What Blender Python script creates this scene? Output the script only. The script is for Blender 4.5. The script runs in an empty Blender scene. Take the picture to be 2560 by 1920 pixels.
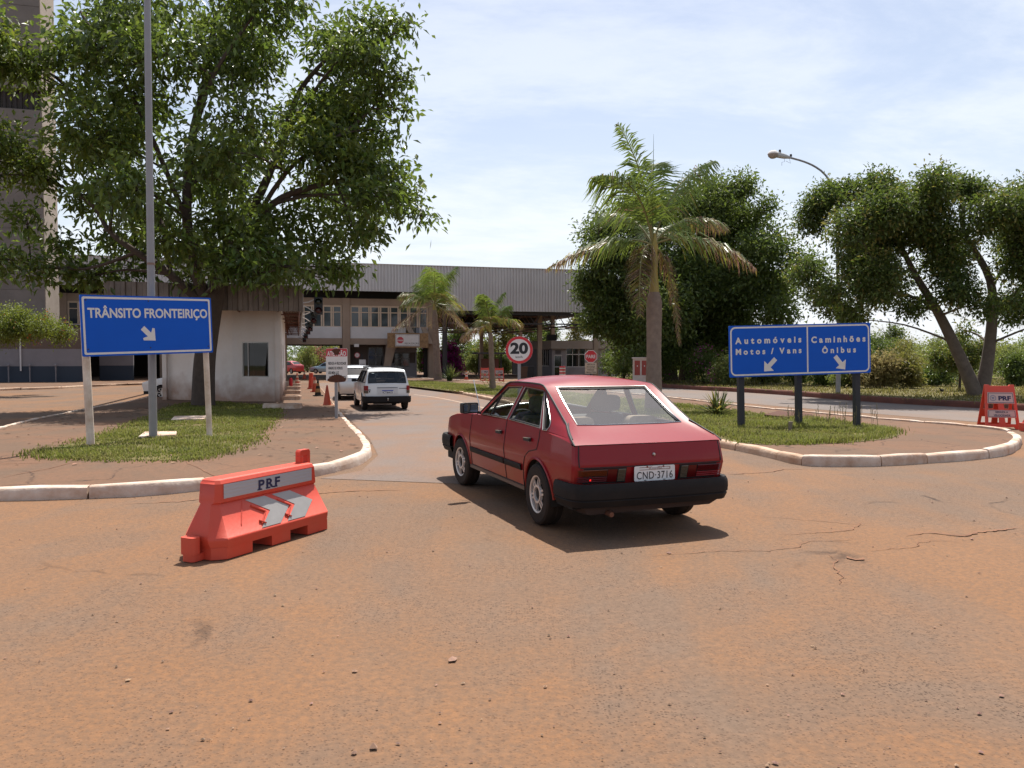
import bpy, bmesh, math, random
import numpy as np
from mathutils import Vector, Matrix, geometry
R = math.radians
random.seed(7); RNG = np.random.default_rng(11)
SC = bpy.context.scene
COL = SC.collection

# ------------------------------------------------------------------ camera, sky, sun, exposure
FPX = 2000.0; CAM_H = 1.57; PITCH = math.atan(68/2000)
cam = bpy.data.cameras.new("camera"); camo = bpy.data.objects.new("camera", cam); COL.objects.link(camo)
camo.location = (0, 0, CAM_H); camo.rotation_euler = (R(90) - PITCH, 0, 0)
cam.sensor_width = 36; cam.lens = 36*FPX/2560; cam.clip_end = 5000; cam.clip_start = 0.05
SC.camera = camo
SC.view_settings.view_transform = 'Standard'; SC.view_settings.look = 'None'
SC.view_settings.gamma = 1; SC.view_settings.exposure = 0.68
SUN_EL = 64; SUN_AZ = 12                       # azimuth clockwise from +Y (the view direction)
w = bpy.data.worlds.new("World"); SC.world = w; w.use_nodes = True
nt = w.node_tree; nt.nodes.clear()
def N(t, **k):
    n = nt.nodes.new(t)
    for a, b in k.items(): setattr(n, a, b)
    return n
L = nt.links.new
out = N('ShaderNodeOutputWorld'); bg = N('ShaderNodeBackground'); L(bg.outputs[0], out.inputs[0])
sky = N('ShaderNodeTexSky', sky_type='NISHITA'); sky.sun_disc = False
sky.sun_elevation = R(SUN_EL); sky.sun_rotation = R(SUN_AZ); sky.air_density = 1.0; sky.dust_density = 2.2
bg.inputs[1].default_value = 0.09
tc = N('ShaderNodeTexCoord'); sep = N('ShaderNodeSeparateXYZ'); L(tc.outputs['Generated'], sep.inputs[0])
def MATH(op, a, b=None, c=None, clamp=False):
    n = N('ShaderNodeMath', operation=op); n.use_clamp = clamp
    for i, x in enumerate((a, b, c)):
        if x is None: continue
        if isinstance(x, (int, float)): n.inputs[i].default_value = x
        else: L(x, n.inputs[i])
    return n.outputs[0]
zc = MATH('MAXIMUM', sep.outputs[2], 0.0)
den = MATH('ADD', zc, 0.22)
cx = MATH('DIVIDE', sep.outputs[0], den); cy = MATH('DIVIDE', sep.outputs[1], den)
comb = N('ShaderNodeCombineXYZ'); L(cx, comb.inputs[0]); L(cy, comb.inputs[1])
mp = N('ShaderNodeMapping'); mp.inputs['Rotation'].default_value = (0, 0, R(-28)); mp.inputs['Scale'].default_value = (1.0, 1.9, 1)
L(comb.outputs[0], mp.inputs[0])
n1 = N('ShaderNodeTexNoise'); n1.inputs['Scale'].default_value = 1.1; n1.inputs['Detail'].default_value = 9; n1.inputs['Roughness'].default_value = 0.62
n1.inputs['Distortion'].default_value = 0.5
L(mp.outputs[0], n1.inputs['Vector'])
n2 = N('ShaderNodeTexNoise'); n2.inputs['Scale'].default_value = 4.5; n2.inputs['Detail'].default_value = 8; n2.inputs['Roughness'].default_value = 0.7
L(mp.outputs[0], n2.inputs['Vector'])
mixn = MATH('ADD', MATH('MULTIPLY', n1.outputs[0], 0.75), MATH('MULTIPLY', n2.outputs[0], 0.25))
cl = N('ShaderNodeMapRange'); L(mixn, cl.inputs[0]); cl.inputs[1].default_value = 0.38; cl.inputs[2].default_value = 0.62
cl.inputs[3].default_value = 0.20; cl.inputs[4].default_value = 1.0; cl.interpolation_type = 'SMOOTHSTEP'
# thin cloud veil is thickest towards the horizon, thinner overhead
hz = N('ShaderNodeMapRange'); L(zc, hz.inputs[0]); hz.inputs[1].default_value = 0.02; hz.inputs[2].default_value = 0.42
hz.inputs[3].default_value = 1.0; hz.inputs[4].default_value = 0.0; hz.interpolation_type = 'SMOOTHSTEP'
hf = MATH('MULTIPLY', hz.outputs[0], 0.42)
cf = MATH('MULTIPLY', cl.outputs[0], MATH('ADD', MATH('MULTIPLY', hz.outputs[0], 0.45), 0.48))
fac = MATH('ADD', cf, MATH('MULTIPLY', hf, MATH('SUBTRACT', 1.0, cl.outputs[0])), clamp=True)
mixc = N('ShaderNodeMix', data_type='RGBA'); L(fac, mixc.inputs[0]); L(sky.outputs[0], mixc.inputs[6])
mixc.inputs[7].default_value = (7.3, 7.6, 8.1, 1)
L(mixc.outputs[2], bg.inputs[0])
sun = bpy.data.lights.new("sun", 'SUN'); suno = bpy.data.objects.new("sun", sun); COL.objects.link(suno)
sun.energy = 4.8; sun.angle = R(0.53); sun.color = (1.0, 0.955, 0.88)
sd = Vector((math.sin(R(SUN_AZ))*math.cos(R(SUN_EL)), math.cos(R(SUN_AZ))*math.cos(R(SUN_EL)), math.sin(R(SUN_EL))))
suno.rotation_euler = sd.to_track_quat('Z', 'Y').to_euler()

# ------------------------------------------------------------------ terrain and pixel helpers
def _ss(a, b, x):
    t = min(1, max(0, (x-a)/(b-a))); return t*t*(3-2*t)
def _t0(y): return -0.30*_ss(10, 28, y) - 0.5*_ss(76, 115, y)
KN = list(range(-20, 141))
_tk = {k: _t0(k) for k in KN}
def T(y):
    if y <= KN[0]: return 0.0
    if y >= KN[-1]: return -0.8
    k = math.floor(y); a = y-k
    return _tk[k]*(1-a) + _tk.get(k+1, -0.8)*a
def ray(u, v):
    a = (u-1280)/FPX; b = -(v-960)/FPX; c, s = math.cos(PITCH), math.sin(PITCH)
    return Vector((a, c+b*s, -s+b*c))
CAMP = Vector((0, 0, CAM_H))
def G(u, v, h=0.0):
    "ground point seen at photograph pixel (u, v), on a surface h above the terrain"
    r = ray(u, v); z = h
    for _ in range(40):
        t = (z-CAM_H)/r.z; y = r.y*t; z = 0.5*z + 0.5*(T(y)+h)
    p = CAMP + r*((z-CAM_H)/r.z); p.z = T(p.y)+h
    return p
def P(u, v, d):
    r = ray(u, v); return CAMP + r*(d/r.y)
def PH(u, v, pt, nrm):
    r = ray(u, v); t = (Vector(pt)-CAMP).dot(Vector(nrm))/r.dot(Vector(nrm)); return CAMP + r*t

# ------------------------------------------------------------------ materials
_M = {}
def mat(name, col, rough=0.7, metal=0.0, col2=None, nscale=6.0, namt=0.5, bump=0.0, bscale=40.0, spec=0.5, coat=0.0, coatr=0.12, emit=None, trans=None, island=0.0, ndetail=6):
    if name in _M: return _M[name]
    m = bpy.data.materials.new(name); m.use_nodes = True; t = m.node_tree; b = t.nodes['Principled BSDF']
    b.inputs['Base Color'].default_value = (*col, 1); b.inputs['Roughness'].default_value = rough; b.inputs['Metallic'].default_value = metal
    b.inputs['Specular IOR Level'].default_value = spec; b.inputs['Coat Weight'].default_value = coat; b.inputs['Coat Roughness'].default_value = coatr
    ln = t.links.new
    co = t.nodes.new('ShaderNodeTexCoord')
    csock = None
    if col2 is not None:
        n = t.nodes.new('ShaderNodeTexNoise'); n.inputs['Scale'].default_value = nscale; n.inputs['Detail'].default_value = ndetail; n.inputs['Roughness'].default_value = 0.65
        ln(co.outputs['Object'], n.inputs['Vector'])
        r = t.nodes.new('ShaderNodeMapRange'); r.inputs[1].default_value = 0.5-0.3*(1-namt)-0.02; r.inputs[2].default_value = 0.5+0.3*(1-namt)+0.02
        ln(n.outputs[0], r.inputs[0])
        mx = t.nodes.new('ShaderNodeMix'); mx.data_type = 'RGBA'; mx.inputs[6].default_value = (*col, 1); mx.inputs[7].default_value = (*col2, 1)
        ln(r.outputs[0], mx.inputs[0]); csock = mx.outputs[2]
    if island:
        g = t.nodes.new('ShaderNodeNewGeometry'); hs = t.nodes.new('ShaderNodeHueSaturation')
        r = t.nodes.new('ShaderNodeMapRange'); r.inputs[3].default_value = 1-island; r.inputs[4].default_value = 1+island
        ln(g.outputs['Random Per Island'], r.inputs[0]); ln(r.outputs[0], hs.inputs['Value'])
        r2 = t.nodes.new('ShaderNodeMapRange'); r2.inputs[3].default_value = 0.5+0.03*island; r2.inputs[4].default_value = 0.5-0.05*island
        mm = t.nodes.new('ShaderNodeMath'); mm.operation = 'FRACT'; m2 = t.nodes.new('ShaderNodeMath'); m2.operation = 'MULTIPLY'; m2.inputs[1].default_value = 7.31
        ln(g.outputs['Random Per Island'], m2.inputs[0]); ln(m2.outputs[0], mm.inputs[0]); ln(mm.outputs[0], r2.inputs[0]); ln(r2.outputs[0], hs.inputs['Hue'])
        if csock: ln(csock, hs.inputs['Color'])
        else: hs.inputs['Color'].default_value = (*col, 1)
        csock = hs.outputs[0]
    if csock: ln(csock, b.inputs['Base Color'])
    if bump:
        n = t.nodes.new('ShaderNodeTexNoise'); n.inputs['Scale'].default_value = bscale; n.inputs['Detail'].default_value = 5
        ln(co.outputs['Object'], n.inputs['Vector'])
        bp = t.nodes.new('ShaderNodeBump'); bp.inputs['Strength'].default_value = bump; bp.inputs['Distance'].default_value = 0.02
        ln(n.outputs[0], bp.inputs['Height']); ln(bp.outputs[0], b.inputs['Normal'])
    if emit: b.inputs['Emission Color'].default_value = (*emit[:3], 1); b.inputs['Emission Strength'].default_value = emit[3]
    if trans:
        tr = t.nodes.new('ShaderNodeBsdfTranslucent'); tr.inputs[0].default_value = (*trans[:3], 1)
        ms = t.nodes.new('ShaderNodeMixShader'); ms.inputs[0].default_value = trans[3]
        ln(b.outputs[0], ms.inputs[1]); ln(tr.outputs[0], ms.inputs[2]); ln(ms.outputs[0], t.nodes['Material Output'].inputs[0])
        if csock:
            mu = t.nodes.new('ShaderNodeMix'); mu.data_type = 'RGBA'; mu.blend_type = 'MULTIPLY'; mu.inputs[0].default_value = 1
            hs2 = t.nodes.new('ShaderNodeMix'); hs2.data_type = 'RGBA'; hs2.inputs[0].default_value = 0.55
            ln(csock, hs2.inputs[6]); hs2.inputs[7].default_value = (*trans[:3], 1); ln(hs2.outputs[2], tr.inputs[0])
    _M[name] = m; return m
def glassmat(name, tint, refl=1.0, rough=0.02, ior=1.38):
    if name in _M: return _M[name]
    m = bpy.data.materials.new(name); m.use_nodes = True; t = m.node_tree; t.nodes.clear()
    o = t.nodes.new('ShaderNodeOutputMaterial'); tr = t.nodes.new('ShaderNodeBsdfTransparent'); tr.inputs[0].default_value = (*tint, 1)
    gl = t.nodes.new('ShaderNodeBsdfGlossy'); gl.inputs['Roughness'].default_value = rough; gl.inputs[0].default_value = (refl, refl, refl, 1)
    lw = t.nodes.new('ShaderNodeLayerWeight'); lw.inputs[0].default_value = 0.5; pw = t.nodes.new('ShaderNodeMath'); pw.operation = 'POWER'; pw.inputs[1].default_value = 4.0; fr = t.nodes.new('ShaderNodeMath'); fr.operation = 'MULTIPLY_ADD'; fr.inputs[1].default_value = 0.95; fr.inputs[2].default_value = 0.05*ior/1.4; t.links.new(lw.outputs['Facing'], pw.inputs[0]); t.links.new(pw.outputs[0], fr.inputs[0])
    ms = t.nodes.new('ShaderNodeMixShader'); t.links.new(fr.outputs[0], ms.inputs[0]); t.links.new(tr.outputs[0], ms.inputs[1]); t.links.new(gl.outputs[0], ms.inputs[2])
    t.links.new(ms.outputs[0], o.inputs[0]); _M[name] = m; return m

def splash_or_reflection(m, col, h, amt=.8):
    "earth splashed up a wall foot, or a tone painted low on a body: mixes col in below height h (object space)"
    t = m.node_tree; b = t.nodes['Principled BSDF']; ln = t.links.new; src = b.inputs['Base Color'].links[0].from_socket
    co = t.nodes.new('ShaderNodeTexCoord'); sp = t.nodes.new('ShaderNodeSeparateXYZ'); ln(co.outputs['Object'], sp.inputs[0])
    n = t.nodes.new('ShaderNodeTexNoise'); n.inputs['Scale'].default_value = 2.2; n.inputs['Detail'].default_value = 7; ln(co.outputs['Object'], n.inputs['Vector'])
    a = t.nodes.new('ShaderNodeMath'); a.operation = 'MULTIPLY_ADD'; ln(n.outputs[0], a.inputs[0]); a.inputs[1].default_value = -1.6*h; ln(sp.outputs[2], a.inputs[2])
    r = t.nodes.new('ShaderNodeMapRange'); r.inputs[1].default_value = -.75*h; r.inputs[2].default_value = .35*h; r.inputs[3].default_value = amt; r.inputs[4].default_value = 0; ln(a.outputs[0], r.inputs[0])
    mx = t.nodes.new('ShaderNodeMix'); mx.data_type = 'RGBA'; ln(r.outputs[0], mx.inputs[0]); ln(src, mx.inputs[6]); mx.inputs[7].default_value = (*col, 1); ln(mx.outputs[2], b.inputs['Base Color'])
    return m

# ------------------------------------------------------------------ mesh builder
def frame(p, q):
    d = (Vector(q)-Vector(p)); ln = d.length; d.normalize()
    a = Vector((0, 0, 1)) if abs(d.z) < 0.95 else Vector((0, 1, 0))
    x = d.cross(a).normalized(); y = x.cross(d).normalized()
    return d, x, y, ln
class MB:
    def __init__(s): s.v = []; s.f = []; s.m = []; s.M = None
    def add(s, vs, fs, mi=0):
        o = len(s.v)
        if s.M is not None: vs = [s.M @ Vector(a) for a in vs]
        s.v += [tuple(a) for a in vs]; s.f += [tuple(i+o for i in f) for f in fs]; s.m += [mi]*len(fs)
        return s
    def box(s, x0, x1, y0, y1, z0, z1, mi=0):
        return s.add([(x0,y0,z0),(x1,y0,z0),(x1,y1,z0),(x0,y1,z0),(x0,y0,z1),(x1,y0,z1),(x1,y1,z1),(x0,y1,z1)],
                     [(3,2,1,0),(4,5,6,7),(0,1,5,4),(1,2,6,5),(2,3,7,6),(3,0,4,7)], mi)
    def bar(s, p, q, w, h=None, mi=0):
        h = h or w; d, x, y, ln = frame(p, q); p = Vector(p); q = Vector(q)
        vs = [c + x*(a*w/2) + y*(b*h/2) for c in (p, q) for a, b in ((-1,-1),(1,-1),(1,1),(-1,1))]
        return s.add(vs, [(3,2,1,0),(4,5,6,7),(0,1,5,4),(1,2,6,5),(2,3,7,6),(3,0,4,7)], mi)
    def tube(s, pts, r, n=8, mi=0, cap=True, closed=False):
        pts = [Vector(p) for p in pts]; k = len(pts); rs = r if isinstance(r, (list, tuple)) else [r]*k
        vs = []; prev = None
        for i in range(k):
            if closed: d = pts[(i+1) % k]-pts[i-1]
            else: d = pts[min(i+1, k-1)]-pts[max(i-1, 0)]
            if d.length < 1e-9: d = Vector((0,0,1))
            d.normalize()
            if prev is None:
                a = Vector((0,0,1)) if abs(d.z) < 0.9 else Vector((1,0,0)); x = d.cross(a).normalized()
            else:
                x = prev - d*prev.dot(d)
                x = x.normalized() if x.length > 1e-6 else d.orthogonal().normalized()
            prev = x; y = d.cross(x)
            vs += [pts[i] + (x*math.cos(2*math.pi*j/n) + y*math.sin(2*math.pi*j/n))*rs[i] for j in range(n)]
        fs = []
        for i in range(k if closed else k-1):
            a = i*n; b = ((i+1) % k)*n
            fs += [(a+j, a+(j+1) % n, b+(j+1) % n, b+j) for j in range(n)]
        if cap and not closed: fs += [tuple(range(n))[::-1], tuple(range((k-1)*n, k*n))]
        return s.add(vs, fs, mi)
    def lathe(s, prof, n=24, c=(0,0,0), axis='z', mi=0, mis=None):
        c = Vector(c); vs = []
        for r, z in prof:
            for j in range(n):
                a = 2*math.pi*j/n; x, y = r*math.cos(a), r*math.sin(a)
                vs.append(c + (Vector((x, y, z)) if axis == 'z' else Vector((x, z, y)) if axis == 'y' else Vector((z, x, y))))
        for i in range(len(prof)-1):
            fs = [(i*n+j, i*n+(j+1) % n, (i+1)*n+(j+1) % n, (i+1)*n+j) for j in range(n)]
            if i == 0: allf = []
            allf.append((fs, mis[i] if mis else mi))
        o = len(s.v); s.add(vs, [])
        for fs, k in allf: s.f += [tuple(q+o for q in f) for f in fs]; s.m += [k]*len(fs)
        return s
    def prism(s, poly, a0, a1, plane='xy', mi=0):
        "poly extruded along the third axis from a0 to a1"
        n = len(poly)
        def pt(p, a): return (p[0], p[1], a) if plane == 'xy' else (p[0], a, p[1]) if plane == 'xz' else (a, p[0], p[1])
        vs = [pt(p, a0) for p in poly] + [pt(p, a1) for p in poly]
        tri = geometry.tessellate_polygon([[Vector((p[0], p[1], 0)) for p in poly]])
        fs = [(i, (i+1) % n, n+(i+1) % n, n+i) for i in range(n)]
        fs += [tuple(t) for t in tri] + [tuple(n+i for i in t) for t in tri]
        return s.add(vs, fs, mi)
    def grid(s, rows, mi=0, skip=None, closed=False):
        k = len(rows[0]); vs = [p for r in rows for p in r]; fs = []
        for i in range(len(rows)-1):
            for j in range(k if closed else k-1):
                if skip and skip(i, j): continue
                fs.append((i*k+j, i*k+(j+1) % k, (i+1)*k+(j+1) % k, (i+1)*k+j))
        return s.add(vs, fs, mi)
    def build(s, name, mats, parent=None, smooth=True, ang=35, bevel=0.0, fixn=True, loc=None, rz=0.0):
        me = bpy.data.meshes.new(name); me.from_pydata(s.v, [], s.f)
        if not isinstance(mats, (list, tuple)): mats = [mats]
        for m in mats: me.materials.append(m)
        if len(mats) > 1: me.polygons.foreach_set('material_index', s.m)
        if fixn:
            b = bmesh.new(); b.from_mesh(me); bmesh.ops.recalc_face_normals(b, faces=b.faces); b.to_mesh(me); b.free()
        if smooth:
            me.polygons.foreach_set('use_smooth', [True]*len(me.polygons)); me.set_sharp_from_angle(angle=R(ang))
        o = bpy.data.objects.new(name, me); COL.objects.link(o)
        if bevel:
            md = o.modifiers.new('bevel', 'BEVEL'); md.width = bevel; md.segments = 2; md.limit_method = 'ANGLE'; md.angle_limit = R(40)
        if parent is not None: o.parent = parent
        if loc is not None: o.location = loc
        o.rotation_euler.z = rz
        return o
def empty(name, loc, rz=0.0):
    o = bpy.data.objects.new(name, None); COL.objects.link(o); o.location = loc; o.rotation_euler = (0, 0, rz); o.empty_display_size = 0.2
    return o
def tag(o, label=None, cat=None, group=None, kind=None):
    if label: o['label'] = label
    if cat: o['category'] = cat
    if group: o['group'] = group
    if kind: o['kind'] = kind
    return o
def kids(o): return [c for c in bpy.data.objects if c.parent == o]
def copy_tree(o, parent=None):
    c = o.copy(); COL.objects.link(c)
    if parent is not None: c.parent = parent
    for ch in kids(o): copy_tree(ch, c)
    return c
def thing(name, loc, rz, label, cat, group=None): return tag(empty(name, loc, rz), label, cat, group)
_tx = {}
def text2d(body, offset=0.0, space=1.0):
    "vertices (x, y) and faces of a line of text, normalised later"
    k = (body, offset, space)
    if k in _tx: return _tx[k]
    cu = bpy.data.curves.new('text', 'FONT'); cu.body = body; cu.size = 1; cu.offset = offset; cu.space_character = space
    cu.fill_mode = 'FRONT'; cu.resolution_u = 4
    o = bpy.data.objects.new('text', cu); COL.objects.link(o)
    dg = bpy.context.evaluated_depsgraph_get(); me = bpy.data.meshes.new_from_object(o.evaluated_get(dg))
    vs = [(q.co.x, q.co.y) for q in me.vertices]; fs = [tuple(p.vertices) for p in me.polygons]
    bpy.data.objects.remove(o); bpy.data.curves.remove(cu); bpy.data.meshes.remove(me)
    _tx[k] = (vs, fs); return _tx[k]
def put_text(mb, body, cx, cz, width, height, y, offset=0.02, space=1.0, mi=0, shear=0.0):
    "text in the XZ plane facing -Y, fitted to width x height, centred on (cx, cz); height is of a capital letter"
    vs, fs = text2d(body, offset, space)
    xs = [a for a, b in vs]; x0, x1 = min(xs), max(xs); cap = 0.729
    sx = width/(x1-x0); sz = height/cap
    mb.add([((a-(x0+x1)/2)*sx + cx, y, (b-cap/2)*sz + cz) for a, b in vs], fs, mi)
def ngon(cx, cz, r, n, rot=0.0): return [(cx+r*math.cos(rot+2*math.pi*i/n), cz+r*math.sin(rot+2*math.pi*i/n)) for i in range(n)]
def rrect(x0, x1, z0, z1, r, n=6):
    out = []
    for cx, cz, a in ((x1-r, z1-r, 0), (x0+r, z1-r, 90), (x0+r, z0+r, 180), (x1-r, z0+r, 270)):
        out += [(cx+r*math.cos(R(a+90*i/n)), cz+r*math.sin(R(a+90*i/n))) for i in range(n+1)]
    return out
def ring_faces(mb, outer, inner, y, mi=0):
    n = len(outer); mb.add([(a, y, b) for a, b in outer]+[(a, y, b) for a, b in inner], [(i, (i+1) % n, n+(i+1) % n, n+i) for i in range(n)], mi)
def lerp_tab(tab, x):
    if x <= tab[0][0]: return tab[0][1]
    for (a, p), (b, q) in zip(tab, tab[1:]):
        if x <= b: return p + (q-p)*(x-a)/(b-a)
    return tab[-1][1]
# ------------------------------------------------------------------ ground materials
def ground_mat(name, dust, grey, dark, patch_scale=0.18, gfac=(0.40, 0.60), speck=0.5, bump=0.35, vsc=62.0, cracks=0.0, cmask=(0.42, 0.56)):
    m = bpy.data.materials.new(name); m.use_nodes = True; t = m.node_tree; b = t.nodes['Principled BSDF']; ln = t.links.new
    b.inputs['Roughness'].default_value = 0.9; b.inputs['Specular IOR Level'].default_value = 0.25
    co = t.nodes.new('ShaderNodeTexCoord').outputs['Object']
    def noise(s, d=6, r=0.6, dist=0.0):
        n = t.nodes.new('ShaderNodeTexNoise'); n.inputs['Scale'].default_value = s; n.inputs['Detail'].default_value = d; n.inputs['Roughness'].default_value = r; n.inputs['Distortion'].default_value = dist
        ln(co, n.inputs['Vector']); return n.outputs[0]
    def mr(s, a, b_, c=0.0, d=1.0, sm=False):
        n = t.nodes.new('ShaderNodeMapRange'); n.inputs[1].default_value = a; n.inputs[2].default_value = b_; n.inputs[3].default_value = c; n.inputs[4].default_value = d
        if sm: n.interpolation_type = 'SMOOTHSTEP'
        ln(s, n.inputs[0]); return n.outputs[0]
    def mix(f, a, c, blend='MIX'):
        n = t.nodes.new('ShaderNodeMix'); n.data_type = 'RGBA'; n.blend_type = blend
        for s, i in ((f, 0), (a, 6), (c, 7)):
            if isinstance(s, tuple): n.inputs[i].default_value = (*s, 1)
            elif isinstance(s, (int, float)): n.inputs[i].default_value = s
            else: ln(s, n.inputs[i])
        return n.outputs[2]
    def mth(op, a, c=None, e=None):
        n = t.nodes.new('ShaderNodeMath'); n.operation = op
        for i, x in enumerate((a, c, e)):
            if x is None: continue
            if isinstance(x, (int, float)): n.inputs[i].default_value = x
            else: ln(x, n.inputs[i])
        return n.outputs[0]
    f1 = mr(noise(patch_scale, 7, 0.62, 0.6), gfac[0], gfac[1], sm=True)
    fm = mth('ADD', mth('MULTIPLY', f1, 0.85), mth('MULTIPLY', mr(noise(1.7, 6, 0.7), 0.35, 0.7), 0.25))
    mpn = t.nodes.new('ShaderNodeMapping'); mpn.inputs['Rotation'].default_value = (0, 0, R(-38)); mpn.inputs['Scale'].default_value = (1.5, .10, 1); ln(co, mpn.inputs[0])
    sn = t.nodes.new('ShaderNodeTexNoise'); sn.inputs['Scale'].default_value = 1.0; sn.inputs['Detail'].default_value = 5; ln(mpn.outputs[0], sn.inputs['Vector'])
    fm = mth('ADD', fm, mr(sn.outputs[0], 0.38, 0.66, -0.32, 0.32))
    n = t.nodes.new('ShaderNodeClamp'); ln(fm, n.inputs[0]); fm = n.outputs[0]
    c = mix(fm, dust, grey)
    c = mix(mr(noise(0.9, 5, 0.6), 0.3, 0.75, 0.0, 0.35), c, tuple(x*0.72 for x in dust))
    c = mix(mr(noise(26, 4, 0.7), 0.36, 0.66, 0.0, 0.6), c, tuple(x*0.62 for x in grey))
    vo = t.nodes.new('ShaderNodeTexVoronoi'); vo.inputs['Scale'].default_value = vsc; ln(co, vo.inputs['Vector'])
    sp = t.nodes.new('ShaderNodeSeparateColor'); ln(vo.outputs['Color'], sp.inputs[0])
    pick = mr(sp.outputs[0], 0.30, 0.62)
    near = mr(vo.outputs['Distance'], 0.22, 0.42, 1.0, 0.0)
    spk = mth('MULTIPLY', mth('MULTIPLY', pick, near), mth('ADD', mth('MULTIPLY', mr(noise(0.8, 4), 0.4, 0.62), 0.6), 0.4))
    vo2 = t.nodes.new('ShaderNodeTexVoronoi'); vo2.inputs['Scale'].default_value = vsc*0.47; ln(co, vo2.inputs['Vector'])
    sp2 = t.nodes.new('ShaderNodeSeparateColor'); ln(vo2.outputs['Color'], sp2.inputs[0])
    spk2 = mth('MULTIPLY', mth('MULTIPLY', mr(sp2.outputs[0], 0.72, 0.86), mr(vo2.outputs['Distance'], 0.16, 0.34, 1.0, 0.0)), mr(noise(0.5, 4), 0.38, 0.6))
    spk = mth('MAXIMUM', spk, spk2)
    spk = mth('MULTIPLY', spk, mth('MULTIPLY_ADD', fm, 0.6, 0.4))
    c = mix(mth('MULTIPLY', spk, speck), c, dark)  # dark aggregate specks, with the shadow of the pits painted in
    pick2 = mth('MULTIPLY', mr(sp.outputs[1], 0.86, 0.9), near)
    c = mix(mth('MULTIPLY', pick2, 0.35*speck), c, tuple(min(0.5, x*1.5) for x in grey))
    h = mth('ADD', mth('MULTIPLY', noise(45, 5, 0.7), 0.6), mth('MULTIPLY', spk, -0.7))
    if cracks:
        wv = t.nodes.new('ShaderNodeTexVoronoi'); wv.feature = 'DISTANCE_TO_EDGE'; wv.inputs['Scale'].default_value = cracks
        nz = t.nodes.new('ShaderNodeTexNoise'); nz.inputs['Scale'].default_value = 3.0; nz.inputs['Detail'].default_value = 5; ln(co, nz.inputs['Vector'])
        va = t.nodes.new('ShaderNodeVectorMath'); va.operation = 'SCALE'; va.inputs[3].default_value = 0.35; ln(nz.outputs['Color'], va.inputs[0])
        vb = t.nodes.new('ShaderNodeVectorMath'); vb.operation = 'ADD'; ln(co, vb.inputs[0]); ln(va.outputs[0], vb.inputs[1]); ln(vb.outputs[0], wv.inputs['Vector'])
        cr = mth('MULTIPLY', mr(wv.outputs[0], 0.004, 0.016, 1.0, 0.0), mr(noise(0.55, 3), *cmask))
        c = mix(mth('MULTIPLY', cr, 0.75), c, tuple(x*0.5 for x in dark)); h = mth('ADD', h, mth('MULTIPLY', cr, -1.0))
    ln(c, b.inputs['Base Color'])
    bp = t.nodes.new('ShaderNodeBump'); bp.inputs['Strength'].default_value = bump; bp.inputs['Distance'].default_value = 0.012
    ln(h, bp.inputs['Height']); ln(bp.outputs[0], b.inputs['Normal'])
    return m
DUST = (0.228, 0.114, 0.054); GREY = (0.162, 0.108, 0.075); DARKR = (0.050, 0.028, 0.020)
M_road = ground_mat('dusty_asphalt', DUST, GREY, DARKR, speck=0.7, bump=0.7, cracks=0.42, cmask=(0.56, 0.66), patch_scale=0.26)
M_road2 = ground_mat('lane_asphalt', (0.225, 0.125, 0.075), (0.180, 0.140, 0.120), DARKR, patch_scale=0.22, gfac=(0.36, 0.58), speck=0.4)
M_pave = ground_mat('red_dusted_concrete', (0.180, 0.092, 0.052), (0.135, 0.084, 0.054), (0.09, 0.05, 0.035), patch_scale=0.5, speck=0.25, bump=0.2, vsc=40, cracks=0.9)
M_earth = ground_mat('grassy_earth', (0.10, 0.085, 0.030), (0.075, 0.085, 0.022), (0.06, 0.05, 0.02), patch_scale=0.3, speck=0.2, vsc=20)
M_soil = ground_mat('grass_soil', (0.165, 0.120, 0.045), (0.110, 0.105, 0.032), (0.09, 0.05, 0.025), patch_scale=0.9, speck=0.3, vsc=30)
M_kerbw = mat('whitewashed_kerb', (0.62, 0.53, 0.45), 0.85, col2=(0.36, 0.21, 0.13), nscale=2.2, namt=0.45, bump=0.35, bscale=25)
M_kerbp = mat('worn_pinkish_kerb', (0.56, 0.42, 0.31), 0.85, col2=(0.34, 0.19, 0.11), nscale=2.6, namt=0.4, bump=0.4, bscale=25)
M_kerbr = mat('earth_stained_kerb', (0.17, 0.055, 0.035), 0.9, col2=(0.085, 0.035, 0.025), nscale=1.5, namt=0.4, bump=0.4, bscale=18)
M_crack = mat('crack_dirt', (0.13, 0.058, 0.030), 0.95, col2=(0.22, 0.10, 0.050), nscale=4, namt=0.5)
M_stone = mat('gravel_stone', (0.15, 0.10, 0.075), 0.9, col2=(0.26, 0.15, 0.09), nscale=30, namt=0.3, island=0.5)
M_line = mat('faded_line_paint', (0.42, 0.33, 0.26), 0.9, col2=(0.27, 0.16, 0.10), nscale=3.0, namt=0.4)

def sheet(name, x0, x1, m, dz, ys):
    mb = MB(); xs = [x0+(x1-x0)*i/8 for i in range(9)]
    mb.grid([[(x, y, T(y)+dz) for x in xs] for y in ys])
    return tag(mb.build(name, m, smooth=False, fixn=True), kind='structure')
sheet('ground', -900, 900, M_earth, 0.0, [-60]+KN+[200, 400, 900, 3000])
sheet('road', -75, 62, M_road, 0.006, [-20+i for i in range(0, 156)])

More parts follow.
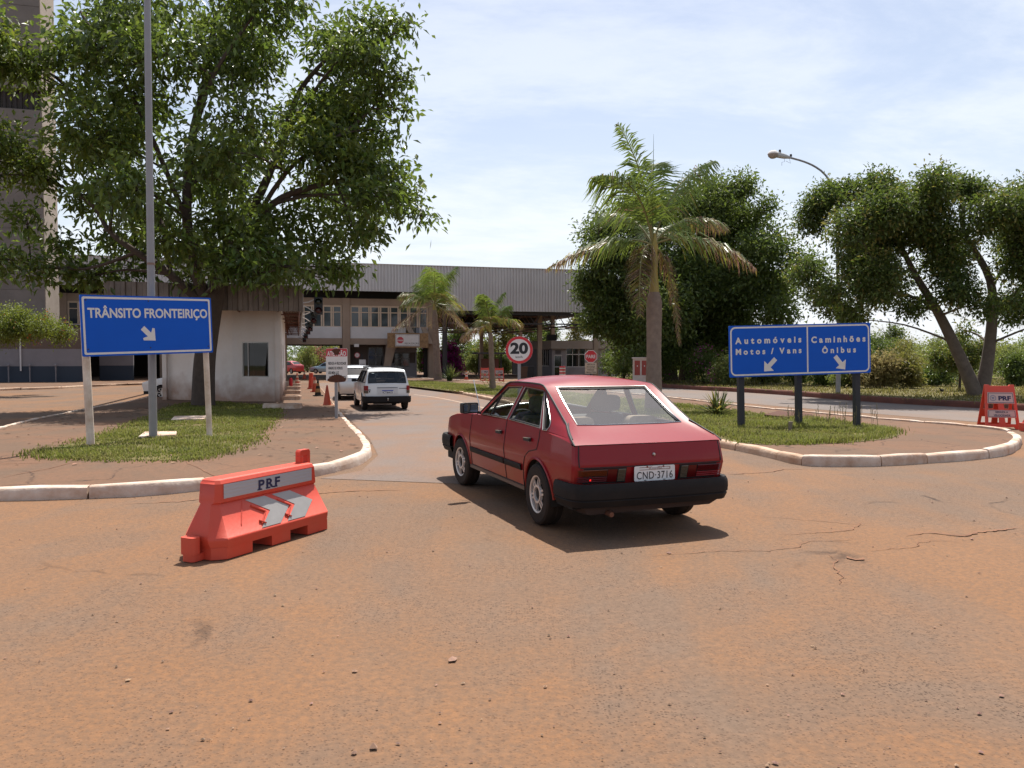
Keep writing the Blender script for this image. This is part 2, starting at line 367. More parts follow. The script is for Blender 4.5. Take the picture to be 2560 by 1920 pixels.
def poly_sheet(name, pts, h, m, skirt=0.0, kind='structure'):
    b = bmesh.new()
    vs = [b.verts.new((p[0], p[1], 0)) for p in pts]; b.faces.new(vs)
    bmesh.ops.triangulate(b, faces=b.faces[:])
    y0 = min(p[1] for p in pts); y1 = max(p[1] for p in pts)
    for k in KN:
        if y0 < k < y1: bmesh.ops.bisect_plane(b, geom=b.verts[:]+b.edges[:]+b.faces[:], plane_co=(0, k, 0), plane_no=(0, 1, 0))
    for q in b.verts: q.co.z = T(q.co.y)+h
    bmesh.ops.recalc_face_normals(b, faces=b.faces)
    if b.faces and sum(f.normal.z for f in b.faces) < 0: bmesh.ops.reverse_faces(b, faces=b.faces)
    me = bpy.data.meshes.new(name); b.to_mesh(me); b.free(); me.materials.append(m)
    o = bpy.data.objects.new(name, me); COL.objects.link(o); return tag(o, kind=kind)
def smooth_line(pts, step=0.35, closed=False):
    "Catmull-Rom through the points"
    pts = [Vector((p[0], p[1], 0)) for p in pts]; n = len(pts); out = []
    rng = range(n if closed else n-1)
    for i in rng:
        p0 = pts[(i-1) % n] if closed or i > 0 else pts[0]; p1 = pts[i]; p2 = pts[(i+1) % n]
        p3 = pts[(i+2) % n] if closed or i+2 < n else pts[-1]
        k = max(2, int((p2-p1).length/step))
        for j in range(k):
            s = j/k
            out.append(0.5*((2*p1)+(p2-p0)*s+(2*p0-5*p1+4*p2-p3)*s*s+(3*p1-p0-3*p2+p3)*s**3))
    if not closed: out.append(pts[-1])
    return out
def kerb(name, line, h, m, wtop=0.15, stone=1.0, inward=1, jit=0.012, gap=0.026):
    "kerb stones along the road-side foot line; inward = side (+1 left of travel) the pavement lies on"
    mb = MB(); acc = 0; run = [line[0]]; rr = random.Random(5)
    def emit(run):
        if len(run) < 2: return
        dz = rr.uniform(-jit, jit); do = rr.uniform(-jit, jit); rows = []
        for i, p in enumerate(run):
            d = (run[min(i+1, len(run)-1)]-run[max(i-1, 0)]).normalized(); nrm = Vector((-d.y, d.x, 0))*inward
            e = 0
            if i == 0: p = p + d*gap/2
            if i == len(run)-1: p = p - d*gap/2
            zb = T(p.y); f = lambda o, z: (p.x+nrm.x*(o+do), p.y+nrm.y*(o+do), zb+z)
            ed = 0.012 if i in (0, len(run)-1) else 0.0
            rows.append([f(ed, -0.05), f(ed+0.006, h*0.5+rr.uniform(-.004, .004)), f(ed+0.018+rr.uniform(-.003, .004), h-0.014+dz-ed), f(ed+0.036, h+dz-ed+rr.uniform(-.004, .004)), f(wtop-0.02, h+0.004+dz-ed), f(wtop, h-0.012+dz-ed), f(wtop, -0.05)])
        mb.grid(rows)
        for r in (rows[0], rows[-1]): mb.add(r, [tuple(range(7))])
    for a, b in zip(line, line[1:]):
        acc += (b-a).length; run.append(b)
        if acc >= stone*rr.uniform(0.85, 1.2): emit(run); run = [b]; acc = 0
    emit(run)
    return tag(mb.build(name, m, ang=50), kind='structure')
IH = 0.13    # height of the islands above the road
def GP(pts, h=0.0): return [G(u, v, h) for u, v in pts]
# ---- left island
kl_px = [(-420, 1262), (-160, 1258), (93, 1253), (336, 1244), (520, 1227), (700, 1206), (800, 1191), (880, 1172), (925, 1150), (931, 1132), (915, 1108), (886, 1077), (862, 1050), (846, 1030)]
KL = smooth_line(GP(kl_px))
# beyond the warning sign the kerb runs along the lane to the passage
far_l = [G(836, 1012), G(818, 990), G(803, 972), G(795, 962)]
KLf = smooth_line([KL[-1]]+far_l)
kerb('kerb', KL, IH+0.012, M_kerbw, inward=1, stone=1.05)
kerb('kerb', KLf, 0.06, M_kerbp, inward=1, stone=1.4)
left_edge = [Vector((-21.5, 52, 0)), Vector((-18.2, 42, 0)), Vector((-16.2, 36, 0)), G(322, 1011), G(217, 1031), G(100, 1056), G(0, 1083), G(-420, 1200)]
isl = [p.copy() for p in KL[::2]] + [p for p in KLf[1:]] + [Vector((-18, 52, 0))] + left_edge
def inset(pts, d):
    out = []; n = len(pts)
    for i in range(n):
        a, b, c = pts[i-1], pts[i], pts[(i+1) % n]
        t = ((b-a).normalized()+(c-b).normalized()); t.z = 0
        t = t.normalized() if t.length > 1e-6 else (c-b).normalized()
        out.append(Vector((b.x-t.y*d, b.y+t.x*d, 0)))
    return out
poly_sheet('pavement', inset(isl, 0.1), IH, M_pave)
kerb('kerb', smooth_line(left_edge), IH+.03, M_kerbw, inward=1, stone=2.0, gap=0.006, wtop=0.12)
# expansion joints scored across the left pavement
mbj = MB()
def ribbon(mb, pts, wd, h, taper=True, jag=0.0, rr=random.Random(3)):
    rows = []; n = len(pts)
    wob = 0.0
    for i, p in enumerate(pts):
        d = (pts[min(i+1, n-1)]-pts[max(i-1, 0)]); d.z = 0; d.normalize(); nr = Vector((-d.y, d.x, 0))
        wob = wob*.86+rr.gauss(0, jag*.9) if jag else 0.0; p = p+nr*wob
        k = wd*(0.5+0.8*rr.random() if jag else 1.0)*(min(1, 4*min(i+0.3, n-1-i+0.3)/n) if taper else 1)
        o = rr.uniform(-jag, jag); a = p+nr*(o+k/2); b = p+nr*(o-k/2)
        rows.append([(a.x, a.y, T(a.y)+h), (b.x, b.y, T(b.y)+h)])
    mb.grid(rows)
for l in ([(0, 1196), (120, 1172), (205, 1150)], [(-60, 1160), (60, 1158), (160, 1155)], [(455, 1152), (540, 1190), (575, 1208)], [(620, 1160), (760, 1150), (830, 1148)], [(640, 1100), (750, 1098), (850, 1097)]):
    ribbon(mbj, smooth_line([G(u, v, IH) for u, v in l], 0.12), 0.016, IH+0.005, jag=0.012)
tag(mbj.build('pavement_joint', M_crack, smooth=False), kind='structure')
# ---- right island (median): near kerb, rounded tip, far kerb
kr_px = [(930, 957), (985, 963), (1027, 968), (1060, 972), (1100, 977), (1150, 986), (1209, 999), (1300, 1018), (1450, 1048), (1600, 1082), (1790, 1118), (1895, 1140), (1975, 1160), (2030, 1167), (2120, 1168), (2205, 1167), (2320, 1160), (2430, 1152), (2510, 1141), (2548, 1124), (2552, 1106), (2520, 1092), (2430, 1080), (2320, 1070), (2199, 1059), (2071, 1046), (1898, 1029), (1660, 1000), (1500, 985), (1330, 968), (1180, 957), (1080, 951), (1000, 946), (950, 950)]
KR = smooth_line(GP(kr_px), 0.4, closed=True)
k0 = KR.index(min(KR, key=lambda p: (p-G(2030, 1167)).length))
kerb('kerb', KR[:k0], IH+0.012, M_kerbp, inward=1, stone=0.9)
k1 = KR.index(min(KR, key=lambda p: (p-G(2520, 1092)).length))
kerb('kerb', KR[k0-1:k1], IH+0.02, M_kerbw, inward=1, stone=0.95)
kerb('kerb', KR[k1-1:]+[KR[0]], IH+0.045, M_kerbw, inward=1, stone=1.5, wtop=0.12)
poly_sheet('pavement', inset(KR[::2], 0.1), IH-0.005, M_pave)
# faded edge line along the lane by the median
mbl = MB(); ribbon(mbl, smooth_line([G(u, v+10) for u, v in [(1035, 977), (1090, 984), (1150, 996), (1209, 1010), (1300, 1032)]], 0.5), 0.11, 0.012, taper=False)
tag(mbl.build('edge_line', M_line, smooth=False), kind='structure')
# lane asphalt, newer and greyer, running from the junction joint to the passage
lane = [G(800, 1198), G(905, 1178), G(945, 1140), G(925, 1100), G(893, 1068), G(860, 1035)] + far_l + [G(800, 956), G(905, 956)] + GP(kr_px[:10]) + [G(1720, 1120), G(1800, 1165), G(1560, 1180), G(1240, 1215)]
poly_sheet('road', lane, 0.011, M_road2)
# far road on the right, greyer asphalt with dusty shoulders
vk_px = [(2900, 1052), (2560, 1028), (2199, 1007), (1898, 984), (1750, 976), (1655, 969), (1560, 962), (1500, 957)]
VK = smooth_line(GP(vk_px), 0.8)
shl = [G(2900, 1100), G(2560, 1064), G(2199, 1036), G(1898, 1012), G(1660, 990), G(1500, 974)]
M_road3 = ground_mat('grey_lane_asphalt', (0.215, 0.150, 0.115), (0.185, 0.158, 0.145), DARKR, patch_scale=0.15, gfac=(0.30, 0.55), speck=0.3)
poly_sheet('road', VK+shl[::-1], 0.011, M_road3)
kerb('kerb', VK, 0.24, M_kerbr, inward=-1, stone=2.5, gap=0.004, wtop=0.2)
VH = 0.18
verge = [Vector((p.x+0.1, p.y+0.1, 0)) for p in VK] + [G(1470, 951), Vector((11, 73, 0)), Vector((14, 100, 0)), Vector((30, 138, 0)), Vector((190, 138, 0)), Vector((190, 26, 0))]
poly_sheet('verge', verge, VH, M_soil)
# left yard kerb and walk in front of the annex building
lk = [G(-300, 990), G(0, 977), G(130, 973), G(280, 965), G(380, 962)]
kerb('kerb', smooth_line(lk, 0.8), 0.14, M_kerbp, inward=1, stone=2.0)
poly_sheet('pavement', [Vector((p.x, p.y+0.1, 0)) for p in lk]+[Vector((-18, 58, 0)), Vector((-32, 75, 0)), Vector((-75, 75, 0)), Vector((-75, 40, 0))], 0.12, M_pave)
# worn joint between the old and the new asphalt, and the cracks of the junction
mbc = MB()
rr0 = random.Random(8)
for l, wd in (([(690, 1248), (760, 1240), (860, 1232), (960, 1228), (1020, 1229)], 0.07), ([(1790, 1185), (1850, 1186), (1930, 1180), (2010, 1172)], 0.06),
              ([(1950, 1338), (2040, 1336), (2110, 1330), (2150, 1322), (2158, 1308)], 0.025), ([(2260, 1342), (2300, 1338), (2340, 1336), (2400, 1342), (2480, 1330), (2560, 1322)], 0.07),
              ([(1620, 1396), (1760, 1385), (1900, 1378), (1990, 1372), (2040, 1360), (2150, 1345)], 0.022), ([(2060, 1386), (2090, 1400), (2098, 1440), (2100, 1470)], 0.02),
              ([(2150, 1380), (2260, 1372), (2330, 1352), (2420, 1362)], 0.02), ([(1860, 1290), (2000, 1300), (2130, 1312), (2200, 1316)], 0.018), ([(2125, 1395), (2140, 1402), (2155, 1398)], 0.08),
              ([(300, 1262), (420, 1258), (560, 1243), (690, 1226)], 0.05)):
    ribbon(mbc, smooth_line([G(u, v) for u, v in l], 0.05), wd*.45, 0.0145, jag=min(wd*.6, .015), rr=rr0)
tag(mbc.build('asphalt_crack', M_crack, smooth=False), kind='structure')
# loose stones on the asphalt
def stones(n, rng):
    V = []; F = []
    ico = np.array([(0,0,1),(0.9,0,0.2),(0.28,0.85,0.2),(-0.72,0.53,0.25),(-0.72,-0.53,0.2),(0.28,-0.85,0.2),(0,0,-0.4)])
    fc = np.array([(0,1,2),(0,2,3),(0,3,4),(0,4,5),(0,5,1),(6,2,1),(6,3,2),(6,4,3),(6,5,4),(6,1,5)])
    for i in range(n):
        d = 2.6+9.5*rng.random()**1.6; x = (rng.random()*2-1)*d*0.72; s = 0.003+0.008*rng.random()**4
        if rng.random() < 0.02: s *= 2
        q = ico*(0.7+0.6*rng.random((7, 1)))*np.array([s*(0.8+0.8*rng.random()), s*(0.8+0.8*rng.random()), s*0.8])
        a = rng.random()*6.28; c, sn = math.cos(a), math.sin(a)
        q = np.c_[q[:, 0]*c-q[:, 1]*sn+x, q[:, 0]*sn+q[:, 1]*c+d, q[:, 2]+T(d)+0.012]
        F.append(fc+7*i); V.append(q)
    return np.concatenate(V), np.concatenate(F)
def np_mesh(name, V, F, mats, mi=None, smooth=False, parent=None):
    me = bpy.data.meshes.new(name); k = F.shape[1]
    me.vertices.add(len(V)); me.vertices.foreach_set('co', np.ascontiguousarray(V, dtype=np.float32).ravel())
    me.loops.add(F.size); me.loops.foreach_set('vertex_index', np.ascontiguousarray(F, dtype=np.int32).ravel())
    me.polygons.add(len(F)); me.polygons.foreach_set('loop_start', np.arange(0, F.size, k, dtype=np.int32))
    try: me.polygons.foreach_set('loop_total', np.full(len(F), k, dtype=np.int32))
    except Exception: pass
    for m in (mats if isinstance(mats, (list, tuple)) else [mats]): me.materials.append(m)
    if mi is not None: me.polygons.foreach_set('material_index', np.ascontiguousarray(mi, dtype=np.int32))
    me.polygons.foreach_set('use_smooth', np.full(len(F), smooth)); me.update(calc_edges=True); me.validate()
    o = bpy.data.objects.new(name, me); COL.objects.link(o)
    if parent is not None: o.parent = parent
    return o
V_, F_ = stones(1100, RNG)
tag(np_mesh('gravel', V_, F_, M_stone), 'loose grit and small stones scattered over the dusty asphalt', 'gravel', kind='stuff')

# ------------------------------------------------------------------ grass
M_grass = mat('grass_blade', (0.135, 0.165, 0.030), 0.7, island=0.55, spec=0.2, trans=(0.22, 0.26, 0.05, 0.35), col2=(0.20, 0.175, 0.050), nscale=0.9, namt=0.4)
M_grassd = mat('verge_grass_blade', (0.125, 0.125, 0.03), 0.7, island=0.5, spec=0.2, trans=(0.24, 0.23, 0.05, 0.35), col2=(0.21, 0.165, 0.06), nscale=0.35, namt=0.3)
def inside(x, y, poly):
    px = np.array([p[0] for p in poly]); py = np.array([p[1] for p in poly]); r = np.zeros(len(x), bool); j = len(px)-1
    for i in range(len(px)):
        c = ((py[i] > y) != (py[j] > y)) & (x < (px[j]-px[i])*(y-py[i])/(py[j]-py[i]+1e-12)+px[i]); r ^= c; j = i
    return r
Tv = np.vectorize(T)
def grass(name, poly, n, hgt, h0, label, m, rag=0.25, near=1.0, wd=0.006):
    xs = [p[0] for p in poly]; ys = [p[1] for p in poly]; y0, y1 = min(ys), max(ys); X = []; Y = []; tot = 0
    while tot < n:
        k = n; x = RNG.uniform(min(xs)-0.3, max(xs)+0.3, k); y = y0-0.3+(y1-y0+0.6)*RNG.random(k)**near
        jx = x+RNG.normal(0, rag*0.5, k); jy = y+RNG.normal(0, rag*0.5, k)
        keep = inside(jx, jy, poly); X.append(x[keep]); Y.append(y[keep]); tot += keep.sum()
        if keep.sum() == 0: break
    x = np.concatenate(X)[:n]; y = np.concatenate(Y)[:n]
    pn = np.sin(x*2.3+np.sin(y*1.9)*1.4)*np.sin(y*2.7+np.sin(x*1.3)*1.7)+.5*np.sin(x*6.1+y*4.3)*np.sin(y*7.7-x*3.1); kp = RNG.random(len(x)) < np.clip(.95+.75*pn, .12, 1); x, y = x[kp], y[kp]; n = len(x)
    hh = hgt*(0.45+0.9*RNG.random(n))*(1+0.5*np.sin(x*1.7+1)*np.sin(y*1.3)); a = RNG.random(n)*6.283; lean = 0.25+0.6*RNG.random(n)
    ww = wd*(0.7+0.6*RNG.random(n))*(1+y/26); dx, dy = np.cos(a), np.sin(a); z = Tv(y)+h0
    b1 = np.c_[x-dy*ww, y+dx*ww, z]; b2 = np.c_[x+dy*ww, y-dx*ww, z]
    m1 = np.c_[x+dx*hh*lean*0.3-dy*ww*.7, y+dy*hh*lean*0.3+dx*ww*.7, z+hh*0.6]; m2 = np.c_[x+dx*hh*lean*0.3+dy*ww*.7, y+dy*hh*lean*0.3-dx*ww*.7, z+hh*0.6]
    tp = np.c_[x+dx*hh*lean, y+dy*hh*lean, z+hh]; t2 = tp+np.c_[dy*ww*.2, -dx*ww*.2, 0*z]
    V = np.stack([b1, b2, m2, m1, t2, tp], 1).reshape(-1, 3); i = np.arange(n)[:, None]*6
    F = np.concatenate([i+np.array([0,1,2,3]), i+np.array([3,2,4,5])])
    return tag(np_mesh(name, V, F, m), label, 'grass', kind='stuff')
gl_px = [(75, 1140), (150, 1149), (347, 1153), (498, 1150), (590, 1128), (648, 1100), (660, 1076), (700, 1028), (640, 1012), (500, 1005), (428, 1018), (347, 1053), (230, 1094), (127, 1117)]
GLp = smooth_line(GP(gl_px, IH), 0.4, closed=True)
poly_sheet('grass_bed', inset(GLp, 0.12), IH+0.006, M_soil)
grass('grass', GLp, 42000, 0.055, IH, 'sunlit lawn under the left blue sign and around the tree', M_grass, near=1.5)
gr_px = [(2234, 1079), (2205, 1095), (2090, 1106), (1960, 1110), (1860, 1106), (1790, 1085), (1690, 1050), (1560, 1030), (1400, 1012), (1270, 992), (1150, 979), (1060, 969), (1000, 962), (965, 957), (1010, 952), (1100, 955), (1180, 961), (1330, 973), (1500, 990), (1660, 1006), (1898, 1034), (2071, 1051), (2180, 1064)]
GRp = smooth_line(GP(gr_px, IH), 0.5, closed=True)
poly_sheet('grass_bed', inset(GRp, 0.12), IH+0.003, M_soil)
grass('grass', GRp, 60000, 0.075, IH, 'uneven lawn of the median under the lane sign and palms', M_grass, near=2.2)
vg = [Vector((p.x, p.y, 0)) for p in VK if p.y < 75] + [Vector((12, 72, 0)), Vector((22, 72, 0)), Vector((40, 60, 0)), Vector((44, 30, 0))]
grass('grass', vg, 46000, 0.10, VH, 'dry grass strip beyond the far kerb below the trees', M_grassd, near=1.5, wd=0.008)
# ------------------------------------------------------------------ vehicles
M_tyre = mat('tyre_rubber', (0.011, 0.010, 0.010), 0.8, spec=0.25, col2=(0.030, 0.019, 0.014), nscale=5, namt=0.25)
M_alloy = mat('alloy_rim', (0.55, 0.50, 0.47), 0.4, 0.5)
M_blackp = mat('black_bumper_plastic', (0.008, 0.008, 0.009), 0.7, spec=0.2, col2=(0.018, 0.014, 0.013), nscale=4, namt=0.3)
M_dark = mat('dark_underside', (0.012, 0.010, 0.009), 0.9)
M_rubber = mat('black_rubber', (0.012, 0.012, 0.013), 0.7)
M_chrome = mat('chrome_trim', (0.42, 0.41, 0.40), 0.3, 1.0)
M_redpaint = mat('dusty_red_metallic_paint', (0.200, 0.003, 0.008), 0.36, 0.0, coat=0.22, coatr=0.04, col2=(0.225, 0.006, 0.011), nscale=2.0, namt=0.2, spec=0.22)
splash_or_reflection(M_redpaint, (.22, .062, .034), .55, .6)  # dust on the lower flank, plus its orange ground reflection painted in
M_white = mat('white_car_paint', (0.60, 0.60, 0.60), 0.3, coat=0.6)
M_silver = mat('silver_car_paint', (0.52, 0.53, 0.54), 0.32, 0.5, coat=0.6)
M_bluecar = mat('grey_blue_car_paint', (0.22, 0.32, 0.40), 0.3, 0.4, coat=0.6)
M_redcar2 = mat('bright_red_car_paint', (0.42, 0.015, 0.02), 0.3, coat=0.6)
M_glass = glassmat('car_glass', (0.88, 0.92, 0.92), ior=2.4)
M_glassd = glassmat('tinted_car_glass', (0.24, 0.26, 0.27))
M_seat = mat('brown_seat_cloth', (0.30, 0.22, 0.15), 0.9, col2=(0.22, 0.16, 0.11), nscale=18)
M_seatd = mat('dark_seat_cloth', (0.06, 0.058, 0.060), 0.9)
M_trimin = mat('dark_interior_trim', (0.045, 0.041, 0.038), 0.8)
M_lred = mat('red_lamp_lens', (0.20, 0.005, 0.006), 0.3, spec=0.3)
M_ldark = mat('smoked_red_lamp_lens', (0.085, 0.004, 0.005), 0.3, spec=0.3)
M_lamber = mat('amber_lamp_lens', (0.115, 0.026, 0.007), 0.3, spec=0.3)
M_lclear = mat('clear_lamp_lens', (0.10, 0.075, 0.05), 0.3, spec=0.3)
M_lit = mat('lit_brake_spot', (0.8, 0.01, 0.01), 0.2, emit=(1.0, 0.02, 0.02, 0.9))
M_plate = mat('number_plate_face', (0.68, 0.69, 0.70), 0.5, col2=(0.56, 0.56, 0.57), nscale=12, namt=0.2)
M_ink = mat('black_lettering', (0.010, 0.010, 0.014), 0.6)
M_navy = mat('navy_lettering', (0.012, 0.014, 0.06), 0.6)
M_steel = mat('dull_steel', (0.33, 0.31, 0.30), 0.45, 0.8)

def wheel(parent, x, y, z, rad, rim, wdt, side, style, steer=0.0):
    e = empty('wheel', (x, y, z), steer); e.parent = parent
    t = MB(); h = wdt/2
    t.lathe([(rim*0.98, -h*0.85), (rim*1.05, -h), (rad*0.9, -h*1.0), (rad*0.97, -h*0.86), (rad, -h*0.62), (rad, -h*0.2), (rad*0.985, -h*0.15), (rad*0.985, h*0.15), (rad, h*0.2), (rad, h*0.62), (rad*0.97, h*0.86), (rad*0.9, h), (rim*1.05, h), (rim*0.98, h*0.85)], 40, axis='y')
    t.build('tyre', M_tyre, e, ang=30)
    r = MB(); s = side
    yo = s*h*0.86
    r.lathe([(rim*0.90, yo-s*0.03), (rim*0.93, yo), (rim*1.02, yo+s*0.006), (rim*1.04, yo-s*0.006), (rim*0.98, yo-s*0.02), (rim*0.9, yo-s*0.06)], 40, axis='y')
    if style == 'web':
        for k in range(12):
            a = 2*math.pi*k/12; b = a+(0.16 if k % 2 else -0.16)
            r.bar((rim*0.93*math.cos(b), yo-s*0.012, rim*0.93*math.sin(b)), (rim*0.46*math.cos(a), yo-s*0.008, rim*0.46*math.sin(a)), rim*0.058, 0.018)
        r.lathe([(rim*0.36, yo-s*0.02), (rim*0.38, yo+s*0.004), (rim*0.50, yo+s*0.004), (rim*0.53, yo-s*0.02)], 32, axis='y')
    else:
        n = 7
        for k in range(n):
            a = 2*math.pi*k/n; c, q = math.cos(a), math.sin(a)
            r.bar((rim*0.93*c, yo-s*0.006, rim*0.93*q), (rim*0.15*c, yo-s*0.012, rim*0.15*q), rim*0.26, 0.02)
        r.lathe([(0.001, yo+s*0.004), (rim*0.2, yo+s*0.004), (rim*0.24, yo-s*0.02)], 20, axis='y')
    r.build('rim', M_alloy, e, ang=35)
    hb = MB(); hb.lathe([(0.001, yo-s*0.035), (rim*0.95, yo-s*0.035), (rim*0.98, yo-s*0.02)], 30, axis='y')
    if style == 'web': hb.lathe([(0.001, yo-s*0.01), (rim*0.30, yo-s*0.012), (rim*0.36, yo-s*0.02)], 24, axis='y')
    hb.build('wheel_disc', M_dark, e)
    return e
def arch_z(x, S, base):
    z = base
    for xw in S['wheels']:
        d = abs(x-xw)
        if d < S['arch']: z = max(z, S['hub']+math.sqrt(S['arch']**2-d*d))
    return z
def make_body(S, root, paint, glass):
    W = lambda x: lerp_tab(S['W'], x); ZS = lambda x: lerp_tab(S['belt'], x)
    zcr = S['crease']; tu, tl = S.get('tuck', (0.07, 0.10))
    def Y(x, z):
        d = z-zcr; y = W(x)
        if z > zcr: y -= tu*d+0.10*d*d
        else: y -= tl*(-d)+0.06*d*d
        return y
    xr = lambda z: lerp_tab(S['rear'], z); xf = lambda z: lerp_tab(S['front'], z)
    zb0 = S['sill']; xs = set(); x = 0.02
    while x < S['len']: xs.add(round(x, 3)); x += 0.11
    for xw in S['wheels']:
        for k in range(0, 17):
            xs.add(round(xw+S['arch']*math.cos(math.pi*k/16), 3))
    xs = sorted(xs)
    def base(x):
        b = zb0
        if x < S['wheels'][0]-S['arch']+1e-3: b = S.get('zrear', zb0)
        if x > S['wheels'][1]+S['arch']-1e-3: b = S.get('zfront', zb0)
        return arch_z(x, S, b)
    b = MB(); fl = [0, .08, .25, .5, .75, 1.0]; fu = [.25, .5, .75, .92, 1.0]
    edge = {}
    for s in (1, -1):
        cols = []
        for x in xs:
            zb = base(x); zs = ZS(x); zc = max(zcr, zb+0.02) if zs > zcr+0.03 else (zb+zs)/2
            zc = min(zc, zs-0.02)
            zz = [zb+(zc-zb)*f for f in fl]+[zc+(zs-zc)*f for f in fu]; col = []
            for z in zz:
                xx = min(max(x, xr(z)+0.045), xf(z)-0.06); col.append((xx, s*Y(xx, z), z))
            cols.append(col)
        b.grid(cols); edge[s] = (cols[0], cols[-1], [c[-1] for c in cols])
        # arch flange
        for xw in S['wheels']:
            pts = [(xw+S['arch']*math.cos(a), s*(Y(xw, S['hub']+S['arch']*max(0, math.sin(a)))+0.002), S['hub']+S['arch']*math.sin(a)) for a in [math.pi*k/24 for k in range(25)]]
            b.tube(pts, 0.014, 6)
        # corner bend at tail and nose
        for cl, xfun, sg in ((cols[0], xr, 1), (cols[-1], xf, -1)):
            mid = [(xfun(p[2])+sg*0.013, p[1]-s*0.016, p[2]) for p in cl]; inn = [(xfun(p[2]), p[1]-s*0.055, p[2]) for p in cl]
            b.grid([cl, mid, inn]); edge[(s, sg)] = inn
    for sg in (1, -1):
        a, c = edge[(1, sg)], edge[(-1, sg)]; bow = 0.02
        b.grid([[(p[0]-sg*bow*(1-(1-2*f)**2), p[1]+(q[1]-p[1])*f, p[2]+(q[2]-p[2])*f) for f in (0, .1, .25, .4, .5, .6, .75, .9, 1)] for p, q in zip(a, c)])
    # top surface: rows of (x, rail half width, z, crown, window half width or None)
    fr = [-1, -.97, -.85]; rows = []
    tops = S['top']; holes = []
    for i, (x, y, z, cr, wn, *pw) in enumerate(tops):
        wv = wn if wn else y*0.86
        ys = [-y, -(y+wv)/2, -wv, -wv*.6, -wv*.2, wv*.2, wv*.6, wv, (y+wv)/2, y]
        rows.append([(x, q, z+cr*(1-abs(q/y)**(pw[0] if pw else 2.4))) for q in ys])
    isg = [bool(tops[i][4]) and bool(tops[i+1][4]) for i in range(len(tops)-1)]
    b.grid(rows, skip=lambda i, j: isg[i] and 2 <= j <= 6)
    glassrows = []; cur = []
    for i in range(len(tops)):
        if tops[i][4]: cur.append(i)
        else:
            if len(cur) > 1: glassrows.append(cur)
            cur = []
    for run in glassrows:
        g = MB(); k = 0.012
        g.grid([[(p[0], p[1], p[2]-k) for p in rows[i][2:8]] for i in run]); g.build('windscreen' if rows[run[0]][0][0] > S['len']*0.5 else 'rear_window', glass, root)
        loop = rows[run[0]][2:8]+[rows[i][7] for i in run[1:-1]]+rows[run[-1]][2:8][::-1]+[rows[i][2] for i in run[1:-1]][::-1]
        t = MB(); t.tube([(p[0], p[1], p[2]+0.002) for p in loop], S.get('trim_r', 0.011), 6, closed=True); t.build('window_trim', S['trim'], root)
        t = MB(); t.tube([(p[0], p[1], p[2]-0.012) for p in [Vector(q)+(Vector((sum(a[0] for a in loop)/len(loop), 0, sum(a[2] for a in loop)/len(loop)))-Vector(q)).normalized()*0.014 for q in loop]], 0.010, 6, closed=True); t.build('window_seal', M_rubber, root)
    # greenhouse sides with window openings
    tt = S['tumble']; g0, g1 = S['green']
    def Yg(x, z):
        zs = ZS(x); return Y(x, min(z, zs)) - max(0, z-zs)*tt
    for s in (1, -1):
        bx = [x for x in xs if g0 <= x <= g1]
        loop = [(x, ZS(x)) for x in bx]+[(r[0], r[2]) for r in tops[::-1] if g0-1e-6 <= r[0] <= g1+1e-6]
        outer = [Vector((x, z, 0)) for x, z in loop]
        hol = [[Vector((x, z, 0)) for x, z in h] for h in S['windows']]
        allp = outer+[p for h in hol for p in h]
        tri = geometry.tessellate_polygon([outer]+hol)
        rail = {round(r[0], 4): r for r in tops}
        vs = []
        for i, p in enumerate(allp):
            y = Yg(p.x, p.y)
            if len(bx) <= i < len(outer): y = rail[round(p.x, 4)][1]
            elif i < len(bx): y = Y(p.x, p.y)
            vs.append((p.x, s*y, p.y))
        b.add(vs, [tuple(t) for t in tri])
        for h in S['windows']:
            n = len(h); c = Vector((sum(p[0] for p in h)/n, sum(p[1] for p in h)/n))
            b.grid([[(x, s*Yg(x, z), z) for x, z in h], [(x, s*(Yg(x, z)-0.022), z) for x, z in h]], closed=True)
            t = MB(); t.tube([(x, s*(Yg(x, z)+0.003), z) for x, z in h], S.get('trim_s', 0.008), 6, closed=True); t.build('window_trim', S['trim'], root)
            gl = MB(); tr = geometry.tessellate_polygon([[Vector((x, z, 0)) for x, z in h]])
            gl.add([(x, s*(Yg(x, z)-0.016), z) for x, z in h], [tuple(q) for q in tr]); gl.build('side_window', glass, root, smooth=False)
            sl = MB(); sl.tube([(c.x+(x-c.x)*0.96, s*(Yg(x, z)-0.010), c.y+(z-c.y)*0.95) for x, z in h], 0.009, 6, closed=True); sl.build('window_seal', M_rubber, root)
        # strip from shoulder to the rail where there is no greenhouse
        for lo, hi in ((-1, g0), (g1, 99)):
            rr_ = [r for r in tops if lo-1e-6 <= r[0] <= hi+1e-6]
            if len(rr_) > 1: b.grid([[(r[0], s*Y(r[0], ZS(r[0])), ZS(r[0])) for r in rr_], [(r[0], s*r[1], r[2]) for r in rr_]])
    # tail and nose lips
    for r, sg in ((tops[0], 1), (tops[-1], -1)):
        zt = ZS(r[0]); e1 = [p for p in rows[0 if sg == 1 else -1]]
        xx = (xr if sg == 1 else xf)(zt); yy = Y(xx, zt)-0.055
        b.grid([[(xx-sg*0.02*(1-(p[1]/r[1])**2), p[1]/r[1]*yy, zt) for p in e1], e1])
    bo = b.build('body', paint, root, ang=40)
    # wheel wells, floor and inner lining
    u = MB(); L0, L1 = 0.12, S['len']-0.15
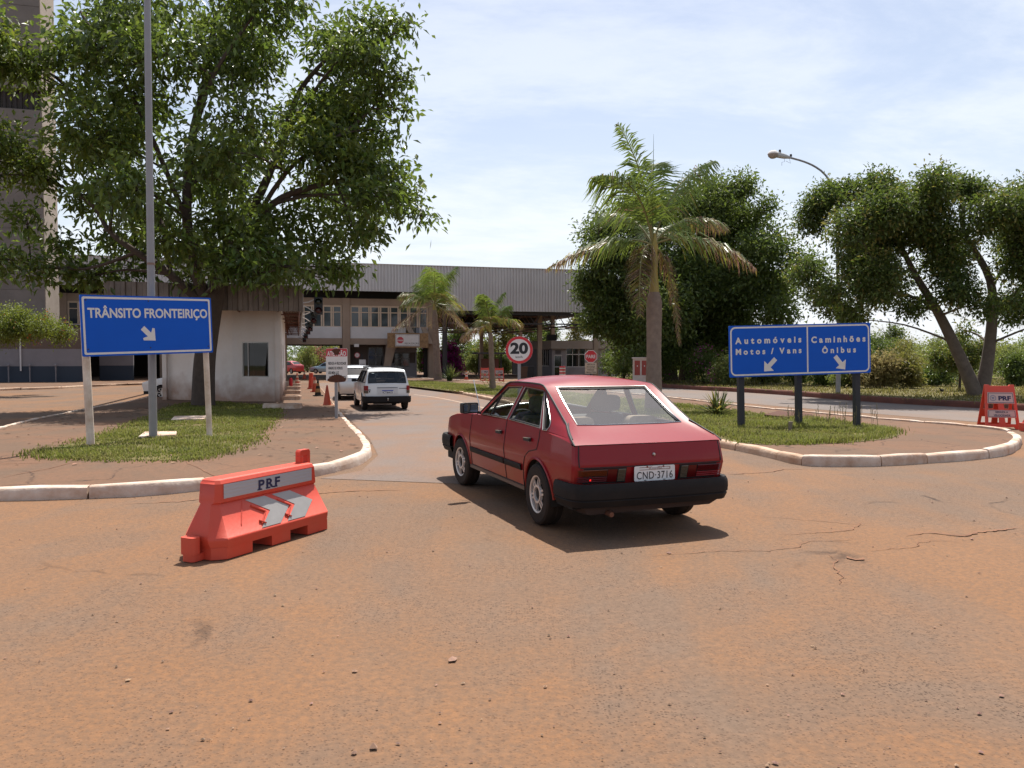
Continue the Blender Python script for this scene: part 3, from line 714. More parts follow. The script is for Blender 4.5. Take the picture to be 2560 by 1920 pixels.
    for s in (1, -1):
        for xw in S['wheels']:
            a = [math.pi*k/16 for k in range(-1, 18)]
            u.grid([[(xw+(S['arch']-0.004)*math.cos(q), s*(Y(xw, zcr)-0.012), S['hub']+(S['arch']-0.004)*math.sin(q)) for q in a], [(xw+S['arch']*math.cos(q), s*0.45, S['hub']+S['arch']*math.sin(q)) for q in a]])
            u.add([(xw+S['arch']*math.cos(q), s*0.46, S['hub']+S['arch']*math.sin(q)) for q in a], [tuple(range(len(a)))])
    for xa, xb in ((L0, S['wheels'][0]-S['arch']), (S['wheels'][0]+S['arch'], S['wheels'][1]-S['arch']), (S['wheels'][1]+S['arch'], L1)):
        if xb > xa: u.box(xa, xb, -W(0.6)+0.06, W(0.6)-0.06, zb0-0.03, zb0+0.10)
    u.box(L0+0.1, L1-0.1, -0.45, 0.45, zb0-0.06, zb0+0.08)
    u.build('underbody', M_dark, root, smooth=False)
    q = MB(); x0, x1 = S['cabin']
    for s in (1, -1):
        q.grid([[(x, s*(Y(x, ZS(x))-0.035), ZS(x)-0.004) for x in np.linspace(x0, x1, 14)], [(x, s*(Y(x, 0.5)-0.06), zb0+0.1) for x in np.linspace(x0, x1, 14)]])
    q.build('door_lining', M_trimin, root)
    return Y, ZS, Yg
def seat(root, x, y, z, m, w=0.48, bh=0.58, lean=0.18, head=True):
    e = empty('seat', (x, y, z)); e.parent = root
    s = MB(); s.box(0, 0.48, -w/2, w/2, 0, 0.16); s.build('seat_cushion', m, e, bevel=0.04)
    s = MB(); s.add([(0.02,-w/2,0.12),(0.02,w/2,0.12),(0.14,w/2,0.12),(0.14,-w/2,0.12),(-lean,-w/2*.86,bh),(-lean,w/2*.86,bh),(-lean+.10,w/2*.86,bh),(-lean+.10,-w/2*.86,bh)], [(0,1,2,3),(4,5,6,7),(0,1,5,4),(1,2,6,5),(2,3,7,6),(3,0,4,7)])
    s.build('seat_back', m, e, bevel=0.03)
    if head:
        h = MB(); h.prism(rrect(-0.15, 0.15, bh+0.03, bh+0.20, 0.06), -lean-0.02, -lean+0.08, 'yz'); h.build('headrest', m, e, bevel=0.025)
    return e
def plate(root, x, z, w, h, draw, name='number_plate'):
    e = empty(name, (x, 0, z), -R(90)); e.parent = root      # local -Y faces backwards
    p = MB(); p.prism(rrect(-w/2, w/2, -h/2, h/2, 0.014), 0, 0.004, 'xz'); p.build('plate_face', M_plate, e, ang=30)
    draw(e); return e

# ---- the red five-door fastback turning into the lane
RED = dict(len=4.16, hub=0.285, arch=0.335, wheels=(0.79, 3.26), crease=0.615, sill=0.285, tuck=(0.11, 0.10), zrear=0.40, zfront=0.42,
    W=[(0, .742), (.12, .760), (.5, .782), (1.2, .79), (2.6, .79), (3.3, .78), (3.8, .752), (4.05, .715), (4.2, .66)],
    belt=[(0, .80), (.3, .845), (.55, .868), (.8, .885), (1.6, .905), (2.5, .902), (2.8, .893), (3.2, .872), (3.7, .825), (4.0, .772), (4.2, .72)],
    rear=[(.25, .12), (.45, .075), (.60, .03), (.64, .03), (.80, .065), (.9, .08)], front=[(.2, 4.05), (.45, 4.10), (.70, 4.16), (.9, 4.12)],
    top=[(.065, .722, .808, .004, None, 8), (.15, .712, .850, -.008, None, 8), (.26, .686, .890, -.016, None, 8), (.36, .656, .933, -.022, None, 8), (.43, .634, .964, -.024, .535, 8), (.58, .621, 1.038, -.024, .522, 8), (.74, .609, 1.122, -.022, .510, 8), (.90, .599, 1.208, -.016, .496, 8), (1.02, .592, 1.266, -.004, .484, 8),
         (1.07, .590, 1.285, .008, None, 4), (1.16, .588, 1.296, .034, None, 3), (1.30, .592, 1.300, .054, None), (1.45, .596, 1.302, .060, None), (1.70, .600, 1.302, .064, None), (1.95, .602, 1.294, .062, None), (2.03, .604, 1.278, .06, None), (2.08, .608, 1.260, .06, .56), (2.3, .640, 1.140, .07, .59), (2.5, .668, 1.030, .08, .62), (2.68, .695, .935, .08, .645),
         (2.75, .712, .902, .06, None), (2.85, .735, .898, .045, None), (3.2, .738, .880, .045, None), (3.6, .728, .842, .04, None), (3.9, .702, .798, .035, None), (4.08, .668, .755, .03, None)],
    green=(.065, 2.75), tumble=0.47, cabin=(.55, 2.72), trim=M_chrome, trim_r=0.0075, trim_s=0.0042,
    windows=[[(1.70, .918), (2.52, .915), (2.06, 1.235), (1.64, 1.250)], [(.795, .898), (1.625, .918), (1.565, 1.252), (1.06, 1.232)], [(.725, .887), (1.035, 1.225), (1.005, 1.222), (.67, .995), (.622, .955), (.612, .925), (.640, .886)]])
CAR_YAW = R(20.3); hx = Vector((-math.sin(CAR_YAW), math.cos(CAR_YAW), 0))
car_o = Vector((.935, 7.72, 0)) - hx*0.86; car_o.z = T(car_o.y)+0.012
red = thing('hatchback_car', car_o, R(90)+CAR_YAW, 'dusty dark red old fastback car turning at the junction, driver at the wheel', 'car')
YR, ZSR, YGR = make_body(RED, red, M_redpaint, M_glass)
for x, st in ((.79, 0), (3.26, R(4))):
    for s in (1, -1): wheel(red, x, s*0.70, .285, .287, .172, .175, s, 'web', st)
def red_car():
    def seam(pts, r=0.006):
        m = MB(); m.tube(pts, r, 5); m.build('panel_gap', M_rubber, red)
    for s in (1, -1):
        side = lambda x, z, o=0.0: (x, s*(YR(x, z)+o), z)
        seam([side(2.86, z) for z in (.30, .45, .615, .75, .89)])
        seam([side(1.67, z) for z in (.30, .45, .615, .75, .91)])
        seam([side(.775, z) for z in (.885, .80)]+[side(.80, .70), side(.98, .665), side(1.08, .60), side(1.14, .50), side(1.16, .40), side(1.17, .30)])
        seam([side(x, .305) for x in (1.17, 1.7, 2.3, 2.86)])
        # black side moulding in two lengths
        for xa, xb in ((1.18, 1.655), (1.685, 2.84)):
            m = MB(); xs = np.linspace(xa, xb, 8)
            m.grid([[side(x, z0, o) for x in xs] for z0, o in ((.455, -.002), (.457, .014), (.463, .018), (.507, .018), (.514, .014), (.516, -.002))]); m.build('side_moulding', M_blackp, red)
        # door handles
        for x in (1.83, 1.02):
            m = MB(); z = .775
            m.prism([(x-.075, z-.016), (x+.075, z-.020), (x+.075, z+.012), (x-.075, z+.018)], s*(YR(x, z)+.006), s*(YR(x, z)+.030), 'xz'); m.build('door_handle', M_rubber, red, bevel=0.004)
            m = MB(); m.bar(side(x-.06, z+.014, .031), side(x+.07, z+.010, .031), .006, .006); m.lathe([(.001, s*(YR(x, z)+.004)), (.026, s*(YR(x, z)+.002))], 14, (x-.01, 0, z-.03), 'y'); m.build('handle_strip', M_chrome, red)
        # gutter along roof and fastback edge
        m = MB(); g = [t for t in RED['top'] if 0.06 <= t[0] <= 2.7]
        m.tube([(t[0], s*(t[1]+.006), t[2]-.004) for t in g], 0.009, 6); m.build('roof_gutter', M_rubber if s == 1 else M_rubber, red)
        # vent window divider
        m = MB(); m.bar((2.16, s*(YGR(2.16, 1.16)-.008), 1.165), (2.24, s*(YGR(2.24, .91)-.008), .912), .022, .02); m.build('window_divider', M_rubber, red)
        # tail lamps
        yo, yi = s*.735, s*.275
        lamp = empty('tail_lamp', (0, 0, 0)); lamp.parent = red
        bz = lambda z: lerp_tab(RED['rear'], z)
        def lens(nm, y0, y1, z0, z1, mm, pr=.012, ribs=0):
            q = MB(); n = 6
            bow = lambda y: -0.02*(1-(y/.69)**2)
            ys = np.linspace(y0, y1, n); zs = [z0, z1] if not ribs else []
            if ribs:
                for k in range(ribs):
                    a = z0+(z1-z0)*k/ribs; c = (z1-z0)/ribs; zs += [(a+c*.05, 0), (a+c*.5, .007), (a+c*.95, 0)]
            else: zs = [(z0, 0), (z1, 0)]
            q.grid([[(bz(z)+bow(min(abs(y), .69))-pr-o+max(0, abs(y)-.69)*0.9, y, z) for y in ys] for z, o in zs])
            q.grid([[(bz(z)+bow(min(abs(y), .69))-pr+max(0, abs(y)-.69)*0.9, y, z) for y in ys] for z in (z1, z1)]); q.build(nm, mm, lamp, ang=20)
        lens('lamp_housing', s*.262, s*.742, .478, .612, M_rubber, .006)
        lens('reverse_lens', s*.275, s*.345, .490, .602, M_lclear, .012, 9)
        lens('dark_lens', s*.352, s*.44, .490, .602, M_ldark, .012)
        lens('amber_lens', s*.446, s*.735, .545, .602, M_lamber if s == 1 else M_ldark, .012, 5)
        lens('red_lens', s*.446, s*.735, .490, .540, M_ldark if s == 1 else M_lred, .012, 3)
        lens('brake_glow', s*.590, s*.604, .506, .520, M_lit if s == 1 else M_lred, .0185)
    # number plate CND 3716
    def draw(e):
        m = MB(); put_text(m, 'CND\u00b73716', 0, -.014, .355, .066, -.0022, offset=0.004, space=1.08)
        m.box(-.105, -.085, -.003, 0, -.060, -.055); m.box(.085, .105, -.003, 0, -.060, -.055); m.build('plate_lettering', M_ink, e, smooth=False)
        m = MB(); put_text(m, 'SP-POMPEIA', 0.005, .043, .13, .014, -.0022, offset=0.0)
        m.build('plate_lettering', mat('rust_ink', (.18, .055, .035), .8), e, smooth=False)
        m = MB()
        for a, b_ in (((-.15, .052), (-.03, .055)), ((-.15, .032), (.15, .034)), ((.03, .055), (.15, .052)), ((.15, .05), (.15, .032))): m.bar((a[0], -.002, a[1]), (b_[0], -.002, b_[1]), .003, .003)
        for x in (-.075, .085): m.lathe([(.001, -.006), (.008, -.004), (.009, 0)], 10, (x, 0, .056), 'y')
        m.build('plate_frame', mat('rust_ink', (.18, .055, .035), .8), e, smooth=False)
    plate(red, -.012, .552, .40, .130, draw)
    m = MB(); m.lathe([(.001, -.016), (.010, -.015), (.016, -.006), (.017, .02)], 16, (lerp_tab(RED['rear'], .71)-.02, -.01, .71), 'x'); m.build('boot_lock', M_chrome, red)
    # hatch outline seams
    for s in (1, -1):
        seam([(t[0], s*(t[1]-.012 if t[0] > .4 else t[1]-.004), t[2]+.004) for t in RED['top'] if .07 < t[0] < .5]+[])
        seam([(.07, s*.690, .800), (.045, s*.70, .70), (.028, s*.70, .625)])
    seam([(lerp_tab(RED['rear'], .618)-.02*(1-(y/.69)**2)-.002, y, .618) for y in np.linspace(-.69, .69, 13)], .0045)
    # bumpers wrapping round
    def bumper(name, xs, sg, z0, z1, reach):
        m = MB(); line = [(reach, .795), (xs+sg*.22, .797), (xs+sg*.12, .785), (xs+sg*.045, .750), (xs, .68), (xs-sg*.02, .45), (xs-sg*.03, .0)]
        full = line+[(x, -y) for x, y in line[-2::-1]]; rows = []
        for i, (x, y) in enumerate(full):
            a = Vector(full[max(i-1, 0)]); c = Vector(full[min(i+1, len(full)-1)]); d = (c-a).normalized(); n = Vector((d.y, -d.x))*(-1 if sg > 0 else 1)
            if n.x*(-sg) < 0 and abs(n.x) > abs(n.y): n = -n
            if abs(n.y) >= abs(n.x) and n.y*y < 0: n = -n
            h = z1-z0; prof = [(-.06, z1-.005), (-.015, z1), (0, z1-.03), (.004, z0+h*.62), (0, z0+h*.36), (-.012, z0+h*.33), (-.004, z0+h*.27), (-.03, z0), (-.08, z0)]
            rows.append([(x+n.x*o, y+n.y*o, z) for o, z in prof])
        m.grid(rows); m.build(name, M_blackp, red, ang=30)
    bumper('rear_bumper', -.055, 1, .288, .488, .36)
    bumper('front_bumper', 4.19, -1, .355, .565, 3.66)
    m = MB()
    for y0, y1, z0, z1 in ((-.68, .68, .19, .30),):
        m.add([(-.0, y0, z1), (-.0, y1, z1), (.02, y1-.06, z0+.03), (.02, y0+.10, z0+.05), (.3, y0, z1), (.3, y1, z1), (.32, y1-.1, z0), (.32, y0+.2, z0)], [(0,1,2,3),(4,5,6,7),(0,3,7,4),(1,2,6,5),(2,3,7,6),(0,1,5,4)])
    m.build('lower_valance', mat('earthy_valance', (.035, .02, .016), .9), red)
    m = MB(); m.tube([(.30, .44, .235), (.02, .44, .232), (-.04, .43, .222)], .026, 12, cap=False); m.tube([(-.04, .43, .222), (.0, .43, .225)], .022, 12); m.build('exhaust_pipe', mat('rusty_pipe', (.16, .075, .05), .55, .6), red)
    # sill strip
    for s in (1, -1):
        m = MB(); m.bar((1.13, s*.745, .280), (2.92, s*.745, .280), .03, .035); m.build('sill_strip', mat('dull_sill', (.09, .06, .05), .5, .3), red)
    # mirror (left), aerial, wiper
    m = MB(); m.M = Matrix.Translation((2.50, .90, .985)) @ Matrix.Rotation(R(12), 4, 'Z')
    m.prism(rrect(-.10, .10, -.060, .060, .022), -.032, .036, 'yz'); m.M = None; m.bar((2.52, .76, .925), (2.52, .86, .950), .05, .03); mo = m.build('door_mirror', M_rubber, red, bevel=0.008)
    m = MB(); m.M = Matrix.Translation((2.50, .90, .985)) @ Matrix.Rotation(R(12), 4, 'Z'); m.prism(rrect(-.088, .088, -.048, .048, .016), -.036, -.031, 'yz'); m.build('mirror_glass', mat('mirror_glass', (.5, .5, .5), .03, 1.0), mo)
    m = MB(); m.tube([(2.58, .75, .92), (2.60, .745, .985), (2.86, .735, 1.285)], .0055, 6); m.build('aerial', M_chrome, red)
    # interior
    for s in (1, -1):
        seat(red, 1.78, s*.36, .40, M_seatd, w=.50, bh=.55)
    b = MB(); b.box(.95, 1.42, -.62, .62, .42, .58); b.add([(1.0,-.62,.5),(1.0,.62,.5),(1.14,.62,.5),(1.14,-.62,.5),(.84,-.60,.85),(.84,.60,.85),(.95,.60,.85),(.95,-.60,.85)], [(0,1,2,3),(4,5,6,7),(0,1,5,4),(1,2,6,5),(2,3,7,6),(3,0,4,7)]); rs = b.build('rear_bench', M_seat, red, bevel=.03)
    for y in (.34, -.34):
        h = MB(); h.prism(rrect(y-.155, y+.155, .80, .985, .065), .80, .91, 'yz'); h.build('headrest', M_seat, rs, bevel=.03)
    p = MB(); p.box(.30, .86, -.60, .60, .80, .815); p.build('parcel_shelf', M_trimin, red)
    d = MB(); d.box(2.42, 2.78, -.66, .66, .62, .875); d.build('dashboard', M_trimin, red, bevel=.04)
    st = MB(); a = R(25); c = Vector((2.33, .36, .80)); ring = [(c.x-.185*math.sin(t)*math.sin(a), c.y+.185*math.cos(t), c.z+.185*math.sin(t)*math.cos(a)) for t in [2*math.pi*k/28 for k in range(28)]]
    st.tube(ring, .013, 8, closed=True); st.bar(ring[0], ring[14], .03, .012); st.bar(c, ring[21], .03, .012); st.bar(c, (2.5, .36, .74), .05, .05); st.build('steering_wheel', M_rubber, red)
    # crumpled pale cloth on the shelf behind the seats
    cl = MB(); rr = random.Random(4); rows = []
    for i in range(9):
        rows.append([(.40+.028*i, -.16+.036*j, .822+max(0, .05*math.sin(i*.9+j*.7)+.035*math.sin(j*1.9-i)+.02*rr.random())*math.sin(math.pi*(i+.5)/9.5)*math.sin(math.pi*(j+.5)/12)) for j in range(12)])
    cl.grid(rows)
    o = cl.build('folded_cloth', mat('pale_blue_cloth', (.30, .42, .52), .9), ang=80)
    o.matrix_world = Matrix.Translation(car_o) @ Matrix.Rotation(R(90)+CAR_YAW, 4, 'Z')
    tag(o, 'crumpled pale blue cloth on the shelf behind the rear window of the red car', 'cloth')
    # lower flank dust and painted orange ground reflection are in the paint; front lamps
    for s in (1, -1):
        f = MB(); f.box(4.09, 4.15, s*.42-.14, s*.42+.14, .60, .70); f.build('headlamp', M_lclear, red)
red_car()
# ------------------------------------------------------------------ people
M_skin = mat('warm_skin', (.36, .19, .12), .55); M_hair = mat('dark_hair', (.015, .012, .010), .6); M_shirt = mat('navy_shirt', (.018, .024, .06), .9); M_trous = mat('dark_trousers', (.03, .03, .035), .9)
def skinned(name, nodes, edges, m, parent, sub=2, root=0):
    me = bpy.data.meshes.new(name); me.from_pydata([n[:3] for n in nodes], edges, []); o = bpy.data.objects.new(name, me); COL.objects.link(o)
    md = o.modifiers.new('skin', 'SKIN'); md.use_smooth_shade = True
    if not me.skin_vertices: 
        b = bmesh.new(); b.from_mesh(me); b.verts.layers.skin.verify(); b.to_mesh(me); b.free()
    for i, n in enumerate(nodes):
        r = n[3]; me.skin_vertices[0].data[i].radius = (r if isinstance(r, tuple) else (r, r)); me.skin_vertices[0].data[i].use_root = (i == root)
    sm = o.modifiers.new('sub', 'SUBSURF'); sm.levels = sub; sm.render_levels = sub
    me.materials.append(m); o.parent = parent; return o
def driver(parent_mat, label):
    "seated person facing +X, hip at the local origin"
    p = empty('person', (0, 0, 0)); p.matrix_world = parent_mat; tag(p, label, 'person')
    skinned('shirt', [(0, 0, .05, (.15, .13)), (-.03, 0, .22, (.16, .12)), (-.07, 0, .40, (.17, .11)), (-.08, 0, .50, (.075, .075)),
                      (-.08, .17, .455, .062), (.08, .24, .27, .050), (-.08, -.17, .455, .062), (.07, -.23, .27, .050)],
            [(0, 1), (1, 2), (2, 3), (2, 4), (4, 5), (2, 6), (6, 7)], M_shirt, p)
    skinned('trousers', [(0, 0, .02, (.15, .12)), (.10, .10, .03, .095), (.48, .12, .08, .066), (.62, .12, -.28, .048), (.10, -.10, .03, .095), (.48, -.12, .08, .066), (.62, -.12, -.28, .048)], [(0, 1), (1, 2), (2, 3), (0, 4), (4, 5), (5, 6)], M_trous, p)
    # body: neck and head in one surface, then the bare forearms with hands
    h = MB(); prof = []
    rows = []
    for i in range(15):
        t = i/14; z = .50+t*.36
        if z < .60: rx = ry = .055; cx = -.075
        else:
            q = (z-.735)/.125; k = math.sqrt(max(0.02, 1-q*q)); rx = .098*k; ry = .076*k; cx = -.055
            if z < .68: cx += .012
        row = []
        for j in range(24):
            a = 2*math.pi*j/24; x = cx+rx*math.cos(a); y = ry*math.sin(a)
            if j in (0, 1, 23) and .695 < z < .745: x += .020 if j == 0 else .006      # nose
            if j in (2, 22) and .735 < z < .775: x -= .008                             # eye sockets
            if j in (6, 18) and .70 < z < .77: y *= 1.14                               # ears
            row.append((x, y, z))
        rows.append(row)
    h.grid(rows, closed=True); h.add(rows[-1], [tuple(range(24))])
    h.build('head', M_skin, p, ang=80)
    hh = MB(); rows = []
    for i in range(8):
        z = .735+.135*math.sin(math.pi/2*i/7); k = math.cos(math.pi/2*i/7)*.98+.02
        rows.append([(-.062+.106*k*math.cos(a), .083*k*math.sin(a), z-(.04 if math.cos(a) < -.2 and i == 0 else 0)+(.05 if math.cos(a) > .3 and i == 0 else 0)) for a in [2*math.pi*j/24 for j in range(24)]])
    hh.grid(rows, closed=True); hh.build('hair', M_hair, p, ang=80)
    for s in (1, -1):
        el = (.08, s*.24, .27); wr = (.34, s*.17, .36); kn = (.405, s*.155, .375)
        skinned('forearm', [(*el, .046), ((el[0]+wr[0])/2, s*.21, .32, .042), (*wr, .027), (*kn, (.036, .018))], [(0, 1), (1, 2), (2, 3)], M_skin, p)
        for k in range(4):
            y = s*(.125+.020*k); c = [(kn[0]-.005, y, .378+.004*k), (kn[0]+.035, y, .380), (kn[0]+.045, y, .350), (kn[0]+.022, y, .335)]
            skinned('finger', [(*q, .0095-.001*i) for i, q in enumerate(c)], [(0, 1), (1, 2), (2, 3)], M_skin, p, 1)
        c = [(kn[0]-.03, s*.125, .37), (kn[0]+.005, s*.105, .362), (kn[0]+.03, s*.108, .348)]
        skinned('thumb', [(*q, .0115-.0015*i) for i, q in enumerate(c)], [(0, 1), (1, 2)], M_skin, p, 1)
    return p
driver(Matrix.Translation(car_o) @ Matrix.Rotation(R(90)+CAR_YAW, 4, 'Z') @ Matrix.Translation((1.93, .36, .47)), 'driver in a navy shirt seated with hands on the wheel of the red car')

# ------------------------------------------------------------------ the other cars
WAG = dict(len=4.2, hub=0.29, arch=0.335, wheels=(0.74, 3.25), crease=0.66, sill=0.28, zrear=.30, zfront=.40,
    W=[(0, .755), (.15, .785), (.6, .80), (1.2, .81), (2.6, .81), (3.3, .80), (3.8, .77), (4.2, .68)],
    belt=[(0, .90), (1.6, .93), (2.6, .92), (3.2, .90), (3.8, .85), (4.2, .76)],
    rear=[(.25, .06), (.55, .03), (.9, .05)], front=[(.2, 4.1), (.9, 4.16)],
    top=[(.055, .745, .905, .006, None), (.075, .738, .945, .010, .66), (.12, .715, 1.06, .016, .65), (.18, .685, 1.20, .022, .63), (.23, .66, 1.31, .028, .60),
         (.28, .645, 1.375, .034, None), (.36, .635, 1.405, .04, None), (.7, .63, 1.425, .045, None), (1.4, .63, 1.435, .045, None), (1.95, .625, 1.42, .045, None), (2.05, .63, 1.395, .045, .58), (2.4, .68, 1.18, .06, .62), (2.72, .72, .96, .06, .65),
         (2.8, .735, .925, .05, None), (3.2, .74, .905, .045, None), (3.7, .73, .86, .04, None), (4.1, .67, .78, .03, None)],
    green=(.055, 2.8), tumble=0.34, cabin=(.2, 2.75), trim=M_rubber, trim_r=.012, trim_s=.009,
    windows=[[(1.75, .955), (2.62, .95), (2.08, 1.36), (1.72, 1.37)], [(.98, .955), (1.68, .955), (1.66, 1.37), (1.02, 1.365)], [(.22, .965), (.92, .955), (.95, 1.36), (.36, 1.345)]])
SED = dict(len=4.5, hub=0.31, arch=0.35, wheels=(0.95, 3.5), crease=0.68, sill=0.26, zrear=.28, zfront=.32,
    W=[(0, .72), (.15, .80), (.6, .85), (1.2, .865), (2.8, .865), (3.5, .85), (4.1, .80), (4.5, .68)],
    belt=[(0, .96), (.6, 1.0), (1.6, .98), (2.8, .95), (3.4, .92), (4.0, .84), (4.5, .72)],
    rear=[(.25, .10), (.5, .03), (.75, .04), (1.0, .09)], front=[(.2, 4.4), (.6, 4.5), (.9, 4.42)],
    top=[(.10, .74, .985, .012, None), (.30, .755, 1.015, .014, None), (.50, .75, 1.04, .016, None), (.56, .745, 1.06, .02, .64), (.8, .71, 1.20, .03, .61), (1.05, .67, 1.33, .04, .58), (1.12, .66, 1.36, .045, None),
         (1.5, .64, 1.42, .05, None), (1.9, .635, 1.435, .05, None), (2.3, .64, 1.415, .05, None), (2.38, .645, 1.39, .05, .58), (2.7, .70, 1.22, .06, .62), (3.1, .755, 1.0, .07, .66), (3.2, .775, .95, .06, None), (3.5, .79, .925, .055, None), (4.0, .77, .85, .05, None), (4.35, .70, .765, .04, None)],
    green=(.10, 3.2), tumble=0.42, cabin=(.55, 3.1), trim=M_rubber, trim_r=.010, trim_s=.008,
    windows=[[(2.0, 1.0), (3.0, .985), (2.36, 1.355), (1.97, 1.375)], [(1.1, 1.01), (1.92, 1.0), (1.9, 1.375), (1.35, 1.345)], [(.85, 1.03), (1.03, 1.015), (1.26, 1.325), (1.18, 1.30)]])
def light_car(S, name, loc, yaw, paint, glass, label, rims='spoke', steer=0.0, bump=None, group=None):
    c = thing(name, loc, R(90)+yaw, label, 'car', group); Y, ZS, YG = make_body(S, c, paint, glass)
    for x, st in zip(S['wheels'], (0, steer)):
        for s in (1, -1): wheel(c, x, s*(lerp_tab(S['W'], x)-.095), S['hub'], S['hub'], S['hub']*.62, .185, s, rims, st)
    seat(c, S['wheels'][1]-1.45, .37, .42, M_seatd, bh=.62); seat(c, S['wheels'][1]-1.45, -.37, .42, M_seatd, bh=.62)
    b = MB(); b.box(S['wheels'][0]+.15, S['wheels'][0]+.6, -.62, .62, .42, .58); b.box(S['wheels'][0]+.08, S['wheels'][0]+.22, -.60, .60, .5, .97); b.build('rear_bench', M_seatd, c, bevel=.03)
    d = MB(); d.box(S['wheels'][1]-.75, S['wheels'][1]-.4, -.68, .68, .62, .90); d.build('dashboard', M_trimin, c, bevel=.04)
    for s in (1, -1):
        for x in (S['wheels'][1]-.42, S['wheels'][1]-1.5, S['wheels'][0]+.36):
            m = MB(); m.tube([(x, s*Y(x, z), z) for z in (S['sill']+.02+(.35 if x < 1.3 else 0), .66, .8, ZS(x))], .004, 5); m.build('panel_gap', M_rubber, c)
        for x in (S['wheels'][1]-1.38, S['wheels'][0]+.52):
            m = MB(); m.bar((x-.08, s*(Y(x, .82)+.015), .82), (x+.08, s*(Y(x, .82)+.015), .82), .022, .03); m.build('door_handle', paint, c, bevel=.004)
        m = MB(); xm = S['wheels'][1]-.72; m.M = Matrix.Translation((xm, s*(Y(xm, .9)+.09), ZS(xm)+.07)); m.prism(rrect(-.09, .09, -.055, .06, .03), -.04, .05, 'yz'); m.M = None; m.build('door_mirror', M_rubber if S is WAG else paint, c, bevel=.01)
    return c, Y, ZS, YG
A_YAW = R(14.9)
def ground_at(x, y, h=0.012): return Vector((x, y, T(y)+h))
# white estate: tail centre seen at the lane
wl = P(969, 1000, 27.6); wag, Yw, Zw, Gw = light_car(WAG, 'estate_car', ground_at(wl.x, wl.y), R(17), M_white, M_glassd, 'white estate car with roof bars waiting in the lane behind the silver saloon')
def wagon_bits():
    m = MB(); 
    prof = [(-.02, .50), (-.055, .49), (-.06, .40), (-.045, .30), (.0, .27)]
    line = [(.38, .815), (.15, .81), (.05, .78), (.0, .70), (-.02, .35), (-.025, 0)]; full = line+[(x, -y) for x, y in line[-2::-1]]
    rows = []
    for i, (x, y) in enumerate(full):
        k = 1 if abs(y) < .75 else 0
        rows.append([(x+(o if k else o*.3), y+(0 if k else math.copysign(-o*.5, y)), z) for o, z in prof])
    m.grid(rows); m.build('rear_bumper', M_blackp, wag, ang=40)
    for s in (1, -1):
        l = empty('tail_lamp', (0, 0, 0)); l.parent = wag
        for nm, z0, z1, mm in (('red_lens', .70, .86, M_lred), ('clear_lens', .60, .695, M_lclear)):
            q = MB(); q.grid([[(.012, s*.66, z), (.018, s*.735, z), (.06, s*.772, z), (.16, s*.798, z)] for z in (z0, z1)]); q.add([(.012, s*.66, z1), (.018, s*.735, z1), (.06, s*.772, z1), (.16, s*.798, z1)], [(0, 1, 2, 3)]); q.build(nm, mm, l)
        q = MB()
        for z in (1.468,): q.bar((.45, s*.60, z), (1.9, s*.60, z), .03, .03)
        for x in (.6, 1.75): q.bar((x, s*.60, 1.41), (x, s*.60, 1.47), .04, .04)
        q.build('roof_rail', M_rubber, wag)
    for x in (.75, 1.55):
        q = MB(); q.bar((x, -.66, 1.505), (x, .66, 1.505), .045, .03); q.build('roof_bar', M_rubber, wag)
    q = MB(); q.box(-.012, .04, -.36, .33, .575, .775); q.build('plate_recess', mat('recess_grey', (.50, .50, .51), .4), wag)
    def draw(e):
        m = MB(); m.box(-.195, .195, -.0025, 0, .032, .064); m.build('plate_band', mat('plate_blue', (.02, .04, .30), .5), e, smooth=False)
        m = MB(); put_text(m, 'ICT6A15', 0, -.014, .345, .070, -.0026, offset=0.03); m.build('plate_lettering', M_ink, e, smooth=False)
    plate(wag, -.018, .645, .40, .130, draw)
    q = MB(); q.tube([(-.02, 0, .36), (-.11, 0, .36), (-.11, 0, .40)], .016, 8); q.lathe([(.001, .035), (.02, .028), (.026, .01), (.02, -.012), (.012, -.02)], 12, (-.11, 0, .41)); q.build('tow_ball', M_chrome, wag)
    q = MB(); q.bar((.02, -.66, .76), (.02, -.40, .765), .006, .018); q.build('tailgate_badge', M_ink, wag)
    q = MB(); q.bar((-.005, .58, .72), (-.005, .66, .72), .006, .03); q.bar((-.005, .60, .66), (-.005, .64, .66), .006, .05); q.build('tailgate_badge', M_ink, wag)
    q = MB(); q.bar((-.0, .36, .79), (-.0, -.35, .79), .02, .02); q.build('tailgate_handle', M_rubber, wag, bevel=.004)
    q = MB(); q.tube([(.26, .1, 1.40), (.22, .1, 1.43), (.20, 0, 1.43)], .006, 6); q.build('rear_wiper', M_rubber, wag)
wagon_bits()
sl = P(893, 990, 34.2); sed, Ys, Zs_, Gs = light_car(SED, 'saloon_car', ground_at(sl.x, sl.y), R(12.5), M_silver, M_glassd, 'silver saloon waiting ahead of the white estate car in the lane')
for s in (1, -1):
    q = MB(); q.grid([[(.035, s*.50, z), (.045, s*.66, z), (.10, s*.765, z), (.30, s*.822, z+.01)] for z in (.80, .93)]); q.build('tail_lamp', M_lred, sed)
    q = MB(); q.bar((.06, s*.55, .42), (.09, s*.70, .42), .02, .05); q.build('reflector', M_lred, sed)
# white hatchback behind the left booth, side on
hl = P(401, 960, 34.6)
hat, Yh, Zh, Gh = light_car(SED, 'parked_car', ground_at(hl.x+3.55, hl.y+0.6), R(84), M_white, M_glassd, 'white car parked behind the left booth with only its front wheel showing')
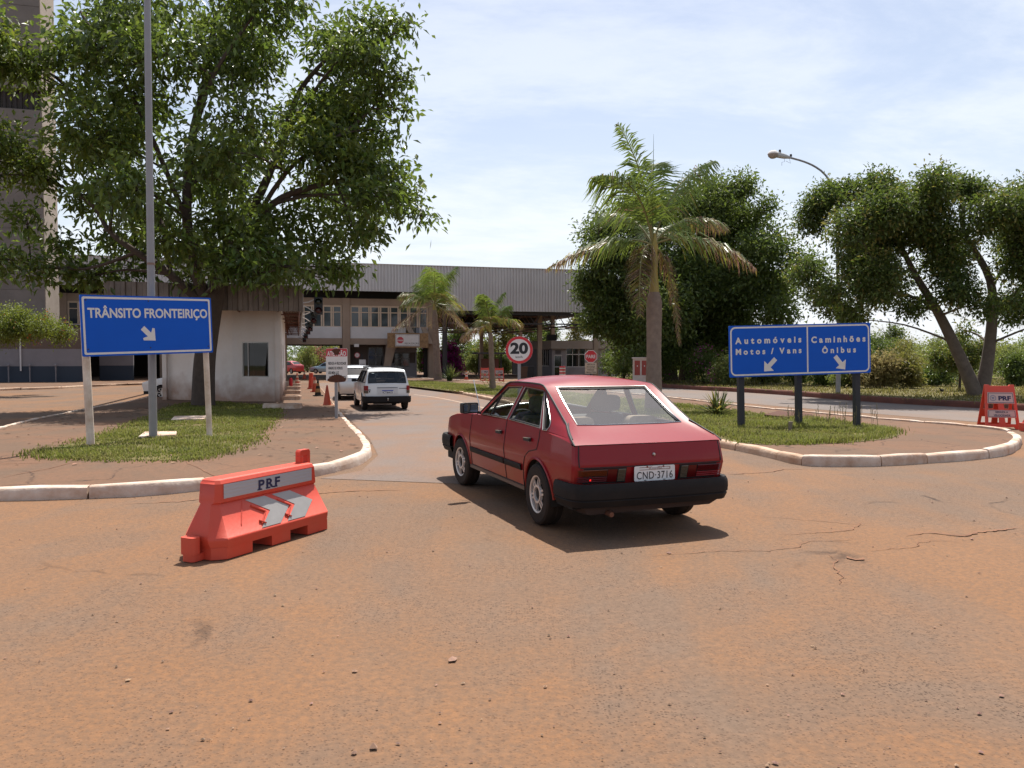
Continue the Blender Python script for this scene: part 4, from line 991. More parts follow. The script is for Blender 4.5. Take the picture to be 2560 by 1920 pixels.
# far cars beyond the passage
bl = P(815, 930, 112); blue, *_ = light_car(SED, 'parked_car', ground_at(bl.x+2.2, bl.y), R(80), M_bluecar, M_glassd, 'grey blue car parked side on beyond the passage', group='cars beyond the passage')
blue.scale = (1.0, 1, 1.08)
rl = P(742, 930, 110); rd2, *_ = light_car(SED, 'parked_car', ground_at(rl.x+0.5, rl.y), R(60), M_redcar2, M_glassd, 'bright red car parked beyond the passage, left of the grey blue car', group='cars beyond the passage')
rd2.scale = (0.95, 1, 1.2)
# ------------------------------------------------------------------ buildings
M_conc = mat('beige_concrete', (.34, .245, .18), .9, col2=(.26, .185, .135), nscale=1.2, namt=.2, bump=.15, bscale=12)
M_plaster = mat('pale_painted_parapet', (.62, .59, .58), .85, col2=(.50, .46, .44), nscale=.8, namt=.2)
M_frame = mat('cream_window_frame', (.60, .46, .34), .7, col2=(.48, .35, .25), nscale=3, namt=.2)
M_steelclad = mat('grey_ribbed_cladding', (.58, .55, .54), .5, .1, col2=(.46, .43, .42), nscale=.35, namt=.25)
M_oldclad = mat('weathered_ribbed_cladding', (.27, .22, .19), .6, .2, col2=(.14, .11, .095), nscale=1.1, namt=.3)
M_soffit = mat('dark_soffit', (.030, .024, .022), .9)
M_truss = mat('red_oxide_steel', (.16, .075, .055), .7)
M_trussd = mat('dark_steel', (.04, .034, .034), .7)
M_pane = mat('dim_window_pane', (.035, .045, .055), .08, spec=.6)
M_paned = mat('dark_window_pane', (.012, .013, .015), .08, spec=.6)
M_wallg = mat('grey_painted_wall', (.22, .20, .21), .9, col2=(.17, .155, .16), nscale=1.0, namt=.2)
M_dado = mat('slate_blue_dado', (.030, .040, .058), .85)
M_white_w = mat('white_plaster', (.80, .76, .73), .9, col2=(.68, .61, .55), nscale=.7, namt=.25, bump=.15, bscale=60)
splash_or_reflection(M_white_w, (.30, .15, .085), .9)
M_tower = mat('brown_stained_concrete', (.20, .172, .152), .95, col2=(.13, .11, .098), nscale=.6, namt=.25, bump=.2, bscale=6)
M_tower_sunlit = mat('sunlit_concrete_return', (.33, .27, .22), .95, col2=(.24, .19, .15), nscale=.7, namt=.25)  # paler copy of the tower concrete, paints the sun on its right face
M_osb = mat('weathered_plywood', (.36, .22, .105), .9, col2=(.15, .08, .04), nscale=4.5, namt=.35)
BA = R(15); bX = Vector((math.cos(BA), math.sin(BA), 0)); bY = Vector((-math.sin(BA), math.cos(BA), 0))
BO = Vector((-6.05, 70, -.3))
main = thing('border_building', BO, BA, 'long two storey border building with grey ribbed fascia over a drive-through passage', 'building')
def corrug(mb, x0, x1, z0, z1, y, pitch=.2, dep=.05, axis='x'):
    rows = []; n = int((x1-x0)/pitch); p = (x1-x0)/n
    a = []
    for i in range(n):
        s = x0+i*p; a += [(s, 0), (s+p*.45, 0), (s+p*.55, -dep), (s+p*.92, -dep)]
    a.append((x1, 0))
    if axis == 'x': mb.grid([[(q, y+o, z) for q, o in a] for z in (z0, z1)])
    else: mb.grid([[(y-o, q, z) for q, o in a] for z in (z0, z1)])
def mainb():
    zt = lambda z: z+.3                     # heights were measured above datum 0; the local origin is the ground
    TOP, FL, FR_ = zt(9.45), zt(7.15), zt(5.62)
    m = MB(); corrug(m, -33, .3, FL, TOP, 0, .27, .10); corrug(m, .3, 15, FR_, TOP, 0, .27, .10); corrug(m, 0, 30, FR_, TOP, 15, .27, .10, axis='y')
    m.build('fascia_cladding', M_steelclad, main, smooth=False)
    m = MB(); m.box(-33, 15, .06, 30, TOP-.25, TOP-.10); m.box(-33, 15.03, -.13, .10, TOP, TOP+.05); m.build('roof', M_steelclad, main)
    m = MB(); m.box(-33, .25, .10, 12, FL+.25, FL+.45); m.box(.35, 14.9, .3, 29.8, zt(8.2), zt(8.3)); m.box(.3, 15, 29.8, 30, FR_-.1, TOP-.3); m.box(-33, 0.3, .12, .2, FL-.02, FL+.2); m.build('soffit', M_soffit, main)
    # wall: upper storey band, parapet, beam
    w = MB(); y = 1.3; zb, zp, zw0, zw1 = zt(2.62), zt(3.17), zt(4.16), zt(6.0)
    w.box(-33, -.2, y, y+.3, zw1, zt(6.62)); 
    w.box(-33, -.2, y-.05, y+.4, zb, zp)
    for x in (-.75, -8.2, -15.4, -22.8, -30.2): w.box(x-.32, x+.32, y-.12, y+.5, 0, zt(6.62))
    w.build('wall', M_conc, main, bevel=.01)
    pp = MB(); 
    for xa, xb in ((-7.85, -3.05), (-1.85, -1.1), (-15.05, -8.55), (-22.45, -15.75), (-29.85, -23.15)): pp.box(xa, xb, y+.02, y+.28, zp, zw0)
    pp.build('parapet', M_plaster, main)
    # upper storey box behind the windows, floor slab, dark interior, dark box as shade under the fascia
    s = MB(); s.box(-33, -.3, y+.6, 11.5, zb+.02, zp); s.box(-33, -.35, 6.8, 7.0, zp, FL+.2); s.box(-33, -.3, y+.9, y+1.0, zt(6.5), FL+.2); s.box(-.45, -.25, y+.45, 12, zb, FL+.2); s.build('floor_slab_and_shade', M_soffit, main)
    for bi, (xa, xb) in enumerate(((-7.85, -1.1), (-15.05, -8.55), (-22.45, -15.75), (-29.85, -23.15))):
        f = MB(); n = 8; p = (xb-xa)/n; zr = zw0+(zw1-zw0)*.68
        f.box(xa, xb, y+.03, y+.13, zw1-.14, zw1); f.box(xa, xb, y+.03, y+.13, zw0, zw0+.05)
        for k in range(n+1):
            if k in (0, n): f.box(xa+k*p-(0 if k == 0 else .12), xa+k*p+(.12 if k == 0 else 0), y+.02, y+.15, zw0, zw1)
            else: f.box(xa+k*p-.14, xa+k*p-.02, y+.02, y+.15, zw0+.02, zw1-.02); f.box(xa+k*p+.02, xa+k*p+.14, y+.02, y+.15, zw0+.02, zw1-.02)
        f.box(xa+.05, xb-.05, y+.04, y+.12, zr-.04, zr+.04)
        fo = f.build('window', M_frame, main)
        g = MB(); g.box(xa+.05, xb-.05, y+.08, y+.09, zw0+.03, zw1-.08); g.build('pane', M_pane, fo)
    # slanted balcony brackets at the right bay
    b = MB()
    for x, x2 in ((-3.1, -2.35), (-1.75, -1.2)):
        b.add([(x, y-.02, zw0+.05), (x+.5, y-.02, zw0+.05), (x2+.45, y-.75, zb+.1), (x2, y-.75, zb+.1), (x, y+.3, zw0+.05), (x+.5, y+.3, zw0+.05), (x2+.45, y+.1, zb+.1), (x2, y+.1, zb+.1)], [(0,1,2,3),(7,6,5,4),(0,4,5,1),(1,5,6,2),(2,6,7,3),(3,7,4,0)])
    b.box(-2.6, -1.1, y-.7, y, zb+.12, zb+.24)
    b.build('balcony_bracket', M_conc, main, bevel=.01)
    d = MB(); d.box(-2.75, -2.2, y+.12, y+.16, zp, zw0); d.build('balcony_door', M_paned, main); d = MB(); d.box(-2.15, -1.75, y+.10, y+.14, zp, zw0-.02); d.build('balcony_door', mat('grey_door', (.20, .20, .22), .6), main)
    # ground floor, right bay: recessed dark wall with two barred windows, raking column, slim column
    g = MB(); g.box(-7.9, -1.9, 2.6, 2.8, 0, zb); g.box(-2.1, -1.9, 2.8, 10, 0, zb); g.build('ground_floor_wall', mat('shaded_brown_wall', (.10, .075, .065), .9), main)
    g = MB(); g.box(-4.6, -1.95, 2.35, 2.55, 0, zt(1.02)); g.box(-4.6, -4.45, 2.35, 2.55, zt(1.0), zt(1.95)); g.box(-2.1, -1.95, 2.35, 2.55, zt(1.0), zt(1.95)); g.box(-4.6, -1.95, 2.35, 2.55, zt(1.95), zb); g.build('ground_floor_wall', M_wallg, main)
    for xa, xb, za, zc, yy in ((-6.25, -4.9, zt(.75), zt(2.45), 2.55), (-3.95, -2.6, zt(.70), zt(1.93), 2.30)):
        f = MB(); f.box(xa, xb, yy, yy+.06, za, za+.07); f.box(xa, xb, yy, yy+.06, zc-.07, zc)
        for x in (xa, (xa+xb)/2-.04, xb-.08): f.box(x, x+.08, yy-.003, yy+.055, za, zc)
        f.box(xa, xb, yy+.004, yy+.05, za+(zc-za)*.55, za+(zc-za)*.55+.06); fo = f.build('window', mat('grey_window_frame', (.14, .13, .13), .7), main)
        q = MB(); q.box(xa+.03, xb-.03, yy+.03, yy+.04, za+.03, zc-.03); q.build('pane', M_paned, fo)
    c = MB(); c.add([(-4.75, 1.2, zb), (-3.9, 1.2, zb), (-4.65, 1.2, 0), (-5.15, 1.2, 0), (-4.75, 1.6, zb), (-3.9, 1.6, zb), (-4.65, 1.6, 0), (-5.15, 1.6, 0)], [(0,1,2,3),(7,6,5,4),(0,4,5,1),(1,5,6,2),(2,6,7,3),(3,7,4,0)])
    c.build('raking_column', M_conc, main)
    c = MB(); c.box(-4.75, -4.50, 2.0, 2.25, 0, zb); c.build('column', mat('light_post', (.33, .24, .17), .9), main)
    for x0, x1, yy in ((-1.35, -.95, 2.0), (.10, .34, .5), (.36, .62, 1.2)):
        c = MB(); c.box(x0, x1, yy, yy+.35, 0, FR_+.5 if x0 > 0 else zb); c.build('column', M_trussd if x0 > 0 else M_soffit, main)
    # ground floor, left bays: dark recess with back wall
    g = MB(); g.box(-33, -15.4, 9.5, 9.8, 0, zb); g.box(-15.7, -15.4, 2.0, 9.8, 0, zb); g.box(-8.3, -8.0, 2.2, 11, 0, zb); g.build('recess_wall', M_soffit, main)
    # right canopy columns and trusses
    for tx, ty in ((9.6, 2.5), (14.6, 1.0), (14.6, 14), (9.6, 27), (14.6, 27)):
        c = MB(); c.box(tx-.2, tx+.2, ty-.2, ty+.2, 0, zt(8.2)); c.build('column', M_conc, main)
    for ty in (.5, 7.5, 14.5, 21.5, 28.5):
        t = MB(); za, zc = zt(4.55), zt(5.9); n = 8
        t.bar((.5, ty, za), (14.8, ty, za), .10, .12); t.bar((.5, ty, zc), (14.8, ty, zc), .10, .12)
        for k in range(n):
            xa = .5+14.3*k/n; xb = .5+14.3*(k+1)/n; xm = (xa+xb)/2
            t.bar((xa, ty, zc), (xm, ty, za), .06, .06); t.bar((xm, ty, za), (xb, ty, zc), .06, .06)
        t.build('roof_truss', M_truss if ty > 1 else M_trussd, main, smooth=False)
    v = MB(); v.box(.4, 14.9, .12, .18, zt(5.3), FR_+.1); v.box(.4, 14.9, 20, 20.1, zt(4.85), zt(8.2))
    for k in range(7): v.bar((.5+2.4*k, .25, zt(4.5)), (.5+2.4*k, 28.5, zt(4.5)), .08, .10)
    v.build('bracing', M_soffit, main, smooth=False)
mainb()
def on_face(u, v, off=0.0): return PH(u, v, BO+bY*off, bY)
# plywood board with the stop sign, hung on the building front
def octagon(mb, cx, cz, r, y, mi=0): mb.add([(a, y, b) for a, b in ngon(cx, cz, r, 8, math.pi/8)], [tuple(range(8))], mi)
M_signred = mat('sign_red', (.50, .012, .020), .5); M_signwhite = mat('sign_white', (.66, .62, .60), .5, col2=(.56, .51, .48), nscale=5, namt=.2); M_fadedred = mat('faded_sign_red', (.45, .05, .06), .6)
c = on_face(1020, 851, .35); bd = thing('plywood_board', c, BA, 'weathered plywood board carrying a white stop sign on the building front', 'board')
m = MB(); m.box(-1.78, 1.78, 0, .06, -.64, .64); m.build('board_panel', M_osb, bd, bevel=.005)
sg = thing('inspection_sign', c+bX*(-.05)+bY*(-.03), BA, 'white sign with red octagon reading FISCALIZAÇÃO fixed to the plywood board', 'sign')
m = MB(); m.box(-1.05, 1.05, -.01, 0.02, -.51, .53); m.build('panel', M_signwhite, sg)
m = MB(); ring_faces(m, [(-1.01, -.47), (1.01, -.47), (1.01, .49), (-1.01, .49)], [(-.985, -.445), (.985, -.445), (.985, .465), (-.985, .465)], -.0125); put_text(m, 'FISCALIZAÇÃO', .37, -.26, 1.22, .15, -.0125, offset=.005); m.build('lettering', M_ink, sg, smooth=False)
m = MB(); octagon(m, -.62, .02, .30, -.0125); m.build('octagon', M_fadedred, sg, smooth=False)
m = MB(); put_text(m, 'PARE', -.62, .0, .50, .13, -.0155, offset=.03); m.build('octagon_lettering', M_signwhite, sg, smooth=False)
# small signs on the pilaster
p = on_face(893, 888, 1.1); ns = thing('round_sign', p, BA, 'round red ringed no stopping sign on the passage pilaster', 'sign')
m = MB(); m.lathe([(.001, 0), (.24, 0), (.24, .02), (.001, .02)], 24, axis='y'); m.build('panel', M_signwhite, ns)
m = MB(); ring_faces(m, ngon(0, 0, .24, 24), ngon(0, 0, .185, 24), -.003)
for a in (45, 135): m.bar((-.2*math.cos(R(a)), -.004, -.2*math.sin(R(a))), (.2*math.cos(R(a)), -.004, .2*math.sin(R(a))), .045, .004)
m.build('red_ring', M_fadedred, ns, smooth=False)
p = on_face(906, 907, .6); ws = thing('notice_sign', p, BA, 'small plain white notice hung beside the passage pilaster', 'sign')
m = MB(); m.box(-.28, .28, -.01, .01, -.3, .28); m.build('panel', M_signwhite, ws); m = MB(); m.bar((0, 0, .25), (-.05, .2, .8), .05, .03); m.box(-.2, .22, -.013, -.0105, -.16, -.12); m.build('hanger', M_ink, ws)
p = on_face(891, 864, 1.0); fl = thing('flood_lamp', p, BA, 'small white flood lamp on the passage pilaster', 'lamp')
m = MB(); m.box(-.2, .2, -.2, .0, -.12, .14); m.build('lamp_body', M_signwhite, fl, bevel=.02); m = MB(); m.bar((-.1, -.1, 0), (-.5, -.25, -.1), .05, .03); m.build('bracket', M_trussd, fl)

# ---- tall concrete tower at the left edge
co_ = P(107, 500, 57); tw = thing('concrete_tower', (co_.x, co_.y, -.3), BA, 'tall brown stained concrete tower at the left edge behind the big tree', 'tower')
m = MB(); hz_ = [0, 3.2, 6.6, 10.9, 14.2, 17.0, 19.2, 20.6, 23.6, 26.4, 31]
for a, b_ in zip(hz_, hz_[1:]):
    if abs(a-19.2) < .1: m.box(-9, -.0, .7, 3.35, a, b_); 
    else: m.box(-9, 0, 0, 3.35, a+.02, b_-.02); m.box(-8.97, -.03, .03, 3.32, b_-.03, b_+.03)
m.build('shaft', M_tower, tw, smooth=False)
m = MB(); m.box(.0, .06, .02, 3.36, 0, 31); m.build('side_wall', M_tower_sunlit, tw)
m = MB()
for k in range(26): m.box(-8.9+.34*k, -8.9+.34*k+.16, .25, .4, 19.2, 20.6)
m.build('louvre', M_soffit, tw)
# ---- low annex with the dado, left
an0 = G(-340, 962, .12); an = thing('annex_building', (co_.x+1.0, co_.y-1.6, -.3), BA, 'low annex wall with slate blue dado and grey band below the concrete tower', 'building')
m = MB(); m.box(-18, 2.6, 0, .3, 2.42, 3.9); m.box(2.6, 10, 3.2, 3.5, 2.6, 3.9); m.build('wall', mat('brown_wall', (.13, .085, .065), .9, col2=(.10, .07, .055), nscale=1), an)
m = MB(); m.box(-18, 2.6, .003, .3, 1.22, 2.42); m.box(2.6, 4.9, 3.21, 3.5, 1.22, 2.6); m.build('wall', M_wallg, an); m = MB(); m.box(-18, 2.6, .006, .3, 0, 1.22); m.box(2.6, 4.9, 3.22, 3.5, 0, 1.22); m.build('dado', M_dado, an)
m = MB(); m.box(2.3, 2.62, -.05, .35, 0, 4.6); m.build('column', M_trussd, an)
m = MB(); m.tube([(-1.6, -.08, .9), (-1.6, -.08, 3.9)], .055, 8); m.tube([(-.9, -.08, 3.62), (1.6, -.08, 3.70)], .05, 8); m.build('drain_pipe', M_plaster, an)
for x in (-2.3, -1.0, .6): m = MB(); m.lathe([(.001, 0), (.05, 0), (.05, .25), (.10, .28), (.10, .38), (.05, .44), (.001, .44)], 12, (x, -.25, .95)); m.lathe([(.04, 0), (.04, .97)], 10, (x, -.25, 0)); m.build('standpipe', M_wallg, an)
m = MB(); m.box(4.0, 4.6, 2.7, 2.95, 2.2, 3.9); m.build('wall_box', M_osb, an)
m = MB(); m.box(-18, 3, 0, 14, 3.9, 4.1); m.build('roof', M_soffit, an)

# ---- white booth under its ribbed canopy
B1, B2, B3 = P(421, 1000, 32.6), P(582, 1000, 31.3), P(700, 1000, 31.0)
zg = T(29)+IH
bo = thing('inspection_booth', (B2.x, B2.y, zg), 0, 'white plastered booth with angled corner and large window under ribbed canopy', 'booth')
pl = [(p.x-B2.x, p.y-B2.y) for p in (B1, B2, B3)]; sideend = (pl[2][0]-math.sin(A_YAW)*13.5, pl[2][1]+math.cos(A_YAW)*13.5); back = (pl[0][0]-math.sin(A_YAW)*12, pl[0][1]+math.cos(A_YAW)*12)
def wall_open(mb, a, b, z0, z1, ops=(), th=.18):
    "wall from a to b with rectangular openings (s0, s1, z0, z1) along it, thickness going back"
    a = Vector((*a, 0)); b = Vector((*b, 0)); d = (b-a); L_ = d.length; d.normalize(); n = Vector((-d.y, d.x, 0))
    outer = [Vector((0, z0, 0)), Vector((L_, z0, 0)), Vector((L_, z1, 0)), Vector((0, z1, 0))]; hol = [[Vector((o[0], o[2], 0)), Vector((o[1], o[2], 0)), Vector((o[1], o[3], 0)), Vector((o[0], o[3], 0))] for o in ops]
    tri = geometry.tessellate_polygon([outer]+hol); al = outer+[q for h in hol for q in h]
    f = lambda q, t: tuple(a+d*q.x+n*t+Vector((0, 0, q.y)))
    mb.add([f(q, 0) for q in al], [tuple(t) for t in tri]); mb.add([f(q, th) for q in al], [tuple(t) for t in tri])
    for h in hol: mb.grid([[f(q, 0) for q in h], [f(q, th) for q in h]], closed=True)
    return lambda s, z, t: a+d*s+n*t+Vector((0, 0, z))
w = MB(); WH = 3.75
f1 = wall_open(w, pl[0], pl[1], 0, WH, [(1.45, 1.9, 1.0, 2.5)])
L23 = (B3-B2).length; s0, s1 = .21*L23, .77*L23
f2 = wall_open(w, pl[1], pl[2], 0, WH, [(s0, s1, .95, 2.32)])
f3 = wall_open(w, pl[2], sideend, 0, WH, [(.9, 1.6, 1.3, 2.4), (4, 5, 0.05, 2.3), (7, 8.4, 1.2, 2.3)])
wall_open(w, sideend, back, 0, WH); wall_open(w, back, pl[0], 0, WH)
w.build('wall', M_white_w, bo, smooth=False)
m = MB(); m.prism([pl[0], pl[1], pl[2], sideend, back], WH, WH+.1); m.build('roof_slab', M_white_w, bo)
def wframe(f, a, b_, z0, z1, mt, pane, mull=()):
    m = MB(); t = .05
    for q in ((a, b_, z0, z0+.04), (a, b_, z1-.04, z1)): m.bar(f(q[0], (q[2]+q[3])/2, .03), f(q[1], (q[2]+q[3])/2, .03), .05, .04)
    for x in (a+.02, b_-.02)+tuple(mull): m.bar(f(x, z0+.04, .03), f(x, z1-.04, .03), .035, .035)
    o = m.build('window', mt, bo); g = MB(); g.add([tuple(f(*q, .05)) for q in ((a, z0), (b_, z0), (b_, z1), (a, z1))], [(0, 1, 2, 3)]); g.build('pane', pane, o, smooth=False)
M_alu = mat('aluminium_frame', (.42, .40, .38), .4, .6)
M_boothglass = glassmat('booth_glass', (.30, .32, .32))
wframe(f2, s0, s1, .95, 2.32, M_alu, M_boothglass, ((s0*.78+s1*.22),)); wframe(f1, 1.45, 1.9, 1.0, 2.5, M_alu, M_boothglass)
wframe(f3, .9, 1.6, 1.3, 2.4, M_alu, M_boothglass); wframe(f3, 7, 8.4, 1.2, 2.3, M_alu, M_boothglass)
m = MB(); q0, q1 = f2(.1, 0, 1.6), f2(L23-.75, 0, 1.6); m.add([(q0.x, q0.y, .05), (q1.x, q1.y, .05), (q1.x, q1.y, 3.4), (q0.x, q0.y, 3.4)], [(0, 1, 2, 3)]); m.add([(pl[0][0]+.3, pl[0][1]+.5, .02), (pl[1][0], pl[1][1]+.3, .02), (pl[2][0]-.3, pl[2][1]+.3, .02), (sideend[0]-.3, sideend[1]-1, .02)], [(0, 1, 2, 3)]); m.build('interior', mat('booth_interior', (.12, .09, .07), .9), bo, smooth=False)
m = MB(); m.bar((pl[0][0]-.07, pl[0][1]-.12, 0), (pl[0][0]-.07, pl[0][1]-.12, 3.1), .16, .16); m.build('corner_post', M_white_w, bo)
# canopy
cz = P(759, 779, 29.8); ct = P(756, 714, 29.8)
cn = thing('lane_canopy', (cz.x, cz.y, T(30)), BA, 'weathered ribbed metal canopy reaching from the booth back to the border building', 'canopy')
zb_, zt_ = cz.z-T(30), ct.z-T(30); dep_ = 38
m = MB(); corrug(m, -6.75, 0, zb_, zt_, 0, pitch=.34, dep=.07); m.build('fascia_cladding', M_oldclad, cn, smooth=False)
m = MB(); corrug(m, .0, dep_, zb_, zt_, 0.0, pitch=.34, dep=-.05, axis='y'); corrug(m, .0, dep_, zb_, zt_, -6.75, pitch=.34, dep=.05, axis='y'); m.build('side_cladding', mat('pale_side_cladding', (.52, .48, .45), .6), cn, smooth=False)
m = MB(); m.box(-6.15, -.08, .1, dep_, zt_-.12, zt_-.05); m.build('roof', M_oldclad, cn)
m = MB(); zq = zb_+.1; zr_ = zt_-.2
for k in range(10):
    yy = .4+4*k
    m.bar((-6.1, yy, zq), (-.1, yy, zq), .06, .06); m.bar((-6.1, yy, zr_), (-.1, yy, zr_), .06, .06)
    for j in range(10): m.bar((-6.1+.6*j, yy, zq), (-5.8+.6*j, yy, zr_), .03, .03); m.bar((-5.8+.6*j, yy, zr_), (-5.5+.6*j, yy, zq), .03, .03)
for x in (-.15, -.95, -2.4): 
    m.bar((x, .3, zq-.02), (x, dep_, zq-.02), .05, .05); m.bar((x, .3, zr_-.05), (x, dep_, zr_-.05), .05, .05)
    for k in range(38): m.bar((x, .3+k, zq), (x, .8+k, zr_), .025, .025); m.bar((x, .8+k, zr_), (x, 1.3+k, zq), .025, .025)
m.build('roof_truss', M_truss, cn, smooth=False)
m = MB()
for yy in (16, 26, 36): m.box(-1.3, -1.05, yy, yy+.25, 0, zb_+.2)
m.build('column', M_conc, cn)
# traffic lights hung along the lane edge of the canopy
M_tl = mat('signal_black', (.012, .012, .013), .6)
tls = [(796, 765, 27.2), (784, 793, 35), (775, 815, 44), (770, 825, 52), (765, 837, 60), (761, 847, 66)]
proto = None
for i, (u, v, d) in enumerate(tls):
    q = P(u, v, d)
    if proto is None:
        proto = thing('traffic_light', q, A_YAW, '', 'traffic light', 'traffic lights along the canopy edge')
        m = MB(); m.box(-.125, .125, -.08, .12, -.26, .26)
        for z in (.13, -.13):
            r = [(.11*math.cos(a), .11*math.sin(a)+z) for a in [R(-20+220*k/10) for k in range(11)]]; m.grid([[(x, -.08, zz) for x, zz in r], [(x, -.26, zz-.03) for x, zz in r]])
        m.build('signal_head', M_tl, proto)
        m = MB(); m.lathe([(.001, -.095), (.07, -.092), (.095, -.08)], 16, (0, 0, -.13), 'y'); m.build('red_lens', mat('unlit_red_lens', (.05, .005, .008), .25), proto)
        m = MB(); m.lathe([(.001, -.095), (.07, -.092), (.095, -.08)], 16, (0, 0, .13), 'y'); m.build('green_lens', mat('unlit_green_lens', (.004, .012, .009), .25), proto)
        m = MB(); m.tube([(-.1, .05, .2), (-.28, .1, .12), (-.42, .15, .1)], .02, 6); m.tube([(-.1, .05, -.2), (-.3, .1, -.05), (-.42, .15, .0)], .02, 6); m.build('bracket', M_plaster, proto); o = proto
    else: o = copy_tree(proto)
    o.location = q; o.scale = (1.15, 1.15, 1.12)
    o['label'] = ['nearest black traffic light, hung just beyond the front corner of the canopy', 'second black traffic light along the canopy edge, just behind the nearest', 'third black traffic light back along the canopy edge', 'fourth black traffic light back, over the middle of the lane canopy', 'second last black traffic light before the border building', 'farthest black traffic light, close to the building beam'][i]
# white kerb hoops along the booth
hp = None
for i, (d, ex) in enumerate(((27.0, 0), (32.5, 0), (37.8, 0), (43, 0), (47.7, 0), (52.7, 0))):
    base_ = Vector((B3.x, B3.y, 0)) + Vector((-math.sin(A_YAW), math.cos(A_YAW), 0))*((d-B3.y)/math.cos(A_YAW))
    if hp is None:
        hp = thing('guard_hoop', (0, 0, 0), A_YAW, '', 'guard hoop', 'white guard hoops along the booth wall')
        m = MB(); o_ = [(-.5, -.45), (.55, -.45), (.72, -.3), (.78, 0), (.72, .3), (.55, .45), (-.5, .45)]
        m.grid([[(x, y, z) for x, y in o_] for z in (0, .16)]+[[(x*1 if x < 0 else x-.09, y*.76, .16) for x, y in o_], [(x if x < 0 else x-.09, y*.76, 0) for x, y in o_]]); m.build('hoop', M_kerbw, hp); o = hp
    else: o = copy_tree(hp)
    o.location = (base_.x+.05, base_.y, T(base_.y)+IH-.01)
    o['label'] = ['nearest low white hoop kerb at the front corner of the booth', 'second low white hoop kerb along the booth wall', 'third low white hoop kerb along the booth wall', 'fourth low white hoop kerb along the booth wall', 'second farthest low white hoop kerb by the booth wall', 'farthest low white hoop kerb at the end of the booth wall'][i]
# ---- small customs hut under the right canopy
H1, H2, H3 = P(1318, 900, 80), P(1380, 900, 76), P(1563, 900, 78); zg = T(77)
hu = thing('customs_hut', (H2.x, H2.y, zg), 0, 'low grey customs hut with flat roof under the right hand canopy', 'hut')
hp_ = [(p.x-H2.x, p.y-H2.y) for p in (H1, H2, H3)]; hb = [(hp_[2][0]-1.5, hp_[2][1]+6), (hp_[0][0]-1.5, hp_[0][1]+6)]
def hs(u, zz=900): r = PH(u, zz, H2, Vector((-(H3-H2).y, (H3-H2).x, 0))); return (r-H2).length
w = MB(); LH = (H3-H2).length
zz = lambda v, d=76.5: CAM_H+(892-v)/2000*d-zg
ops = [(hs(1385), hs(1405), 0.02, zz(888)), (hs(1415), hs(1464), zz(918), zz(868)), (hs(1511), hs(1527), zz(893), zz(870)), (hs(1536), hs(1556), .02, zz(888))]
g1_ = wall_open(w, hp_[1], hp_[2], 0, 3.3, ops); w.build('wall', mat('lilac_grey_wall', (.30, .26, .255), .9, col2=(.24, .20, .19), nscale=1), hu, smooth=False)
w = MB(); LC = (H2-H1).length; g2_ = wall_open(w, hp_[0], hp_[1], 0, 3.3, [(LC*.42, LC*.88, zz(916), zz(872))]); wall_open(w, hp_[2], hb[0], 0, 3.3); wall_open(w, hb[0], hb[1], 0, 3.3); wall_open(w, hb[1], hp_[0], 0, 3.3); w.build('wall', M_wallg, hu, smooth=False)
m = MB(); m.prism([(hp_[0][0]-.3, hp_[0][1]-.35), (hp_[1][0]-.1, hp_[1][1]-.4), (hp_[2][0]+.35, hp_[2][1]-.4), (hb[0][0]+.3, hb[0][1]+.3), (hb[1][0]-.3, hb[1][1]+.3)], zz(872), zz(852)); m.build('roof', mat('hut_roof_band', (.30, .24, .205), .9), hu)
M_wf = mat('pale_frame', (.50, .45, .42), .7)
def hframe(f, a, b_, z0, z1, n, rail=None, name='window', pane=M_paned):
    m = MB(); t = .07
    for z in (z0+.04, z1-.04)+((rail,) if rail else ()): m.bar(f(a, z, .04), f(b_, z, .04), .06, .08)
    for k in range(n+1): m.bar(f(a+.04+(b_-a-.08)*k/n, z0+.08, .045), f(a+.04+(b_-a-.08)*k/n, z1-.08, .045), .06 if n < 5 else .04, .08)
    o = m.build(name, M_wf, hu); g = MB(); g.add([tuple(f(*q, .10)) for q in ((a, z0), (b_, z0), (b_, z1), (a, z1))], [(0, 1, 2, 3)]); g.build('pane', pane, o, smooth=False)
hframe(g1_, ops[0][0], ops[0][1], .02, ops[0][3], 1, zz(917), 'door'); hframe(g1_, *ops[1], 3, zz(886)); hframe(g1_, *ops[2], 1)
hframe(g2_, LC*.42, LC*.88, zz(916), zz(872), 6)
m = MB(); m.add([tuple(g1_(*q, .12)) for q in ((ops[3][0], 0), (ops[3][1], 0), (ops[3][1], ops[3][3]), (ops[3][0], ops[3][3]))], [(0, 1, 2, 3)]); m.build('door', M_paned, hu, smooth=False)
m = MB()
for k in range(4): m.bar(g1_(hs(1388), zz(884-2.4*k), -.03), g1_(hs(1402), zz(884-2.4*k), -.03), .05, .05)
m.build('vent_grille', M_trussd, hu)
m = MB()
for k in range(4):
    a = g1_(hs(1498)+.18*k, .05, -1.6+.1*k); b_ = g1_(hs(1517)+.1*k, 1.75, -1.2+.1*k); m.bar(a, b_, .045, .045)
m.bar(g1_(hs(1492), 1.25, -1.2), g1_(hs(1518), 1.2, -1.1), .05, .05); m.bar(g1_(hs(1492), .12, -1.3), g1_(hs(1528), .12, -1.3), .06, .12)
m.build('stair_rail', M_plaster, hu, smooth=False)
# rooftop tank and lamp arm on the hut
m = MB(); q = g1_(hs(1400), 3.35, 2.5); m.box(q.x-.5, q.x+.5, q.y-.4, q.y+.4, zz(850), zz(835)); m.build('roof_tank', M_trussd, hu, bevel=.03)
m = MB(); m.bar(g1_(hs(1502), 3.3, .3), g1_(hs(1510), 4.0, .3), .14, .2); m.build('roof_lamp', M_trussd, hu)
